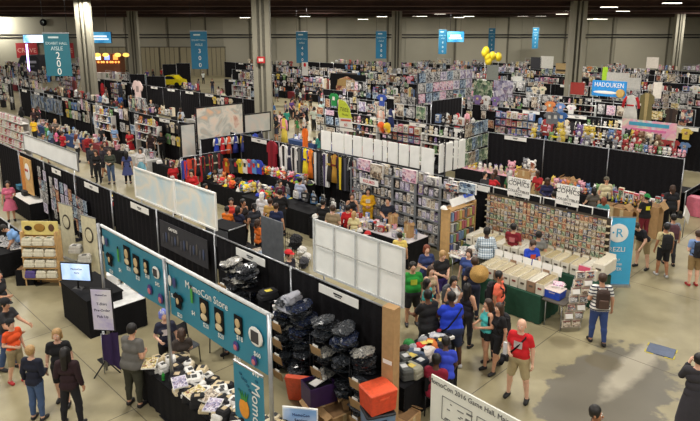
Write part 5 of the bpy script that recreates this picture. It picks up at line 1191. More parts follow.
# ================================================================= hanging aisle banners and screens
BANM = mat('aisle_banner_blue', (28, 112, 150), .55, scale=.8, var=.08); BANT = mat('aisle_banner_teal', (34, 106, 122), .55, scale=.8, var=.08); PALE = C((196, 214, 216))
for num, x0, x1, y0, y1, Y, rz in (('200', 42, 69, 33, 76, 28, -.12), ('300', 190, 206.5, 31, 69, 45, -.05), ('400', 296, 307.5, 31.5, 63, 62, 0), ('500', 376, 386.5, 31, 58.5, 70, 0), ('600', 439, 447, 29.5, 54, 80, .0), ('700', 489, 495.5, 28, 51.5, 88, .0), ('800', 533, 539, 27.5, 48.5, 94, 0)):
    a, c_ = atY((x0+x1)/2, y0, Y), atY((x0+x1)/2, y1, Y); w = (x1-x0)/FPX*Y*1.0; h = a.z-c_.z
    t = thing('aisle_banner', 'hanging blue exhibit hall banner reading aisle '+num, 'banner', (a.x, Y, c_.z), rz, 'hanging aisle banners')
    b = MB(); b.box((0, 0, h/2), (w, .03, h), BANT if num in '200' else BANM); b.build('banner_cloth', t)
    b = MB(); b.box((0, 0, h), (w*1.03, .05, .05), CHROME); b.build('top_rod', t)
    b = MB()
    for s in (-.45, .45): b.tube([(s*w, 0, h), (s*w, 0, 10.3-c_.z)], .012, DARKMETAL, 4)
    b.build('cable', t)
    lettering('EXHIBIT HALL', w*.135, PALE, t, (0, -.02, h*.76)); lettering('AISLE', w*.2, PALE, t, (0, -.02, h*.64))
    b = MB(); b.box((-w*.1, -.02, h*.9), (w*.4, .01, h*.04), PALE); b.build('emblem', t)
    for i, dg in enumerate(num): lettering(dg, w*.36, WHITE, t, (w*.02, -.02, h*(.47-.185*i)), name='digit')
BLUEM = art('lit_blue_sign', [(40, 130, 190), (70, 160, 210), (110, 190, 225)], .5, emit=.45, kind='noise'); WGLOW = mat('lit_lettering', (235, 245, 250), .5, emit=.8)
for x0, x1, y0, y1, Y, lb in ((90, 111, 32, 43, 60, 'lit pale blue screen between the two left columns'), (447, 464, 31.5, 42, 78, 'lit blue screen just right of the aisle 600 banner')):
    a = atY((x0+x1)/2, (y0+y1)/2, Y); w = (x1-x0)/FPX*Y; h = (y1-y0)/FPX*Y*1.02
    t = thing('lit_sign', lb, 'screen', a); b = MB(); b.box((0, .1, 0), (w, .2, h), DARKMETAL); b.build('casing', t); b = MB(); b.box((0, -.02, 0), (w*.97, .03, h*.94), BLUEM); b.build('screen', t)
    b = MB(); b.box((0, -.045, h*.1), (w*.6, .01, h*.14), WGLOW); b.box((0, -.045, -h*.14), (w*.75, .01, h*.12), WGLOW); b.build('screen_text', t)
    b = MB(); b.tube([(-w*.3, .1, h/2), (-w*.3, .1, 10.3-a.z)], .02, DARKMETAL, 4); b.tube([(w*.3, .1, h/2), (w*.3, .1, 10.3-a.z)], .02, DARKMETAL, 4); b.build('cable', t)
# left end of the back wall
def wallrect(x0, y0, x1, y1, Y=YB-.3): a, c_ = atY(x0, y0, Y), atY(x1, y1, Y); return (a.x+c_.x)/2, (a.z+c_.z)/2, abs(c_.x-a.x), abs(a.z-c_.z)
x, z, w, h = wallrect(23, 34.5, 68, 43)
t = thing('lit_sign', 'long lit white and blue strip sign behind the aisle 200 banner', 'sign', (x, YB-.35, z)); b = MB(); b.box((0, 0, 0), (w, .2, h), DARKMETAL); b.build('casing', t)
b = MB(); b.box((0, -.12, 0), (w*.98, .02, h*.9), art('lit_strip', [(170, 205, 235), (226, 238, 248), (80, 150, 215)], .35, emit=1.0, kind='noise')); b.build('face', t)
t = thing('wall_marker', 'round black numbered disc high on the left wall', 'sign', (atY(44, 22.5, YB).x, YB-.3, atY(44, 22.5, YB).z)); b = MB(); b.tube([(0, .1, 0), (0, 0, 0)], .55, BLK2, 20); b.build('disc', t); lettering('9', .7, PALE, t, (0, -.03, 0))
for x0, x1, lb in ((16, 39, 'red CRAVE food sign on the left wall'), (65, 75, 'red food sign ending in VE right of aisle 200 banner')):
    x, z, w, h = wallrect(x0, 43, x1, 58); t = thing('food_sign', lb, 'sign', (x, YB-.45, z)); b = MB(); b.box((0, 0, 0), (w, .1, h), C((150, 30, 36))); b.build('sign_board', t)
    lettering('CRAVE' if x0 < 20 else 'VE', h*.42, C((210, 150, 140)), t, (0, -.07, 0))
q = atY(29, 71, 80); t = thing('neon_mast', 'upright glowing violet neon tube at the far left', 'lamp', (q.x, 80, 0)); a = atY(26.5, 44, 80)
b = MB(); b.tube([(0, 0, q.z), (a.x-q.x, 0, a.z)], .12, mat('violet_neon', (190, 160, 255), .4, emit=4.), 8); b.build('neon_tube', t); b = MB(); b.tube([(0, 0, 0), (0, 0, q.z)], .1, DARKMETAL); b.build('mast', t)
x, z, w, h = wallrect(22, 55, 46, 72, 88); t = thing('trailer', 'dark trailer-like stand with white lettering at the far left', 'trailer', (x, 88, 0)); b = MB()
b.prism([(-w/2, 0), (w/2, 0), (w/2, z+h*.2), (w*.35, z+h/2), (-w*.3, z+h/2), (-w/2, z)], 3, C((40, 40, 46))); b.build('body', t); b = MB(); b.box((w*.1, -1.52, z+h*.12), (w*.5, .03, h*.14), C((180, 180, 190))); b.box((w*.05, -1.52, z-h*.12), (w*.4, .03, h*.1), C((120, 120, 126))); b.build('lettering_band', t)
for i in (-1, 1): b = MB(); b.tube([(i*w*.3, -1.2, .5), (i*w*.3, -1.6, .5)], .5, BLK2, 14); b.build('wheel', t)
# food stands between the left columns
WARM = mat('warm_lit_sign', (255, 150, 70), .5, emit=1.6)
for i, (x0, x1, c_, lb) in enumerate(((95, 103, (255, 236, 200), 'food stand with white lit menu between left columns'), (103.5, 112, (120, 140, 255), 'food stand with blue lit menu between left columns'), (112.5, 120, (255, 130, 60), 'food stand with orange lit menu left of second column'))):
    a, c2 = atY(x0, 73, 92), atY(x1, 58, 92); w = c2.x-a.x; t = thing('food_stand', lb, 'food stand', ((a.x+c2.x)/2, 92, 0))
    b = MB(); b.box((0, 1, 1.9), (w*.95, 2, 3.8), C((120, 74, 50))); b.build('kiosk', t); b = MB(); b.box((0, -.05, 3.3), (w*.5, .08, .7), mat('menu_glow_%d' % i, c_, .5, emit=1.7)); b.build('menu_screen', t)
    b = MB(); b.box((0, -.4, .55), (w, .8, 1.1), WHITE); b.build('counter', t)
    for k in range(3): b = MB(); b.ball((-w*.35+w*.35*k, -.1, 2.6), .16, WARM, 8, 6); b.build('lamp', t)
t = thing('neon_sign', 'amber neon lettering above the food stands', 'sign', (atY(107, 55, 91).x, 91, atY(107, 55, 91).z)); b = MB(); am = mat('amber_neon', (255, 190, 90), .5, emit=1.2)
for k in range(5): b.ball((-2.6+1.2*k+(.6 if k > 2 else 0), 0, 0), (.5, .06, .3), am, 10, 6)
b.build('neon_letters', t)
# yellow car and black tyre wall
q = at(171, 84, 0); Yc = 75; x = atY(172, 75, Yc).x
t = thing('car', 'small yellow car on show left of the aisle 300 banner', 'car', (x, Yc, 0), -.25); ym = mat('yellow_paint', (226, 206, 30), .25, coat=.8)
o_ = [(-1.9, .35), (-1.95, .8), (-1.5, 1.0), (-.9, 1.5), (-.3, 1.66), (.6, 1.62), (1.2, 1.15), (1.85, .95), (1.95, .5), (1.8, .3)]
b = MB(); b.prism(o_, 1.6, ym); b.build('body', t)
b = MB(); b.prism([(-1.2, 1.08), (-.75, 1.42), (-.25, 1.55), (.5, 1.52), (.95, 1.1)], 1.64, C((30, 34, 40), .2)); b.build('window', t)
for sx in (-1.15, 1.15):
    for sy in (-.8, .8): b = MB(); b.tube([(sx, sy-.12, .34), (sx, sy+.12, .34)], .34, BLK2, 16); b.build('wheel', t)
b = MB(); b.box((0, 0, .05), (4.6, 2.6, 1.0), BLK2); bx = b.build('show_platform', None, (x, Yc, 1.9-1.9)); tag(bx, 'low black platform under the yellow car', 'platform'); t.location.z = .56; t.scale = (.85, .85, .85)
for i, (x0, x1, y0, y1, Y) in enumerate(((122, 145, 74, 84, 66), (147, 165, 76, 84, 68), (163, 176, 64, 73, 84), (177, 190, 63, 74, 84))):
    a, c_ = atY(x0, y1, Y), atY(x1, y0, Y); w = c_.x-a.x; h = c_.z-max(0, a.z) if i > 1 else 2.2
    drape_panel(Vector((a.x, Y, 0)), 0, w, max(2.2, c_.z), 'wide black drape screen', 'black screens at the far left', True)
# ================================================================= costume stall (u -25.5 .. -17, v 14 .. 17.2)
BIGA = art('airship_print', [(206, 150, 130), (240, 222, 204), (226, 220, 208), (190, 190, 182), (236, 196, 160)], .9, kind='noise', dist=1.5)
SMA = art('pale_sky_print', [(186, 190, 186), (206, 206, 200), (216, 206, 196)], 1.1, kind='noise')
def panel_u(px0, py0, px1, zb, u, m, label):
    a, c_ = on_u(px0, py0, u), on_u(px1, py0, u); v0, v1 = uv(a)[1], uv(c_)[1]; zt = a.z; w = v1-v0; h = zt-zb
    t = thing('fabric_panel', label, 'display panel', W(u, (v0+v1)/2, zb), RR); b = MB(); b.box((0, 0, h/2), (w, .03, h), m); b.build('sheet', t)
    b = MB()
    for s in (-.5, .5): b.box((s*w, 0, h/2), (.06, .06, h+.06), DARKMETAL)
    for z in (0, h): b.box((0, 0, z), (w, .06, .06), DARKMETAL)
    b.build('frame', t)
    for s in (-.45, .45): b = MB(); b.tube([(s*w, .05, 0), (s*w, .05, -zb)], .025, CHROME, 6); b.build('leg', t)
UP = -25.9
panel_u(195.5, 108, 242.5, 1.75, UP, BIGA, 'tall printed panel of pink and cream clouds with an airship, costume tent')
panel_u(180, 125, 194.5, 1.5, UP, SMA, 'small pale printed panel left of the airship panel'); panel_u(244, 115, 270, 2.2, UP, SMA, 'pale printed panel right of the airship panel, before the column')
drape_panel(W(-25.1, 15.0), RR, 3.6, 2.44, 'black drape behind the row of sailor costumes')
def hang(x, y0, y1, plane, kind, c, label, c2=(220, 218, 212), cat=None, group=None, wid=1., auto=False):
    f = on_v if plane[0] == 'v' else on_u; a, b_ = f(x, y0, plane[1]), f(x, y1, plane[1]); h = max(.3, a.z-b_.z)
    P = {'robe': P_ROBE, 'cost': P_COST, 'tee': P_TEE}[kind]; h = h/(1.0 if kind != 'tee' else .72)
    ww = h*wid if kind == 'tee' else max(.6, min(1.3, h*.8))*wid
    return P.put((a.x, a.y, b_.z), RU if plane[0] == 'v' else RR, (ww, 1., h), {0: C(c), 1: C(c2), 2: DARKMETAL}, label, group, auto=auto)
for i, (x, c, c2, nm) in enumerate(((216, (30, 60, 170), W_, 'white and royal blue'), (222, (200, 40, 50), W_, 'white and red'), (228.5, (222, 90, 50), W_, 'white and orange'), (235, (40, 50, 130), W_, 'white and navy'), (243, (60, 70, 140), (220, 180, 60), 'yellow and navy'), (249, (60, 90, 90), (90, 100, 100), 'dark green'), (255, (50, 70, 180), (60, 90, 190), 'bright blue'), (260, (40, 42, 60), (60, 60, 90), 'dark navy'))):
    y = 138-.11*(x-213); hang(x, y, y+17, ('u', -24.98+.12), 'cost', c, '%s sailor costume hanging on the black drape' % nm, c2, wid=.8)
for i, (x, c, c2, nm) in enumerate(((184, (40, 60, 150), (196, 50, 50), 'blue and red'), (188, (190, 60, 30), (200, 50, 40), 'orange-red'), (192, (196, 60, 36), (60, 30, 30), 'rust'), (197, (24, 24, 28), (200, 190, 180), 'black and white'), (202, (150, 24, 30), (20, 20, 20), 'crimson and black'), (206, (26, 26, 30), (120, 120, 60), 'black and olive'), (210, (140, 20, 30), (30, 20, 20), 'dark red'), (214, (28, 40, 30), (190, 180, 160), 'dark green'), (218, (24, 22, 26), (120, 30, 40), 'black and wine'))):
    y = 160-.24*(x-184); hang(x, y, y+(26 if i % 3 else 19), ('u', -23.6), 'cost' if i % 2 else 'robe', c, '%s long gown on the left costume rail' % nm, c2, wid=.7)
t = thing('clothes_rail', 'silver clothes rail of long gowns at the left of the costume stall', 'clothes rail', W(-23.6, 14.3), RR); b = MB(); b.tube([(-1.2, 0, 0), (-1.2, 0, 2.05), (1.4, 0, 2.05), (1.4, 0, 0)], .02, CHROME); b.build('rail', t)
for s in (-1.2, 1.4): b = MB(); b.tube([(s, -.25, .02), (s, .25, .02)], .02, CHROME); b.build('foot', t)
hang(272, 140, 173, ('v', 17.0), 'robe', (140, 16, 36), 'long deep red gown at the corner of the costume stall', (120, 14, 30), wid=.8)
for i, (x, c, c2, nm, kd) in enumerate(((284, (226, 224, 220), (30, 30, 30), 'white and black striped', 'robe'), (290, (36, 36, 60), (220, 220, 220), 'navy and white', 'cost'), (294, (214, 212, 208), (40, 40, 40), 'white', 'robe'), (300, (40, 44, 50), (90, 90, 90), 'charcoal', 'robe'), (305.5, (232, 210, 40), (40, 60, 160), 'bright yellow and blue', 'cost'), (311, (228, 120, 30), (240, 150, 50), 'orange', 'cost'), (316, (26, 26, 30), (210, 210, 210), 'black and white', 'robe'), (320, (30, 30, 34), (50, 50, 56), 'black', 'robe'), (325, (224, 222, 220), (60, 50, 90), 'white and violet', 'robe'), (330, (50, 44, 40), (190, 160, 60), 'brown and gold', 'cost'), (335, (190, 140, 50), (120, 40, 30), 'gold and red', 'cost'), (341, (30, 30, 36), (226, 196, 40), 'black and yellow', 'robe'), (346, (28, 28, 34), (70, 70, 80), 'dark', 'robe'), (352, (30, 34, 40), (200, 200, 196), 'black and pale', 'cost'), (357, (160, 24, 36), (220, 210, 210), 'red and white', 'robe'))):
    y = 144+.2*(x-284); hang(x, y, y+34-6*(kd == 'cost'), ('v', 17.0), kd, c, '%s costume in the long costume row' % nm, c2, wid=.68)
hang(305, 128, 149, ('v', 17.6), 'robe', (232, 112, 26), 'bright orange robe above the long costume row', (226, 100, 20), wid=.6)
hang(284, 118, 142, ('v', 18.4), 'cost', (226, 200, 80), 'yellow and pink costume on a stand right of the column', (226, 150, 170), wid=.8)
# piled small costumes, hats and shirts on stepped counter in the stall
table(W(-22.0, 14.6), RU, 3.4, 1.0, 'black counter heaped with bright hats in the costume stall', h=.85); table(W(-19.2, 14.3), RU, 2.0, .9, 'black counter with small goods right of the bright hat counter', h=.85)
table(W(-20.6, 16.0), RU, 4.4, .7, 'raised black counter at the back of the costume stall', h=1.25)
cols = [(200, 44, 46), (226, 196, 40), (40, 60, 170), (226, 110, 40), (220, 218, 212), (226, 216, 60), (60, 60, 66), (190, 40, 60), (120, 160, 60), (30, 30, 34), (90, 140, 200)]
nms = ['red', 'yellow', 'blue', 'orange', 'white', 'lemon', 'grey', 'crimson', 'green', 'black', 'pale blue']
for i in range(150):
    u_, v_ = RNG.uniform(-23.6, -16.4), RNG.uniform(14.2, 14.95); z = .86; k = RNG.randrange(len(cols))
    if i % 2 or u_ > -18.3: u_, v_, z = RNG.uniform(-22.7, -18.5), RNG.uniform(15.8, 16.25), 1.26
    r = RNG.random(); m = {0: C(cols[k]), 1: C(RNG.choice(cols))}
    if r < .4: P_CAP.put(W(u_, v_, z), RNG.uniform(0, 6), RNG.uniform(.24, .36), m, '%s hat on the costume counters' % nms[k], 'hats on the costume counters')
    elif r < .7: P_BAG.put(W(u_, v_, z), RNG.uniform(0, 6), (.45, .4, .9), m, '%s costume piece on the counters' % nms[k], 'costume pieces on the counters')
    else: put_plush(W(u_, v_, z), RU+RNG.uniform(-1, 1), RNG.uniform(.3, .45), 'on the costume counters', group='toys on the costume counters')
for i in range(9): hang(222+4.6*i, 158+.2*i, 172+.2*i, ('v', 15.4), 'tee', cols[(i*3) % 11], '%s shirt hung at the front of costume stall' % nms[(i*3) % 11], cols[(i+4) % 11], group='shirts at the front of the costume stall', auto=True, wid=.9)
# amplifier box, partition, grid stand and low tables behind the near line
q = W(-15.8, 10.2); t = thing('amplifier_box', 'black metal-edged equipment case open toward us behind the near drape', 'equipment case', (q.x, q.y, .8), RU+.15)
b = MB(); b.box((0, 0, .35), (1.1, .7, .7), BLK2); b.build('case', t); b = MB(); b.box((0, -.36, .35), (.98, .02, .58), C((90, 92, 96))); b.build('grille', t)
b = MB()
for sx in (-.55, .55):
    for sz in (0, .7): b.tube([(sx, -.36, sz), (sx, .36, sz)], .02, CHROME, 6)
b.build('edge_trim', t)
table(W(-15.3, 10.4), RU, 3.2, .9, 'black table with blue prints carrying the equipment case', h=.79)
for i in range(10): P_PRINT.put(W(-14.9+.13*i, 10.15+.3*(i % 3), .81), 0, (.28, 1, .38), {0: A(('cool', 'tan')[i % 2], 6.), 1: WHITE}, 'blue and tan print lying beside the equipment case', 'prints beside the equipment case', rot=(-PI/2, 0, RU+RNG.uniform(-.3, .3)))
q = at(272, 262, 0); t = thing('partition', 'flat mid-grey free-standing partition behind the near drape', 'partition', W(-13.65, 10.4), RU); b = MB(); b.box((0, 0, 1.1), (1.0, .05, 2.05), mat('grey_felt', (98, 102, 108), .9)); b.build('board', t)
b = MB(); b.box((-.4, 0, .04), (.06, .4, .08), DARKMETAL); b.box((.4, 0, .04), (.06, .4, .08), DARKMETAL); b.build('foot', t)
t = thing('wire_grid', 'black wire grid stand right of the grey partition', 'wire grid', W(-12.85, 10.5), RU); b = MB()
for i in range(7): b.tube([(-.3+.1*i, 0, .05), (-.3+.1*i, 0, 1.85)], .008, BLK2, 4)
for i in range(14): b.tube([(-.3, 0, .1+.13*i), (.3, 0, .1+.13*i)], .008, BLK2, 4)
b.build('grid', t)
for x, y, s, c_, lb in ((296, 243, .5, (28, 28, 32), 'black bin bag on the floor behind the near drape'), (302, 251, .35, W_, 'white bag lying beside the black bin bag'), (307, 256, .3, W_, 'white bundle at the edge of white paper wall'), (304, 262, .35, (60, 60, 66), 'dark bag beside the white paper wall')): P_BAG.put(at(x, y, .2)-Vector((0, 0, .2)), .5, (s*1.4, s*1.3, s*2.6), {0: C(c_), 1: C(c_)}, lb, auto=False)
table(W(-14.6, 14.4), RU, 3.0, .8, 'black table of red and white goods left of the tan-shirted man', h=.8)
for i in range(16):
    k = RNG.choice([0, 4, 0, 4, 9]); P_CAP.put(W(-16+.19*i, 14.2+.35*(i % 2), .81), 1.3*i, .26, {0: C(cols[k]), 1: C(cols[4])}, '%s cap on the red and white table' % nms[k], 'caps on the red and white table')
table(W(-17.5, 14.6), RU, 2.4, .9, 'dark table of black goods under the long costume row', h=.85)
for i in range(22):
    c_ = RNG.choice([(40, 44, 56), (30, 30, 34), (70, 110, 150), (216, 214, 210), (100, 100, 104)])
    P_TOTE.put(W(-19+.18*i, 14.9+.3*(i % 3), .86 if i % 3 else 1.1), RU+RNG.uniform(-.4, .4), RNG.uniform(.28, .42), {0: C(c_), 1: C((180, 176, 170))}, '%s bag under the costume row' % ('dark' if c_[0] < 60 else ('white' if c_[0] > 200 else 'grey-blue')), 'bags under the costume row')
# ================================================================= white paper row and the collectors' stall
vv = 17.12
for i, (x0, x1) in enumerate(((321, 331), (332, 344), (344.5, 352), (353, 362), (362.5, 373), (374, 382), (383, 387), (388, 398), (399, 409), (410, 420), (421.5, 434.5))):
    a, c_ = on_v(x0, 130+.17*(x0-321), vv), on_v(x1, 130+.17*(x1-321), vv); w = math.hypot(c_.x-a.x, c_.y-a.y); h = .82 if i < 10 else .98
    o = P_PRINT.put(((a.x+c_.x)/2, (a.y+c_.y)/2, a.z-h), RU, (w*.96, 1.5, h), {0: PAPER, 1: PAPER}, 'blank white paper sheet hanging above the grey shelving', 'sheets of the white paper row')
for i, (x0, x1) in enumerate(((439.5, 444), (445, 453), (454.5, 458), (459, 465.5))):
    a, c_ = on_u(x0, 144-.19*(x0-440), -12.5), on_u(x1, 144-.19*(x1-440), -12.5); w = math.hypot(c_.x-a.x, c_.y-a.y)
    P_PRINT.put(((a.x+c_.x)/2, (a.y+c_.y)/2, a.z-1.05), RR, (w*.96, 1.5, 1.05), {0: PAPER, 1: PAPER}, 'blank white sheet on the returning side of paper row', 'sheets on the side of the white paper row')
for i in range(18):
    x = 468+(i % 6)*3.4; z_ = 124+(i//6)*14-.3*(x-468); a = on_u(x, z_, -12.5)
    put_print((a.x, a.y, a.z-.5), RR, .42, .48, 'on the clear grid wall', RNG.choice([(k_, m_) for k_, m_ in ARTS if k_ in ('cool', 'green', 'tan', 'mono')]), 'prints on the clear grid wall')
t = thing('display_rail', 'thin dark rail from which the white paper sheets hang', 'rail', W(-18.9, 17.14, 0), RU); b = MB(); b.tube([(0, 0, 2.5), (6.5, 0, 2.5)], .02, DARKMETAL); b.tube([(0, 0, 3.62), (6.5, 0, 3.62)], .02, DARKMETAL); b.build('rail', t)
for x in (0, 2.1, 4.3, 6.5): b = MB(); b.tube([(x, 0, 0), (x, 0, 3.7)], .02, DARKMETAL); b.build('post', t)
GRYS = mat('grey_shelf_steel', (134, 138, 142), .5, .3)
for k in range(5):
    u0 = -16.3+1.08*k; t = thing('shelving_unit', 'grey steel shelving bay of boxed figures', 'shelf', W(u0+.54, 16.55), RU, 'grey shelving bays', True); H_ = 2.3
    for sx in (-.52, .52):
        for sy in (-.2, .2): b = MB(); b.box((sx, sy, H_/2), (.05, .05, H_), GRYS); b.build('post', t)
    for j in range(6): b = MB(); b.box((0, 0, .12+.43*j), (1.06, .44, .03), GRYS); b.build('shelf_board', t)
    b = MB(); b.box((0, .2, H_/2), (1.0, .01, H_), C((96, 98, 102))); b.build('back_panel', t)
    for j in range(6):
        n = RNG.choice([4, 5, 5, 6])
        for i in range(n): put_fig(W(u0+.08+(i+.5)*.93/n, 16.45, .14+.43*j), RU, .9/n*.95, RNG.uniform(.26, .38), 'on grey shelving row %s' % ('bottom', 'two', 'three', 'four', 'five', 'top')[j], 'boxed figures on grey shelving row %d' % (j+1), ('mono', 'lilac', 'tan', 'mono'), cc=['white', 'black', 'grey', 'grey', 'cream', 'black', 'white', 'violet'])
for x0, y0, x1, y1, pal, lb in ((359, 158, 371, 170, 'pink', 'magenta and white manga poster at left end of grey shelving'), (371, 163, 383, 178, 'tan', 'large grey-haired manga face poster over the grey shelving'), (403, 168, 417, 182, 'pink', 'magenta and white picture box on top of grey shelving'), (427, 176, 436, 184, 'mono', 'dark framed picture on top of the grey shelving'), (446, 183, 458, 191, 'mix', 'brown framed picture at the right top of grey shelving'), (460, 181, 476, 193, 'cool', 'blue and cream picture box at the right end of grey shelving')):
    a, c_ = on_v(x0, y0, 16.3), on_v(x1, y1+2, 16.3); P_PRINT.put(((a.x+c_.x)/2, (a.y+c_.y)/2, c_.z), RU, (math.hypot(a.x-c_.x, a.y-c_.y), 3, a.z-c_.z), {0: A(pal, 3.5), 1: WHITE}, lb, auto=False)
a = on_v(369, 182, 16.2); t = thing('sale_sign', 'white strip sign with red lettering at the left of grey shelving', 'sign', a, RU); b = MB(); b.box((0, 0, 0), (.95, .02, .22), WHITE); b.build('card', t); lettering('FIGURES', .16, C((200, 30, 40)), t, (0, -.015, 0))
table(W(-13.6, 14.75), RU, 4.0, 1.0, 'long counter of small toys in front of the grey shelving', cloth=BLK2, top=C((190, 184, 186)), h=.9)
for i in range(64):
    u_, v_ = RNG.uniform(-15.5, -11.7), RNG.uniform(14.35, 15.15); r = RNG.random(); k = RNG.randrange(11)
    if r < .45: put_fig(W(u_, v_, .91), RU+RNG.uniform(-.5, .5), RNG.uniform(.1, .2), RNG.uniform(.1, .24), 'on the toy counter', 'boxed toys on the toy counter')
    elif r < .65: put_plush(W(u_, v_, .91), RU+RNG.uniform(-1, 1), RNG.uniform(.12, .24), 'on the toy counter', group='plush on the toy counter')
    else: P_CAP.put(W(u_, v_, .91), RNG.uniform(0, 6), RNG.uniform(.08, .16), {0: C(cols[k]), 1: C(cols[k])}, '%s trinket dome on the toy counter' % nms[k], 'domed trinkets on the toy counter')
for i, (x, y) in enumerate(((393, 222), (409, 231))): put_box(at(x, y, 1.1)-Vector((0, 0, .2)), RU, .25, .2, .45, '', 'upright brown carton %s on the toy counter' % ('left' if i == 0 else 'right')); AUTO.pop()
# wooden bookcase end, books, slanted sign
t = thing('bookcase', 'pale wooden bookcase with slanted white and blue sign on top', 'bookcase', W(-10.95, 16.0), RR)
for s in (-.72, .72): b = MB(); b.box((s, 0, 1.0), (.05, .34, 2.0), wood); b.build('side_panel', t)
for j in range(6): b = MB(); b.box((0, 0, .1+.36*j), (1.4, .34, .03), wood); b.build('shelf_board', t)
b = MB(); b.box((0, .16, 1.0), (1.4, .02, 1.9), wood); b.build('back_panel', t)
b = MB(); b.box((.1, -.05, 2.12), (1.3, .03, .26), WHITE, Matrix.Rotation(-.5, 3, 'X')); b.box((.45, -.03, 2.2), (.5, .04, .12), C((70, 100, 200)), Matrix.Rotation(-.5, 3, 'X')); b.build('slanted_sign', t)
for j in range(5):
    for i in range(9):
        k = RNG.randrange(11); P_BOOK.put(W(-10.85, 15.4+.145*i, .115+.36*j), RR, (.5, .3, RNG.uniform(.22, .3)), {0: C(tuple(int(.5*q_+70) for q_ in cols[k])), 1: WHITE}, '%s-spined book in bookcase' % nms[k], 'books in the pale bookcase')
table(W(-9.9, 15.2), RR, 1.3, .7, 'small table of papers before the pale bookcase', h=.8, top=WHITE, skirt=False)
for i in range(10): P_PRINT.put(W(-9.9+RNG.uniform(-.25, .25), 15.2+RNG.uniform(-.5, .5), .82+.004*i), 0, (.24, 1, .32), {0: A(('mix', 'tan', 'mono')[i % 3], 6.), 1: WHITE}, 'paper lying on the small table by the bookcase', 'papers by the bookcase', rot=(-PI/2, 0, RNG.uniform(0, 6)))
t = tag(P_CAP.put(W(-10.95, 15.15, 2.0), .5, .22, {0: WHITE, 1: WHITE}, '', auto=False), 'white cap on the front corner of the pale bookcase', 'cap')
# ================================================================= comic wall
CW0, CW1, CWV = -10.55, -6.45, 17.0
t = thing('comic_rack', 'long wire rack wall of comics, seven rows high', 'display rack', W((CW0+CW1)/2, CWV+.04), RU); w = CW1-CW0
b = MB(); b.box((0, .03, 1.55), (w, .03, 1.4), C((70, 62, 52))); b.build('back_board', t)
for j in range(7): b = MB(); b.box((0, -.05, .83+.2*j), (w, .13, .03), C((206, 190, 158))); b.build('ledge', t)
for s in (-.5, -.17, .17, .5): b = MB(); b.tube([(s*w, .05, 0), (s*w, .05, 2.28)], .02, CHROME); b.build('post', t)
for j in range(7):
    n = 30
    for i in range(n):
        k_, m_ = RNG.choice([q_ for q_ in ARTS if q_[0] in ('mix', 'tan', 'warm', 'mono', 'tan', 'green')])
        P_COMIC.put(W(CW0+.07+(i+.5)*(w-.14)/n, CWV-.07, .845+.2*j), RU, (.17, 1, .178), {0: m_, 1: C(RNG.choice([(170, 150, 120), (60, 54, 50), (196, 180, 150)])), 2: C(RNG.choice([(150, 60, 50), (206, 190, 150), (70, 90, 130), (210, 204, 190), (170, 140, 80)]))}, 'comic, %s row of the long rack' % ('bottom', 'sixth', 'fifth', 'fourth', 'third', 'second', 'top')[j], 'comics in the %s row of the long rack' % ('bottom', 'sixth', 'fifth', 'fourth', 'third', 'second', 'top')[j])
for i, (x0, x1) in enumerate(((494, 509), (529, 541), (544, 556), (578, 593))):
    a, c_ = on_v(x0, 188+.2*(x0-494), CWV+.1), on_v(x1, 188+.2*(x1-494), CWV+.1); w_ = math.hypot(c_.x-a.x, c_.y-a.y)
    t = thing('wire_stand', 'white-topped black display frame above the comic wall', 'display frame', ((a.x+c_.x)/2, (a.y+c_.y)/2, 2.28), RU, 'frames above the comic wall', True)
    b = MB(); b.box((0, 0, .02), (w_, .02, .3), BLK2); b.build('panel', t); b = MB(); b.tube([(-w_/2, -.02, -.1), (-w_/2, -.02, .18), (w_/2, -.02, .18), (w_/2, -.02, -.1)], .022, WHITE); b.build('frame', t)
for x0, y0, x1, y1, lb in ((508, 176, 530, 196, 'left white COMICS and COLLECTIBLES sign above the comic wall'), (557, 183, 579, 205, 'right white COMICS and COLLECTIBLES sign above the comic wall')):
    a, c_ = on_v(x0, y0, CWV), on_v(x1, y1+3, CWV); w_ = math.hypot(c_.x-a.x, c_.y-a.y)*.95; h_ = a.z-c_.z
    t = thing('comics_sign', lb, 'sign', ((a.x+c_.x)/2, (a.y+c_.y)/2, c_.z), RU); b = MB(); b.box((0, 0, h_/2), (w_, .03, h_), WHITE); b.build('board', t)
    lettering("LOTS O'", .14, C((60, 60, 64)), t, (0, -.02, h_*.86)); lettering('COMICS', .2, C((20, 20, 22)), t, (0, -.02, h_*.68)); lettering('&', .12, C((20, 20, 22)), t, (0, -.02, h_*.46)); lettering('COLLECTIBLES', .115, C((20, 20, 22)), t, (0, -.02, h_*.28)); lettering('TOYS', .1, C((20, 20, 22)), t, (0, -.02, h_*.1))
GREEN = mat('bottle_green_cloth', (24, 70, 52), .85, bump=.4, scale=8, var=.15)
table(W(-8.35, 16.15), RU, 4.4, .9, 'long dark green clothed table of white comic boxes below the comic wall', cloth=GREEN, h=.76)
BW = mat('box_white', (222, 216, 200), .6, var=.05)
for i in range(16):
    P_LBOX.put(W(-10.4+.27*i, 16.2, .77), RU, (1.02, 1.1, 1.05), {0: BW, 1: C(RNG.choice([(206, 196, 170), (222, 218, 206), (190, 176, 140)])), 2: C((90, 80, 70))}, 'white comic box in row below comic wall', 'comic boxes below the comic wall')
P_LBOX.put(W(-6.25, 16.35, .9), RU, (1.5, 1.2, 1.2), {0: BW, 1: BW, 2: C((90, 80, 70))}, 'large closed white comic box at the right end by the blue R banner', auto=False)
t = thing('magazine_stand', 'small rack holding a pink-headed magazine at the table end', 'magazine', W(-6.55, 15.75, .72), RU); b = MB(); b.box((0, 0, .2), (.36, .03, .5), C((214, 200, 196)), Matrix.Rotation(-.2, 3, 'X')); b.build('page', t); b = MB(); b.box((0, -.03, .36), (.32, .02, .14), C((206, 80, 110)), Matrix.Rotation(-.2, 3, 'X')); b.build('header', t)
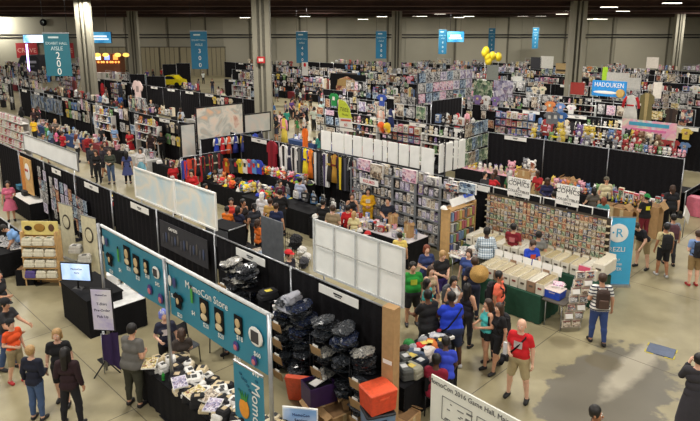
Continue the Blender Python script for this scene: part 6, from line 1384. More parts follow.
table(W(-7.8, 14.33), RU, 1.95, 1.05, 'green clothed table of comic boxes in the open aisle', cloth=GREEN, h=.78)
table(W(-6.5, 14.33), RU, .6, 1.0, 'bare table end with grey legs carrying the blue crate', top=C((90, 84, 76)), h=.75, skirt=False)
for i in range(8): P_LBOX.put(W(-8.66+.25*i, 14.3, .79), RU, (1.0, 1.2, 1.05), {0: BW if i % 4 != 2 else C((150, 120, 96)), 1: C(RNG.choice([(206, 196, 170), (222, 218, 206), (186, 172, 138)])), 2: C((130, 60, 50) if i % 3 == 1 else (90, 80, 70))}, 'comic box on the green table', 'comic boxes on the green table')
for i in range(7):
    p = W(-8.7+.3*i, 14.82, 1.08); t = thing('divider_card', 'blank white divider card standing behind the green table boxes', 'card', p, RU+.1*(i % 3-1), 'white divider cards', True); b = MB(); b.box((0, 0, .1), (.27, .015, .26), WHITE, Matrix.Rotation(-.15, 3, 'X')); b.build('card', t)
P_TUB.put(W(-6.6, 14.15, .76), RU, (.4, .36, .24), {0: mat('crate_blue', (40, 80, 200), .4), 1: C((210, 196, 190))}, 'royal blue crate of magazines at the end of the green table', auto=False)
for i in range(3): P_PRINT.put(W(-6.62+.04*i, 14.15, 1.01+.02*i), 0, (.28, 1, .36), {0: A('pink', 3.5), 1: WHITE}, 'pink-headed magazine lying on the blue crate', 'magazines on the blue crate', rot=(-PI/2, 0, RU+.2*i))
# leaning wire rack
q = at(569, 331, 0); t = thing('pocket_rack', 'leaning two-column wire rack of small books on the open floor', 'display rack', q, .12)
b = MB()
for s in (-.26, .26): b.tube([(s, 0, .0), (s+.5, .32, 1.5)], .008, CHROME, 6)
b.tube([(.0, .6, 0), (.35, .32, 1.35)], .008, CHROME, 6); b.tube([(.45, .6, 0), (.7, .32, 1.35)], .008, CHROME, 6); b.build('wire_frame', t)
for j in range(7): b = MB(); b.box((-.0+.5*(j+.4)/7.2, -.03+.32*(j+.4)/7.2, .12+.2*j), (.52, .08, .015), C((190, 180, 165))); b.build('pocket', t)
for j in range(7):
    for s in (-1, 1):
        k_, m_ = RNG.choice([x_ for x_ in ARTS if x_[0] in ('tan', 'mix', 'mono')]); off = Vector((s*.13+.5*(j+.4)/7.2, -.05+.32*(j+.4)/7.2, .14+.2*j)); off.rotate(Euler((0, 0, .12)))
        P_COMIC.put(q+off, .12, (.32, 2, .165), {0: WHITE if (j+s) % 3 == 0 else m_, 1: C((226, 218, 200)), 2: C((120, 70, 60))}, 'small book in the leaning wire rack', 'books in the leaning wire rack', rot=(-.25, 0, .12))
# blue R banner
q = at(613, 286, 0); t = pullup(q, -.06, .93, 2.12, mat('sky_blue_vinyl', (62, 168, 214), .5, var=.04), 'sky blue pull-up banner with white R disc and REZLI lettering'); R_ = mat('sky_blue_vinyl', (62, 168, 214))
b = MB(); b.ball((0, -.012, 1.68), (.29, .012, .29), WHITE, 24, 12); b.build('disc', t); lettering('R', .38, R_, t, (.03, -.03, 1.68), ext=.004); b = MB(); b.ball((-.15, -.03, 1.7), (.03, .01, .03), R_); b.build('dot', t)
lettering('REZLI', .2, WHITE, t, (0, -.02, 1.17)); lettering('PLAY', .11, WHITE, t, (0, -.02, .84)); lettering('SMARTER', .09, WHITE, t, (0, -.02, .7)); lettering('OVER', .14, WHITE, t, (0.02, -.02, .55))
b = MB()
t = thing('floor_hatch', 'grey metal floor hatch with yellow tape corners in the open aisle', 'floor hatch', (at(661, 351).x, at(661, 351).y, 0), RU+.15)
b.box((0, 0, .012), (.58, .5, .024), C((96, 106, 128))); b.build('plate', t); b = MB()
for sx, sy in ((-1, -1), (1, 1), (-1, 1), (1, -1)): b.box((sx*.31, sy*.18, .006), (.03, .16, .01), C((196, 182, 70))); b.box((sx*.2, sy*.27, .006), (.16, .03, .01), C((196, 182, 70)))
b.build('tape', t)

# ================================================================= second drape line (v = 17.25) west of the collectors, and the line v = 26.5
ROWS = [17.25, 26.5, 35.7, 45, 54.2, 63.4, 72.6, 81.8]
def run(v, u_end, u_far, grp):
    u_ = u_end; k = 0
    while u_ > u_far:
        p = W(u_-3.05, v)
        gx = proj(W(u_-1.5, v))[0]
        if p.y < 97 and p.y > 4 and seen(p, 110, 2.4) and not (v in (26.5, 35.7) and 268 < gx < 330) and not (v > 30 and 88 < gx < 228):
            drape_panel(p, RU, 3.05, 2.44, 'black drape bay', grp, True, end=(k == 0 or v < 30))
            if RNG.random() < .8 and v < 60: booth_sign(W(u_-1.5, v-.09, 2.3), RU, w=1.2)
        u_ -= 3.05; k += 1
run(17.25, -6.6, -56, 'bays of the drape line behind the comic wall')
run(26.5, -7.35, -66, 'bays of the drape line behind the plush stalls')
for v in ROWS[2:]: run(v, -8.5 if v < 50 else -12, -95, 'bays of far drape lines')
for v0 in (27.0, 30.1): drape_panel(W(-7.3, v0-.2), RR, 2.9, 1.0, 'low black side drape at right edge', None, True)
table(W(-6.7, 28.2), RR, 2.6, 1.0, 'table in pink satin cloth at the right edge', cloth=mat('pink_satin', (206, 110, 130), .5, bump=.3), h=.8)
# in front of v = 26.5, right: plush, cartons, bottles
table(W(-15.6, 25.0), RU, 3.0, .9, 'long table of small pastel plush toys, left of the cat plush pile', cloth=BLK2, top=C((222, 170, 180)), h=.85)
for i in range(30): put_plush(W(-17+.1*i, 24.75+.28*(i % 3), .86), RU+RNG.uniform(-1, 1), RNG.uniform(.2, .42), 'on the pastel toy table', ['pink', 'white', 'violet', 'cream', 'green', 'yellow', 'grey'], 'toys on the pastel toy table')
table(W(-13.0, 24.7), RU, 2.0, .8, 'table with red-labelled box under the cat plush pile', cloth=C((190, 160, 110)), h=.8)
for i, (x, y, h, k) in enumerate(((512, 161, .75, 'pink'), (519, 166, .5, 'yellow'), (526, 158, .5, 'grey'), (532, 160, .8, 'white'), (507, 173, .55, 'yellow'), (517, 172, .5, 'cream'), (524, 172, .5, 'cream'), (535, 170, .6, 'brown'))):
    a = on_v(x, y, 25.0); put_plush(Vector((a.x, a.y, a.z-h)), RU+.3, h, '', [k], None, 'big %s plush in the cat plush pile' % k); 
put_box(W(-13.3, 24.6, .8), RU, .6, .4, .5, '', 'brown carton left of the seated woman'); AUTO.pop()
table(W(-10.6, 24.5), RU, 3.0, .9, 'table with orange plush and cartons behind right comics sign', h=.8)
for i, (x, y, w_, h_) in enumerate(((549, 186, .7, .55), (567, 178, .45, .7), (573, 180, .45, .65))): put_box(on_v(x, y, 24.9)-Vector((0, 0, h_)), RU, w_, .4, h_, '', None, 'cartons behind the right comics sign'); AUTO[-1]['label'] = 'brown cardboard carton'
for i in range(26): put_plush(W(-12.0+.11*i, 24.3+.22*(i % 3), .81), RU+RNG.uniform(-1, 1), RNG.uniform(.25, .5), 'behind the comics sign', ['orange', 'yellow', 'white', 'pink', 'blue', 'violet', 'green', 'grey'], 'toys behind the right comics sign')
table(W(-8.4, 24.0), RU, 2.6, .8, 'table of bottles and cartons at the right end of the drape line', h=.8)
for i, (x, y, w_, h_) in enumerate(((615, 206, .9, .8), (625, 208, .8, .75), (652, 197, .75, 1.1), (636, 211, .6, .5))): put_box(Vector((on_v(x, y, 23.2).x, on_v(x, y, 23.2).y, 0 if i != 3 else 0)), RU, w_, .6, h_+.1, '', None, 'large cartons at the right drape end'); AUTO[-1]['label'] = 'large brown stacked carton'
for i in range(20):
    k = RNG.randrange(11); P_BOT.put(W(-9.6+.12*i, 23.8+.2*(i % 3), .81), 0, (.13, .13, RNG.uniform(.22, .42)), {0: C(cols[k]), 1: WHITE, 2: C(cols[(k+3) % 11])}, '%s bottle on the carton table' % nms[k], 'bottles on the carton table')
for i in range(12): put_fig(W(-9.5+.2*i, 24.3, .81), RU, .2, RNG.uniform(.3, .6), 'on the carton table', 'boxed goods on the carton table')
# behind v = 26.5: plush racks, dragon row, pink banner
t = thing('shop_banner', 'pale blue and pink shop banner behind the black drape at right', 'banner', (on_v(648, 133, 28.2).x, on_v(648, 133, 28.2).y, 2.9), RU)
b = MB(); b.box((0, 0, .3), (2.3, .03, .75), art('pink_blue_print', [(120, 180, 200), (226, 214, 190), (226, 150, 180), (200, 226, 226)], .9, kind='noise')); b.build('banner_cloth', t); b = MB(); b.box((0, -.02, .5), (1.7, .01, .16), C((70, 160, 190))); b.box((0, -.02, .25), (1.5, .01, .1), C((216, 110, 160))); b.build('banner_print', t)
b = MB(); b.tube([(-1.1, .03, .6), (-1.1, .03, -2.9)], .02, CHROME); b.tube([(1.1, .03, .6), (1.1, .03, -2.9)], .02, CHROME); b.build('post', t)
for j, z in enumerate((2.25, 2.6)):
    t = thing('toy_shelf', 'wire shelf of plush behind the black drape', 'shelf', W(-11.4, 27.3+.3*j, 0), RU, 'plush shelves behind the drape', True); b = MB(); b.box((0, 0, z), (6.2, .3, .02), CHROME); b.build('shelf_board', t)
    for s in (-3, 0, 3): b = MB(); b.tube([(s, 0, 0), (s, 0, z)], .015, CHROME); b.build('post', t)
    for i in range(19): put_plush(W(-14.4+.31*i+RNG.uniform(-.1, .1), 27.2+.3*j, z+.01), RU+RNG.uniform(-.9, .9), RNG.uniform(.2, .62), 'on the wire shelf', ['white', 'pink', 'green', 'yellow', 'brown', 'blue', 'violet', 'cream', 'grey', 'black', 'red'], 'plush toys on the wire shelves')
for i, (x, k) in enumerate(((628, 'black'), (634, 'yellow'), (641, 'brown'), (649, 'cream'), (657, 'black'))): a = on_v(x, 136+.2*(x-628), 27.9); put_plush(a-Vector((0, 0, .3)), RU, .62, '', [k], None, '%s standing plush before the pale blue and pink banner' % k)
for i in range(12): put_plush(W(-9.6+.19*i, 26.9, 2.42), RU+RNG.uniform(-1, 1), .3, 'along the top of the right drape', ['red', 'green', 'blue', 'pink', 'white', 'pink'], 'small plush on the right drape')
table(W(-9.8, 28.0), RU, 7, 1.2, 'long hidden table carrying the plush shelves', h=.8)
t = P_TEE.put(W(-13.2, 27.0, 2.5), RU, (.7, 1, .12), {0: C((230, 214, 40)), 1: C((230, 214, 40)), 2: DARKMETAL}, 'yellow floppy plush', auto=True)
for i, (x, c) in enumerate(((550, (120, 122, 128)), (556, (120, 124, 132)), (562, (60, 110, 180)))): hang(x, 112, 124, ('v', 30.5), 'tee', c, '%s T-shirt on the right drape, three in a row' % ('grey', 'striped grey', 'blue')[i], auto=True)
# right: hanging red and white costume, hooded figure, mannequins
hang(632, 95, 122, ('v', 31.0), 'cost', W_, 'white and red costume hanging high on the right', (190, 26, 34), wid=1.2)
hang(648, 92, 122, ('v', 31.0), 'robe', (120, 110, 70), 'tall olive and cream hooded costume right of the red-white one', (180, 160, 110), wid=.8)
hang(672, 108, 124, ('v', 31.0), 'robe', (60, 44, 36), 'dark brown cape hung on the right drape', (40, 30, 28), wid=1.3)
for i, (x, c, c2, nm) in enumerate(((440, (34, 34, 38), W_, 'black and white caped'), (447, W_, (200, 196, 190), 'white'), (457.5, (190, 30, 40), W_, 'red caped'), (467, (220, 150, 160), (226, 180, 190), 'pink'))): hang(x, 113, 131, ('u', -20.5), 'cost', c, '%s child mannequin dress on the black panel' % nm, c2, wid=1.0)
drape_panel(W(-20.8, 27.2), RR, 3.0, 3.6, 'tall black panel behind the four child mannequins')
# anime wall on the side of a stall
a, c_ = on_u(418, 74, -25.9), on_u(472, 68, -25.9); v0, v1 = uv(a)[1], uv(c_)[1]; z1 = (a.z+c_.z)/2; z0 = on_u(419, 104, -25.9).z
t = thing('print_wall', 'tall grid wall of pale lilac anime prints above the black booth', 'display wall', W(-25.9, (v0+v1)/2, 0), RR); w = v1-v0; b = MB(); b.box((0, .05, (z0+z1)/2), (w, .04, z1-z0), C((100, 100, 106))); b.build('grid_panel', t)
for s in (-.48, 0, .48): b = MB(); b.tube([(s*w, .1, 0), (s*w, .1, z0)], .03, CHROME); b.build('post', t)
for j in range(3):
    for i in range(8):
        q = RNG.choice([x_ for x_ in ARTS if x_[0] in ('lilac', 'mono', 'pink', 'cool', 'lilac')]); h = (z1-z0)/3
        put_print(W(-25.85, v0+(i+.5)*w/8, z0+h*j+.03), RR, w/8*.97, h*.93, 'on the tall lilac print wall', q, 'prints on the tall lilac wall')
drape_panel(W(-25.85, v0+.6), RR, w-1.2, z0-.1, 'black drape under the lilac print wall')
# yellow feather sign and T-shirts around it
a = on_v(346, 126, 22.5); t = thing('feather_sign', 'lime yellow rounded sale sign lettered TEES with white lower half', 'sign', (a.x, a.y, 0), RU+.3); zt = on_v(341, 99, 22.5).z; zb = on_v(350, 132, 22.5).z; H_ = zt-zb
b = MB(); b.prism([(-.35, zb), (.42, zb), (.34, zb+H_*.4), (.2, zb+H_*.75), (-.05, zb+H_*.95), (-.42, zt), (-.48, zb+H_*.6)], .03, WHITE); b.build('lower_panel', t)
b = MB(); b.prism([(-.4, zb+H_*.42), (.34, zb+H_*.42), (.2, zb+H_*.75), (-.05, zb+H_*.95), (-.42, zt), (-.48, zb+H_*.6)], .05, C((206, 220, 70))); b.build('yellow_panel', t)
lettering('TEES', .26, C((30, 30, 30)), t, (-.1, -.03, zb+H_*.68), ry=.15); lettering('FROM', .14, C((80, 90, 40)), t, (-.05, -.03, zb+H_*.52), ry=.15); lettering('$5', .2, C((190, 50, 40)), t, (0, -.03, zb+H_*.2)); b = MB(); b.box((0, -.025, zb+H_*.35), (.6, .02, .1), C((200, 90, 70))); b.build('red_band', t); b = MB(); b.tube([(0, .03, 0), (0, .03, zb+.2)], .02, CHROME); b.build('pole', t)
hang(334, 93, 106, ('v', 23.5), 'tee', (20, 130, 60), 'bright green T-shirt hanging left of the lime sale sign'); hang(382, 94, 106, ('v', 24.5), 'tee', (50, 80, 170), 'blue T-shirt hung high right of the lime sale sign')
hang(381, 110, 128, ('v', 24.0), 'cost', (226, 214, 206), 'white and peach dress mannequin', (226, 170, 150)); hang(391, 109, 127, ('v', 24.0), 'cost', (30, 44, 100), 'navy dress mannequin beside the white one', W_)
for x, y, c, nm in ((381, 127, (230, 100, 40), 'orange'), (387, 128, (230, 190, 40), 'yellow')): a = on_v(x, y, 22.5); o = P_WIG.put(a-Vector((0, 0, .3)), RU, .6, {0: C(c), 1: SKIN[0]}, '%s character wig on a stand by the dress mannequins' % nm, auto=False)
# HADOUKEN sign
a, c_ = on_v(594, 84, 39), on_v(624, 98, 39); w = math.hypot(c_.x-a.x, c_.y-a.y)+.2; h = 1.0
t = thing('shop_sign', 'bright blue shop sign lettered HADOUKEN on black drapes', 'sign', ((a.x+c_.x)/2, (a.y+c_.y)/2, on_v(609, 95, 39).z), RU); b = MB(); b.box((0, 0, .4), (w, .06, h), mat('signal_blue', (40, 140, 214), .5)); b.build('board', t)
lettering('HADOUKEN', .42, WHITE, t, (0, -.04, .62), ext=.01, sx=.8); b = MB(); b.ball((-.2, -.04, .15), (.8, .012, .1), WHITE, 12, 6); b.ball((.75, -.04, .15), (.3, .012, .28), C((196, 160, 90)), 8, 6); b.build('sign_art', t); b = MB(); b.tube([(-1, .04, 0), (-1, .04, -t.location.z)], .02, CHROME); b.tube([(1, .04, 0), (1, .04, -t.location.z)], .02, CHROME); b.build('post', t)
for x0, x1, y0, y1, v, lb, c in ((607, 629, 72, 79, 50, 'white draped sheet above the blue shop sign', W_), (620, 640, 77, 87, 46, 'square white cloth right of the blue shop sign', W_), (603, 607, 67, 79, 50, 'narrow neon green cloth above the blue shop sign', (190, 240, 60)), (513, 522, 76, 86, 48, 'white blank board left of brown crate sign', (190, 190, 184)), (541, 553, 56, 66, 58, 'white triangular cloth at the far row right of aisle 800 banner', (210, 208, 200)), (531, 541, 57, 67, 58, 'black board left of the white triangular cloth', (40, 40, 46)), (556, 572, 63, 71, 53, 'wooden sign board with dark lettering band before the paired column', (176, 150, 104)), (571, 584, 82, 92, 42, 'red banner cloth left of the blue shop sign', (170, 60, 54)), (647, 658, 57, 66, 60, 'white poster board far right above the black rows', (222, 214, 204)), (654, 661, 82, 96, 38, 'white poster with dark brush strokes at right', (220, 212, 200)), (302, 308, 62, 74, 40, 'white banner with a red disc left of aisle 400 banner', (224, 222, 220)), (487, 498, 65, 78, 50, 'grey-green poster panel under the yellow balloons', (130, 134, 128)), (494, 512, 80, 98, 40, 'lilac and white character poster right of the anime wall', None), (474, 492, 80, 94, 40, 'dark green picture poster right of the anime wall', None), (337, 357, 72, 78, 45, 'dark arch top sign over the brown booth', (60, 50, 44))):
    a, c_ = on_v(x0, y0, v), on_v(x1, y1+.13*(x1-x0), v); w = math.hypot(c_.x-a.x, c_.y-a.y); h = max(.5, a.z-c_.z+.1)
    m_ = C(c) if c else A('lilac' if 'lilac' in lb else 'green', 3.5)
    t = thing('hung_panel', lb, 'display panel', ((a.x+c_.x)/2, (a.y+c_.y)/2, a.z-h), RU); b = MB(); b.box((0, 0, h/2), (w, .03, h), m_)
    b.build('sheet', t)
    b = MB(); b.tube([(-w*.45, .04, h), (-w*.45, .04, -t.location.z)], .02, DARKMETAL, 5); b.tube([(w*.45, .04, h), (w*.45, .04, -t.location.z)], .02, DARKMETAL, 5); b.build('post', t)
    if 'wooden' in lb: b = MB(); b.box((0, -.02, h*.3), (w*.9, .02, h*.2), C((60, 44, 30))); b.build('lettering_band', t)
    if 'red disc' in lb: b = MB(); b.ball((0, -.02, h*.8), (.2, .02, .2), C((214, 30, 40))); b.build('disc', t)
# brown archway booth
a = on_v(347, 104, 40); t = thing('archway', 'brown archway booth backdrop with warm pictures, centre of the hall', 'backdrop', (a.x, a.y, 0), RU); b = MB()
b.box((0, .1, 1.7), (4.6, .1, 3.4), BLK2); b.build('black_surround', t); b = MB(); b.prism([(-1.4, .1), (1.4, .1), (1.4, 2.2), (1.0, 2.9), (0, 3.2), (-1.0, 2.9), (-1.4, 2.2)], .12, A('warm', 3.5), y0=-.02); b.build('arch_picture', t); b = MB(); b.prism([(-1.2, 2.3), (1.2, 2.3), (1.1, 2.85), (0, 3.0), (-1.1, 2.85)], .1, C((170, 140, 90)), y0=-.1); b.build('arch_header', t)
# balloons
for x, y in ((485, 53), (487.5, 57), (486, 51), (492.5, 56), (498.5, 57), (488.5, 61)):
    q = atY(x, y, 66); b = MB(); b.ball((0, 0, 0), (.38, .38, .5), mat('yellow_balloon', (226, 200, 40), .3, coat=.5), 12, 9); b.tube([(0, 0, -.5), (.05, 0, -q.z)], .012, WHITE, 4); tag(b.build('balloon', None, q), 'yellow balloon on a string', 'balloon', 'yellow balloons', True)
# left side objects: striped art panel, hung shirts, wooden coffin-like case, toy shelves
a, c_ = on_v(30, 90, 17.1), on_v(63, 116, 17.1); w = math.hypot(c_.x-a.x, c_.y-a.y); t = thing('picture_board', 'long dark panel with blue, white and black streaked artwork, far left', 'display panel', ((a.x+c_.x)/2, (a.y+c_.y)/2, a.z-1.5), RU); b = MB(); b.box((0, 0, .6), (w, .03, 1.2), art('streaks', [(30, 40, 60), (80, 120, 170), (170, 176, 180), (50, 54, 60), (120, 126, 130)], 1.6, kind='noise')); b.build('picture', t)
b = MB()
for i in range(9): b.box((-w*.45+w*.1*i, -.02, .6), (.12, .012, .95), C([(24, 26, 34), (160, 164, 168), (30, 60, 120), (40, 44, 52)][i % 4]))
b.build('streak', t)
for x, y0, y1, v, c, kd, lb in ((102, 83, 105, 24, (196, 30, 40), 'cost', 'long red sequinned dress hanging in the left hall'), (137, 80, 101, 25, (226, 200, 196), 'tee', 'pale pink T-shirt hung high in the left hall'), (120, 84, 106, 25, (40, 44, 56), 'cost', 'black patterned dress hanging left of the pale pink T-shirt'), (74, 80, 100, 22, (130, 50, 50), 'robe', 'narrow dark red scarf-like hanging in the left hall'), (84.5, 79, 101, 22, (190, 150, 104), 'robe', 'tan open wooden case with long white figures'), (48, 72, 82, 20, (60, 130, 200), 'tee', 'bright blue cloth draped behind the streaked panel')):
    hang(x, y0, y1, ('v', v), kd, c, lb, (226, 220, 210) if 'tan' in lb else tuple(int(q_*.7) for q_ in c))
for k in range(3):
    t = thing('toy_shelving', 'white shelving of small red and white toys at far left', 'shelf', W(-35.3+1.3*k, 9.5), RU, 'toy shelving at the far left', True); b = MB(); b.box((0, .2, 1.6), (1.28, .03, 3.2), C((170, 166, 160))); b.build('back_panel', t)
    for j in range(6): b = MB(); b.box((0, 0, .9+.42*j), (1.28, .4, .03), WHITE); b.build('shelf_board', t)
    for j in range(6):
        for i in range(7): put_plush(W(-35.84+1.3*k+.18*i, 9.4, .92+.42*j), RU, .27, 'on the far-left toy shelving', ['white', 'red', 'cream', 'pink', 'white'], 'toys on the far-left shelving')
# ================================================================= the rest of the stalls, row by row
def skip(p, z=1.):
    x, y = proj((p[0], p[1], z)); return not (-12 < x < 712 and y > -10)
def at_scr(u_, v_, z): return proj(W(u_, v_, z))
def stall(u_, v, rng, lod):
    """one 3 m stall in front of the drape at v"""
    kind = rng.choice(['prints', 'prints', 'prints', 'tees', 'plush', 'boxes', 'mixed', 'costume'])
    where = ''; n = 7 if lod == 0 else 5
    kind = rng.choice(['prints', 'prints', 'tees', 'plush', 'boxes', 'mixed', 'mixed', 'costume', 'bare'])
    if kind == 'bare': kind = None
    def base(s): return s
    R = RNG
    if kind in ('prints', 'mixed'):
        n = R.choice([3, 4, 5, 5, 6, 7]); rows = R.choice([2, 3, 3]); hh = 1.7/rows
        for j in range(rows):
            for i in range(n):
                if R.random() < .2: continue
                w_ = 2.9/n; put_print(W(u_-2.95+(i+.5)*w_, v-.14-.04*(j % 2), .95+hh*j+R.uniform(0, .06)), RU, w_*R.uniform(.6, .98), hh*R.uniform(.6, .95), 'on stall wall', None, 'art prints on stall walls')
    elif kind == 'tees':
        for j in range(2):
            for i in range(5): put_tee(W(u_-2.7+.56*i, v-.15, 1.0+.72*j), RU, R.uniform(.72, .9), 'on stall wall', ['black', 'black', 'white', 'grey', 'blue', 'red', 'green', 'cream', 'yellow'], 'T-shirts on stall walls')
    elif kind == 'plush':
        t_ = thing('stall_shelf', 'white stepped stall shelf of plush', 'shelf', W(u_-1.5, v-.45), RU, 'stepped stall shelves', True); b = MB()
        for j in range(3): b.box((0, 0, .95+.5*j), (2.8, .32, .03), WHITE)
        for s in (-1.38, 1.38): b.box((s, 0, 1.0), (.04, .32, 2.0), WHITE)
        b.build('shelf_frame', t_)
        for j in range(3):
            for i in range(n+1): put_plush(W(u_-2.8+2.6*(i+.5)/(n+1), v-.45, .97+.5*j), RU+R.uniform(-.5, .5), R.uniform(.3, .46), 'on stall shelf', None, 'plush toys on stall shelves')
    elif kind == 'boxes':
        for j in range(3):
            for i in range(n): put_fig(W(u_-2.9+2.8*(i+.5)/n, v-.3, .8+.5*j), RU, 2.7/n*.9, R.uniform(.34, .48), 'stacked at stall wall', 'boxed figures stacked in stalls')
        t_ = thing('stall_counter', 'dark stall counter of boxed figures', 'counter', W(u_-1.5, v-.35), RU, 'stall counters', True); b = MB(); b.box((0, 0, .39), (2.9, .6, .78), BLK2); b.build('body', t_)
        for j in (1, 2): b = MB(); b.box((0, .05, .78+.5*j), (2.9, .4, .02), DARKMETAL); b.build('shelf_board', t_)
    elif kind:
        for i in range(8):
            k, m = cn(['black', 'grey', 'white', 'brown', 'red', 'blue', 'cream', 'black']); k2, m2 = cn(); RNG.choice((P_COST, P_ROBE)).put(W(u_-2.8+.35*i, v-.2, .95), RU, (R.uniform(.6, .9), 1, R.uniform(1., 1.4)), {0: m, 1: m2, 2: DARKMETAL}, '%s costume hung on stall wall' % k, 'costumes on stall walls')
    # table at the front
    if not skip(W(u_-1.5, v-2.3)):
        tt = table(W(u_-1.5, v-2.35), RU, 2.6, .75, 'stall table', cloth=RNG.choice([BLK2, BLK2, BLK2, C((190, 188, 184)), C((60, 40, 80)), C((120, 30, 40)), C((30, 60, 110))]), h=.76, group='stall tables', auto=True)
        for i in range(9 if lod == 0 else 6):
            p = W(u_-2.7+2.4*R.random(), v-2.35+R.uniform(-.28, .28), .77); r = R.random()
            if r < .3: put_fig(p, RU+R.uniform(-.5, .5), R.uniform(.16, .3), R.uniform(.16, .4), 'on stall table', 'boxed goods on stall tables')
            elif r < .5: put_plush(p, RU+R.uniform(-1, 1), R.uniform(.2, .4), 'on stall table', None, 'plush toys on stall tables')
            elif r < .8: k_, m_ = R.choice(ARTW); P_PRINT.put(p, 0, (.3, 1, .4), {0: m_, 1: WHITE}, '%s picture leaning on stall table' % ('mixed' if k_ == 'mix' else k_), 'pictures on stall tables', rot=(-.4, 0, RU+R.uniform(-.3, .3)))
            else: k, m = cn(); P_FOLD.put(p, R.uniform(0, 6), .4, {0: m, 1: WHITE}, '%s folded shirt on stall table' % k, 'folded shirts on stall tables')
def high(u_, v, lod):
    """displays that rise above the drape, on stands of their own"""
    R = RNG; r = R.random(); z = 2.5
    if r < .42:
        n = R.choice([2, 3, 4]); 
        t_ = thing('display_stand', 'tall thin display stand behind the drape', 'display stand', W(u_-1.5, v+.4), RU, 'tall display stands', True); b = MB()
        for s in (-1.2, 1.2): b.tube([(s, .06, 0), (s, .06, 3.3)], .02, CHROME, 5)
        b.tube([(-1.2, .06, 3.28), (1.2, .06, 3.28)], .02, CHROME, 5); b.build('stand_frame', t_)
        for i in range(n+1): put_print(W(u_-2.6+2.3*(i+.5)/(n+1), v+.4, z+.05), RU, 2.2/(n+1)*R.uniform(.7, .95), R.uniform(.45, .75), 'on tall stand', None, 'prints on tall stands')
    elif r < .62:
        for i in range(R.choice([2, 3, 4])): put_tee(W(u_-2.5+.7*i, v+.35, z-.1), RU, R.uniform(.75, 1.0), 'hung above the drape', None, 'T-shirts hung above drapes')
    elif r < .9:
        t_ = thing('top_shelf', 'tall shelf rising behind the drape', 'shelf', W(u_-1.5, v+.6), RU, 'tall shelves behind drapes', True); b = MB(); b.box((0, 0, 2.45), (2.7, .4, .03), DARKMETAL)
        for s in (-1.3, 1.3): b.box((s, 0, 1.22), (.04, .4, 2.44), DARKMETAL)
        b.build('shelf_frame', t_)
        for i in range(7):
            if R.random() < .6: put_plush(W(u_-2.65+.38*i, v+.6, 2.47), RU+R.uniform(-1, 1), R.uniform(.3, .6), 'atop tall shelf', None, 'plush atop tall shelves')
            else: put_fig(W(u_-2.65+.38*i, v+.6, 2.47), RU, .3, R.uniform(.3, .6), 'atop tall shelf', 'boxes atop tall shelves')
HCOL = [o for o in COL.objects if o.name.startswith('hall_column')]
for v in ROWS:
    lod = 0 if v < 40 else 1; ue = {17.25: -26.3, 26.5: -17.5}.get(v, -9.5 if v < 50 else -12.5)
    u_ = ue
    while u_ > -95:
        p = W(u_-1.5, v)
        if 6 < p.y < 93:
            x, y = proj((p.x, p.y, 1.5))
            if -25 < x < 725:
                far_left = 95 < x < 245 and v > 17.5
                if any(math.hypot(p.x-c_.location.x, p.y-c_.location.y) < 2.6 for c_ in HCOL) or (v in (26.5, 35.7) and 268 < x < 330) or (v > 30 and 88 < x < 228): u_ -= 3.05; continue
                if not ( v == 17.25 and x < 70 and x > 20 or far_left and RNG.random() < .55): stall(u_, v, RNG, lod)
                if RNG.random() < (.2 if far_left else .85) and not (v == 17.25 and u_ > -30): high(u_, v, lod)
        u_ -= 3.05
# far side of the near row: low tables with goods seen over the drape
for u_ in (-19.5, -23, -26.5, -30):
    tt = table(W(u_, 9.9), RU, 2.4, .8, 'black table behind the near drape', h=.76, group='tables behind the near drape', auto=True)
    for i in range(12):
        k = RNG.randrange(11); P_FOLD.put(W(u_-1.1+.2*i, 9.9+RNG.uniform(-.25, .25), .77), RNG.uniform(0, 6), .42, {0: C(cols[k]), 1: WHITE}, '%s folded cloth behind the near drape' % nms[k], 'folded goods behind the near drape')
# shopping crowd in the aisles
R = random.Random(21)
AIS = [(11.2, 13.8, -42, -19, 12), (20.6, 23.2, -52, -9.5, 22), (29.7, 32.5, -60, -11, 22), (38.9, 41.8, -62, -12, 18), (48.2, 51, -66, -16, 12), (57.4, 60, -70, -22, 8)]
for v0, v1, ua, ub, n in AIS:
    k = 0; tries = 0
    while k < n and tries < 400:
        tries += 1; p = W(R.uniform(ua, ub), R.uniform(v0, v1), 0)
        if not seen(p, 0, 1.7) or p.y > 90: continue
        far_person(p, R.choice([0, 180, 45, -45, 135, -135, 90, -90])+R.uniform(-20, 20), 'in aisle', group='shoppers in the far aisles', rng=R); k += 1
# the broad cross aisle seen left of the anime wall and beside the left booths
for (x0, x1, y0, y1, n) in ((276, 332, 100, 142, 26), (92, 170, 92, 128, 32), (98, 215, 80, 94, 10), (120, 185, 128, 150, 14), (300, 420, 98, 108, 8), (20, 70, 128, 136, 3)):
    for i in range(n):
        p = at(R.uniform(x0, x1), R.uniform(y0, y1), 0)
        far_person(p, R.uniform(-180, 180), 'in the crossing', group='shoppers in the crossing', rng=R)
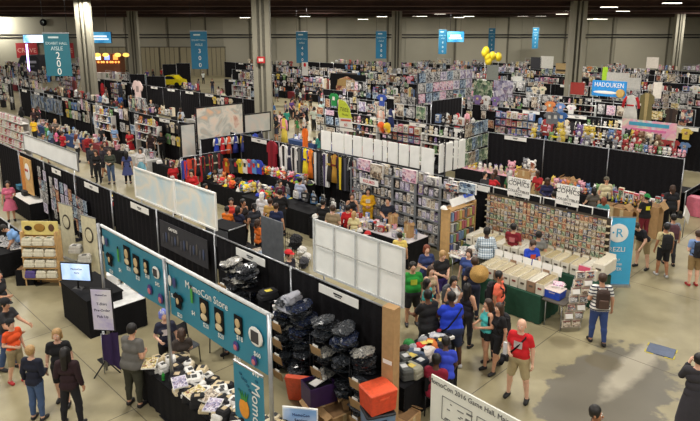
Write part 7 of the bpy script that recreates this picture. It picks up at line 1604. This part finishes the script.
# stall keepers
for v in ROWS[1:6]:
    for i in range(3):
        p = W(R.uniform(-62, -10), v-R.uniform(1.0, 1.7), 0)
        if seen(p, 0, 1.7) and p.y < 90: far_person(p, -45+R.uniform(-30, 30), 'inside a stall', group='stall keepers', rng=R)
# ================================================================= past 300 of a kind: the farthest become one object
def settle(limit=300):
    by = {}
    for o in list(COL.objects):
        if o.type == 'MESH' and o.parent is None and o.get('category'): by.setdefault(o.data.name, []).append(o)
    dead = set()
    for nm, L in by.items():
        keep = []
        for o in L:
            x, y = proj(o.location)
            if -30 < x < 730 and -20 < y < 460: keep.append(o)
            elif len(L) > 12: dead.add(o.name)
        if len(keep) <= limit: continue
        keep.sort(key=lambda o: -(o.scale.z*max(o.scale.x, .2))**.5/max(1, o.location.y)); far = keep[limit:]
        me0 = far[0].data; n = len(me0.vertices); co = np.empty(n*3); me0.vertices.foreach_get('co', co); co = co.reshape(-1, 3)
        polys = [list(p.vertices) for p in me0.polygons]; mi = [p.material_index for p in me0.polygons]; V = []; F = []; MI = []; mats = []
        for o in far:
            M_ = np.array(Matrix.LocRotScale(o.location, o.rotation_euler, o.scale)); V.append(co @ M_[:3, :3].T+M_[:3, 3]); off = n*(len(V)-1)
            idx = []
            for s in o.material_slots:
                if s.material not in mats: mats.append(s.material)
                idx.append(mats.index(s.material))
            F += [[i+off for i in f] for f in polys]; MI += [idx[k] for k in mi]; dead.add(o.name)
        me = bpy.data.meshes.new(nm); me.from_pydata(np.concatenate(V).tolist(), [], F)
        for m in mats: me.materials.append(m)
        me.polygons.foreach_set('material_index', MI); me.update()
        s = bpy.data.objects.new('distant_'+{'figure_box': 'figure_boxes'}.get(far[0].name.split('.')[0], far[0].name.split('.')[0]+'s'), me); COL.objects.link(s)
        c = far[0]['category']; s['kind'] = 'stuff'; s['category'] = c; s['label'] = 'the many small far-off %s items filling the distant stalls' % c
    keepA = [o for o in AUTO if o.name not in dead]; AUTO[:] = keepA
    for n_ in dead:
        o = bpy.data.objects.get(n_)
        if o: bpy.data.objects.remove(o)
settle()
finish_labels()
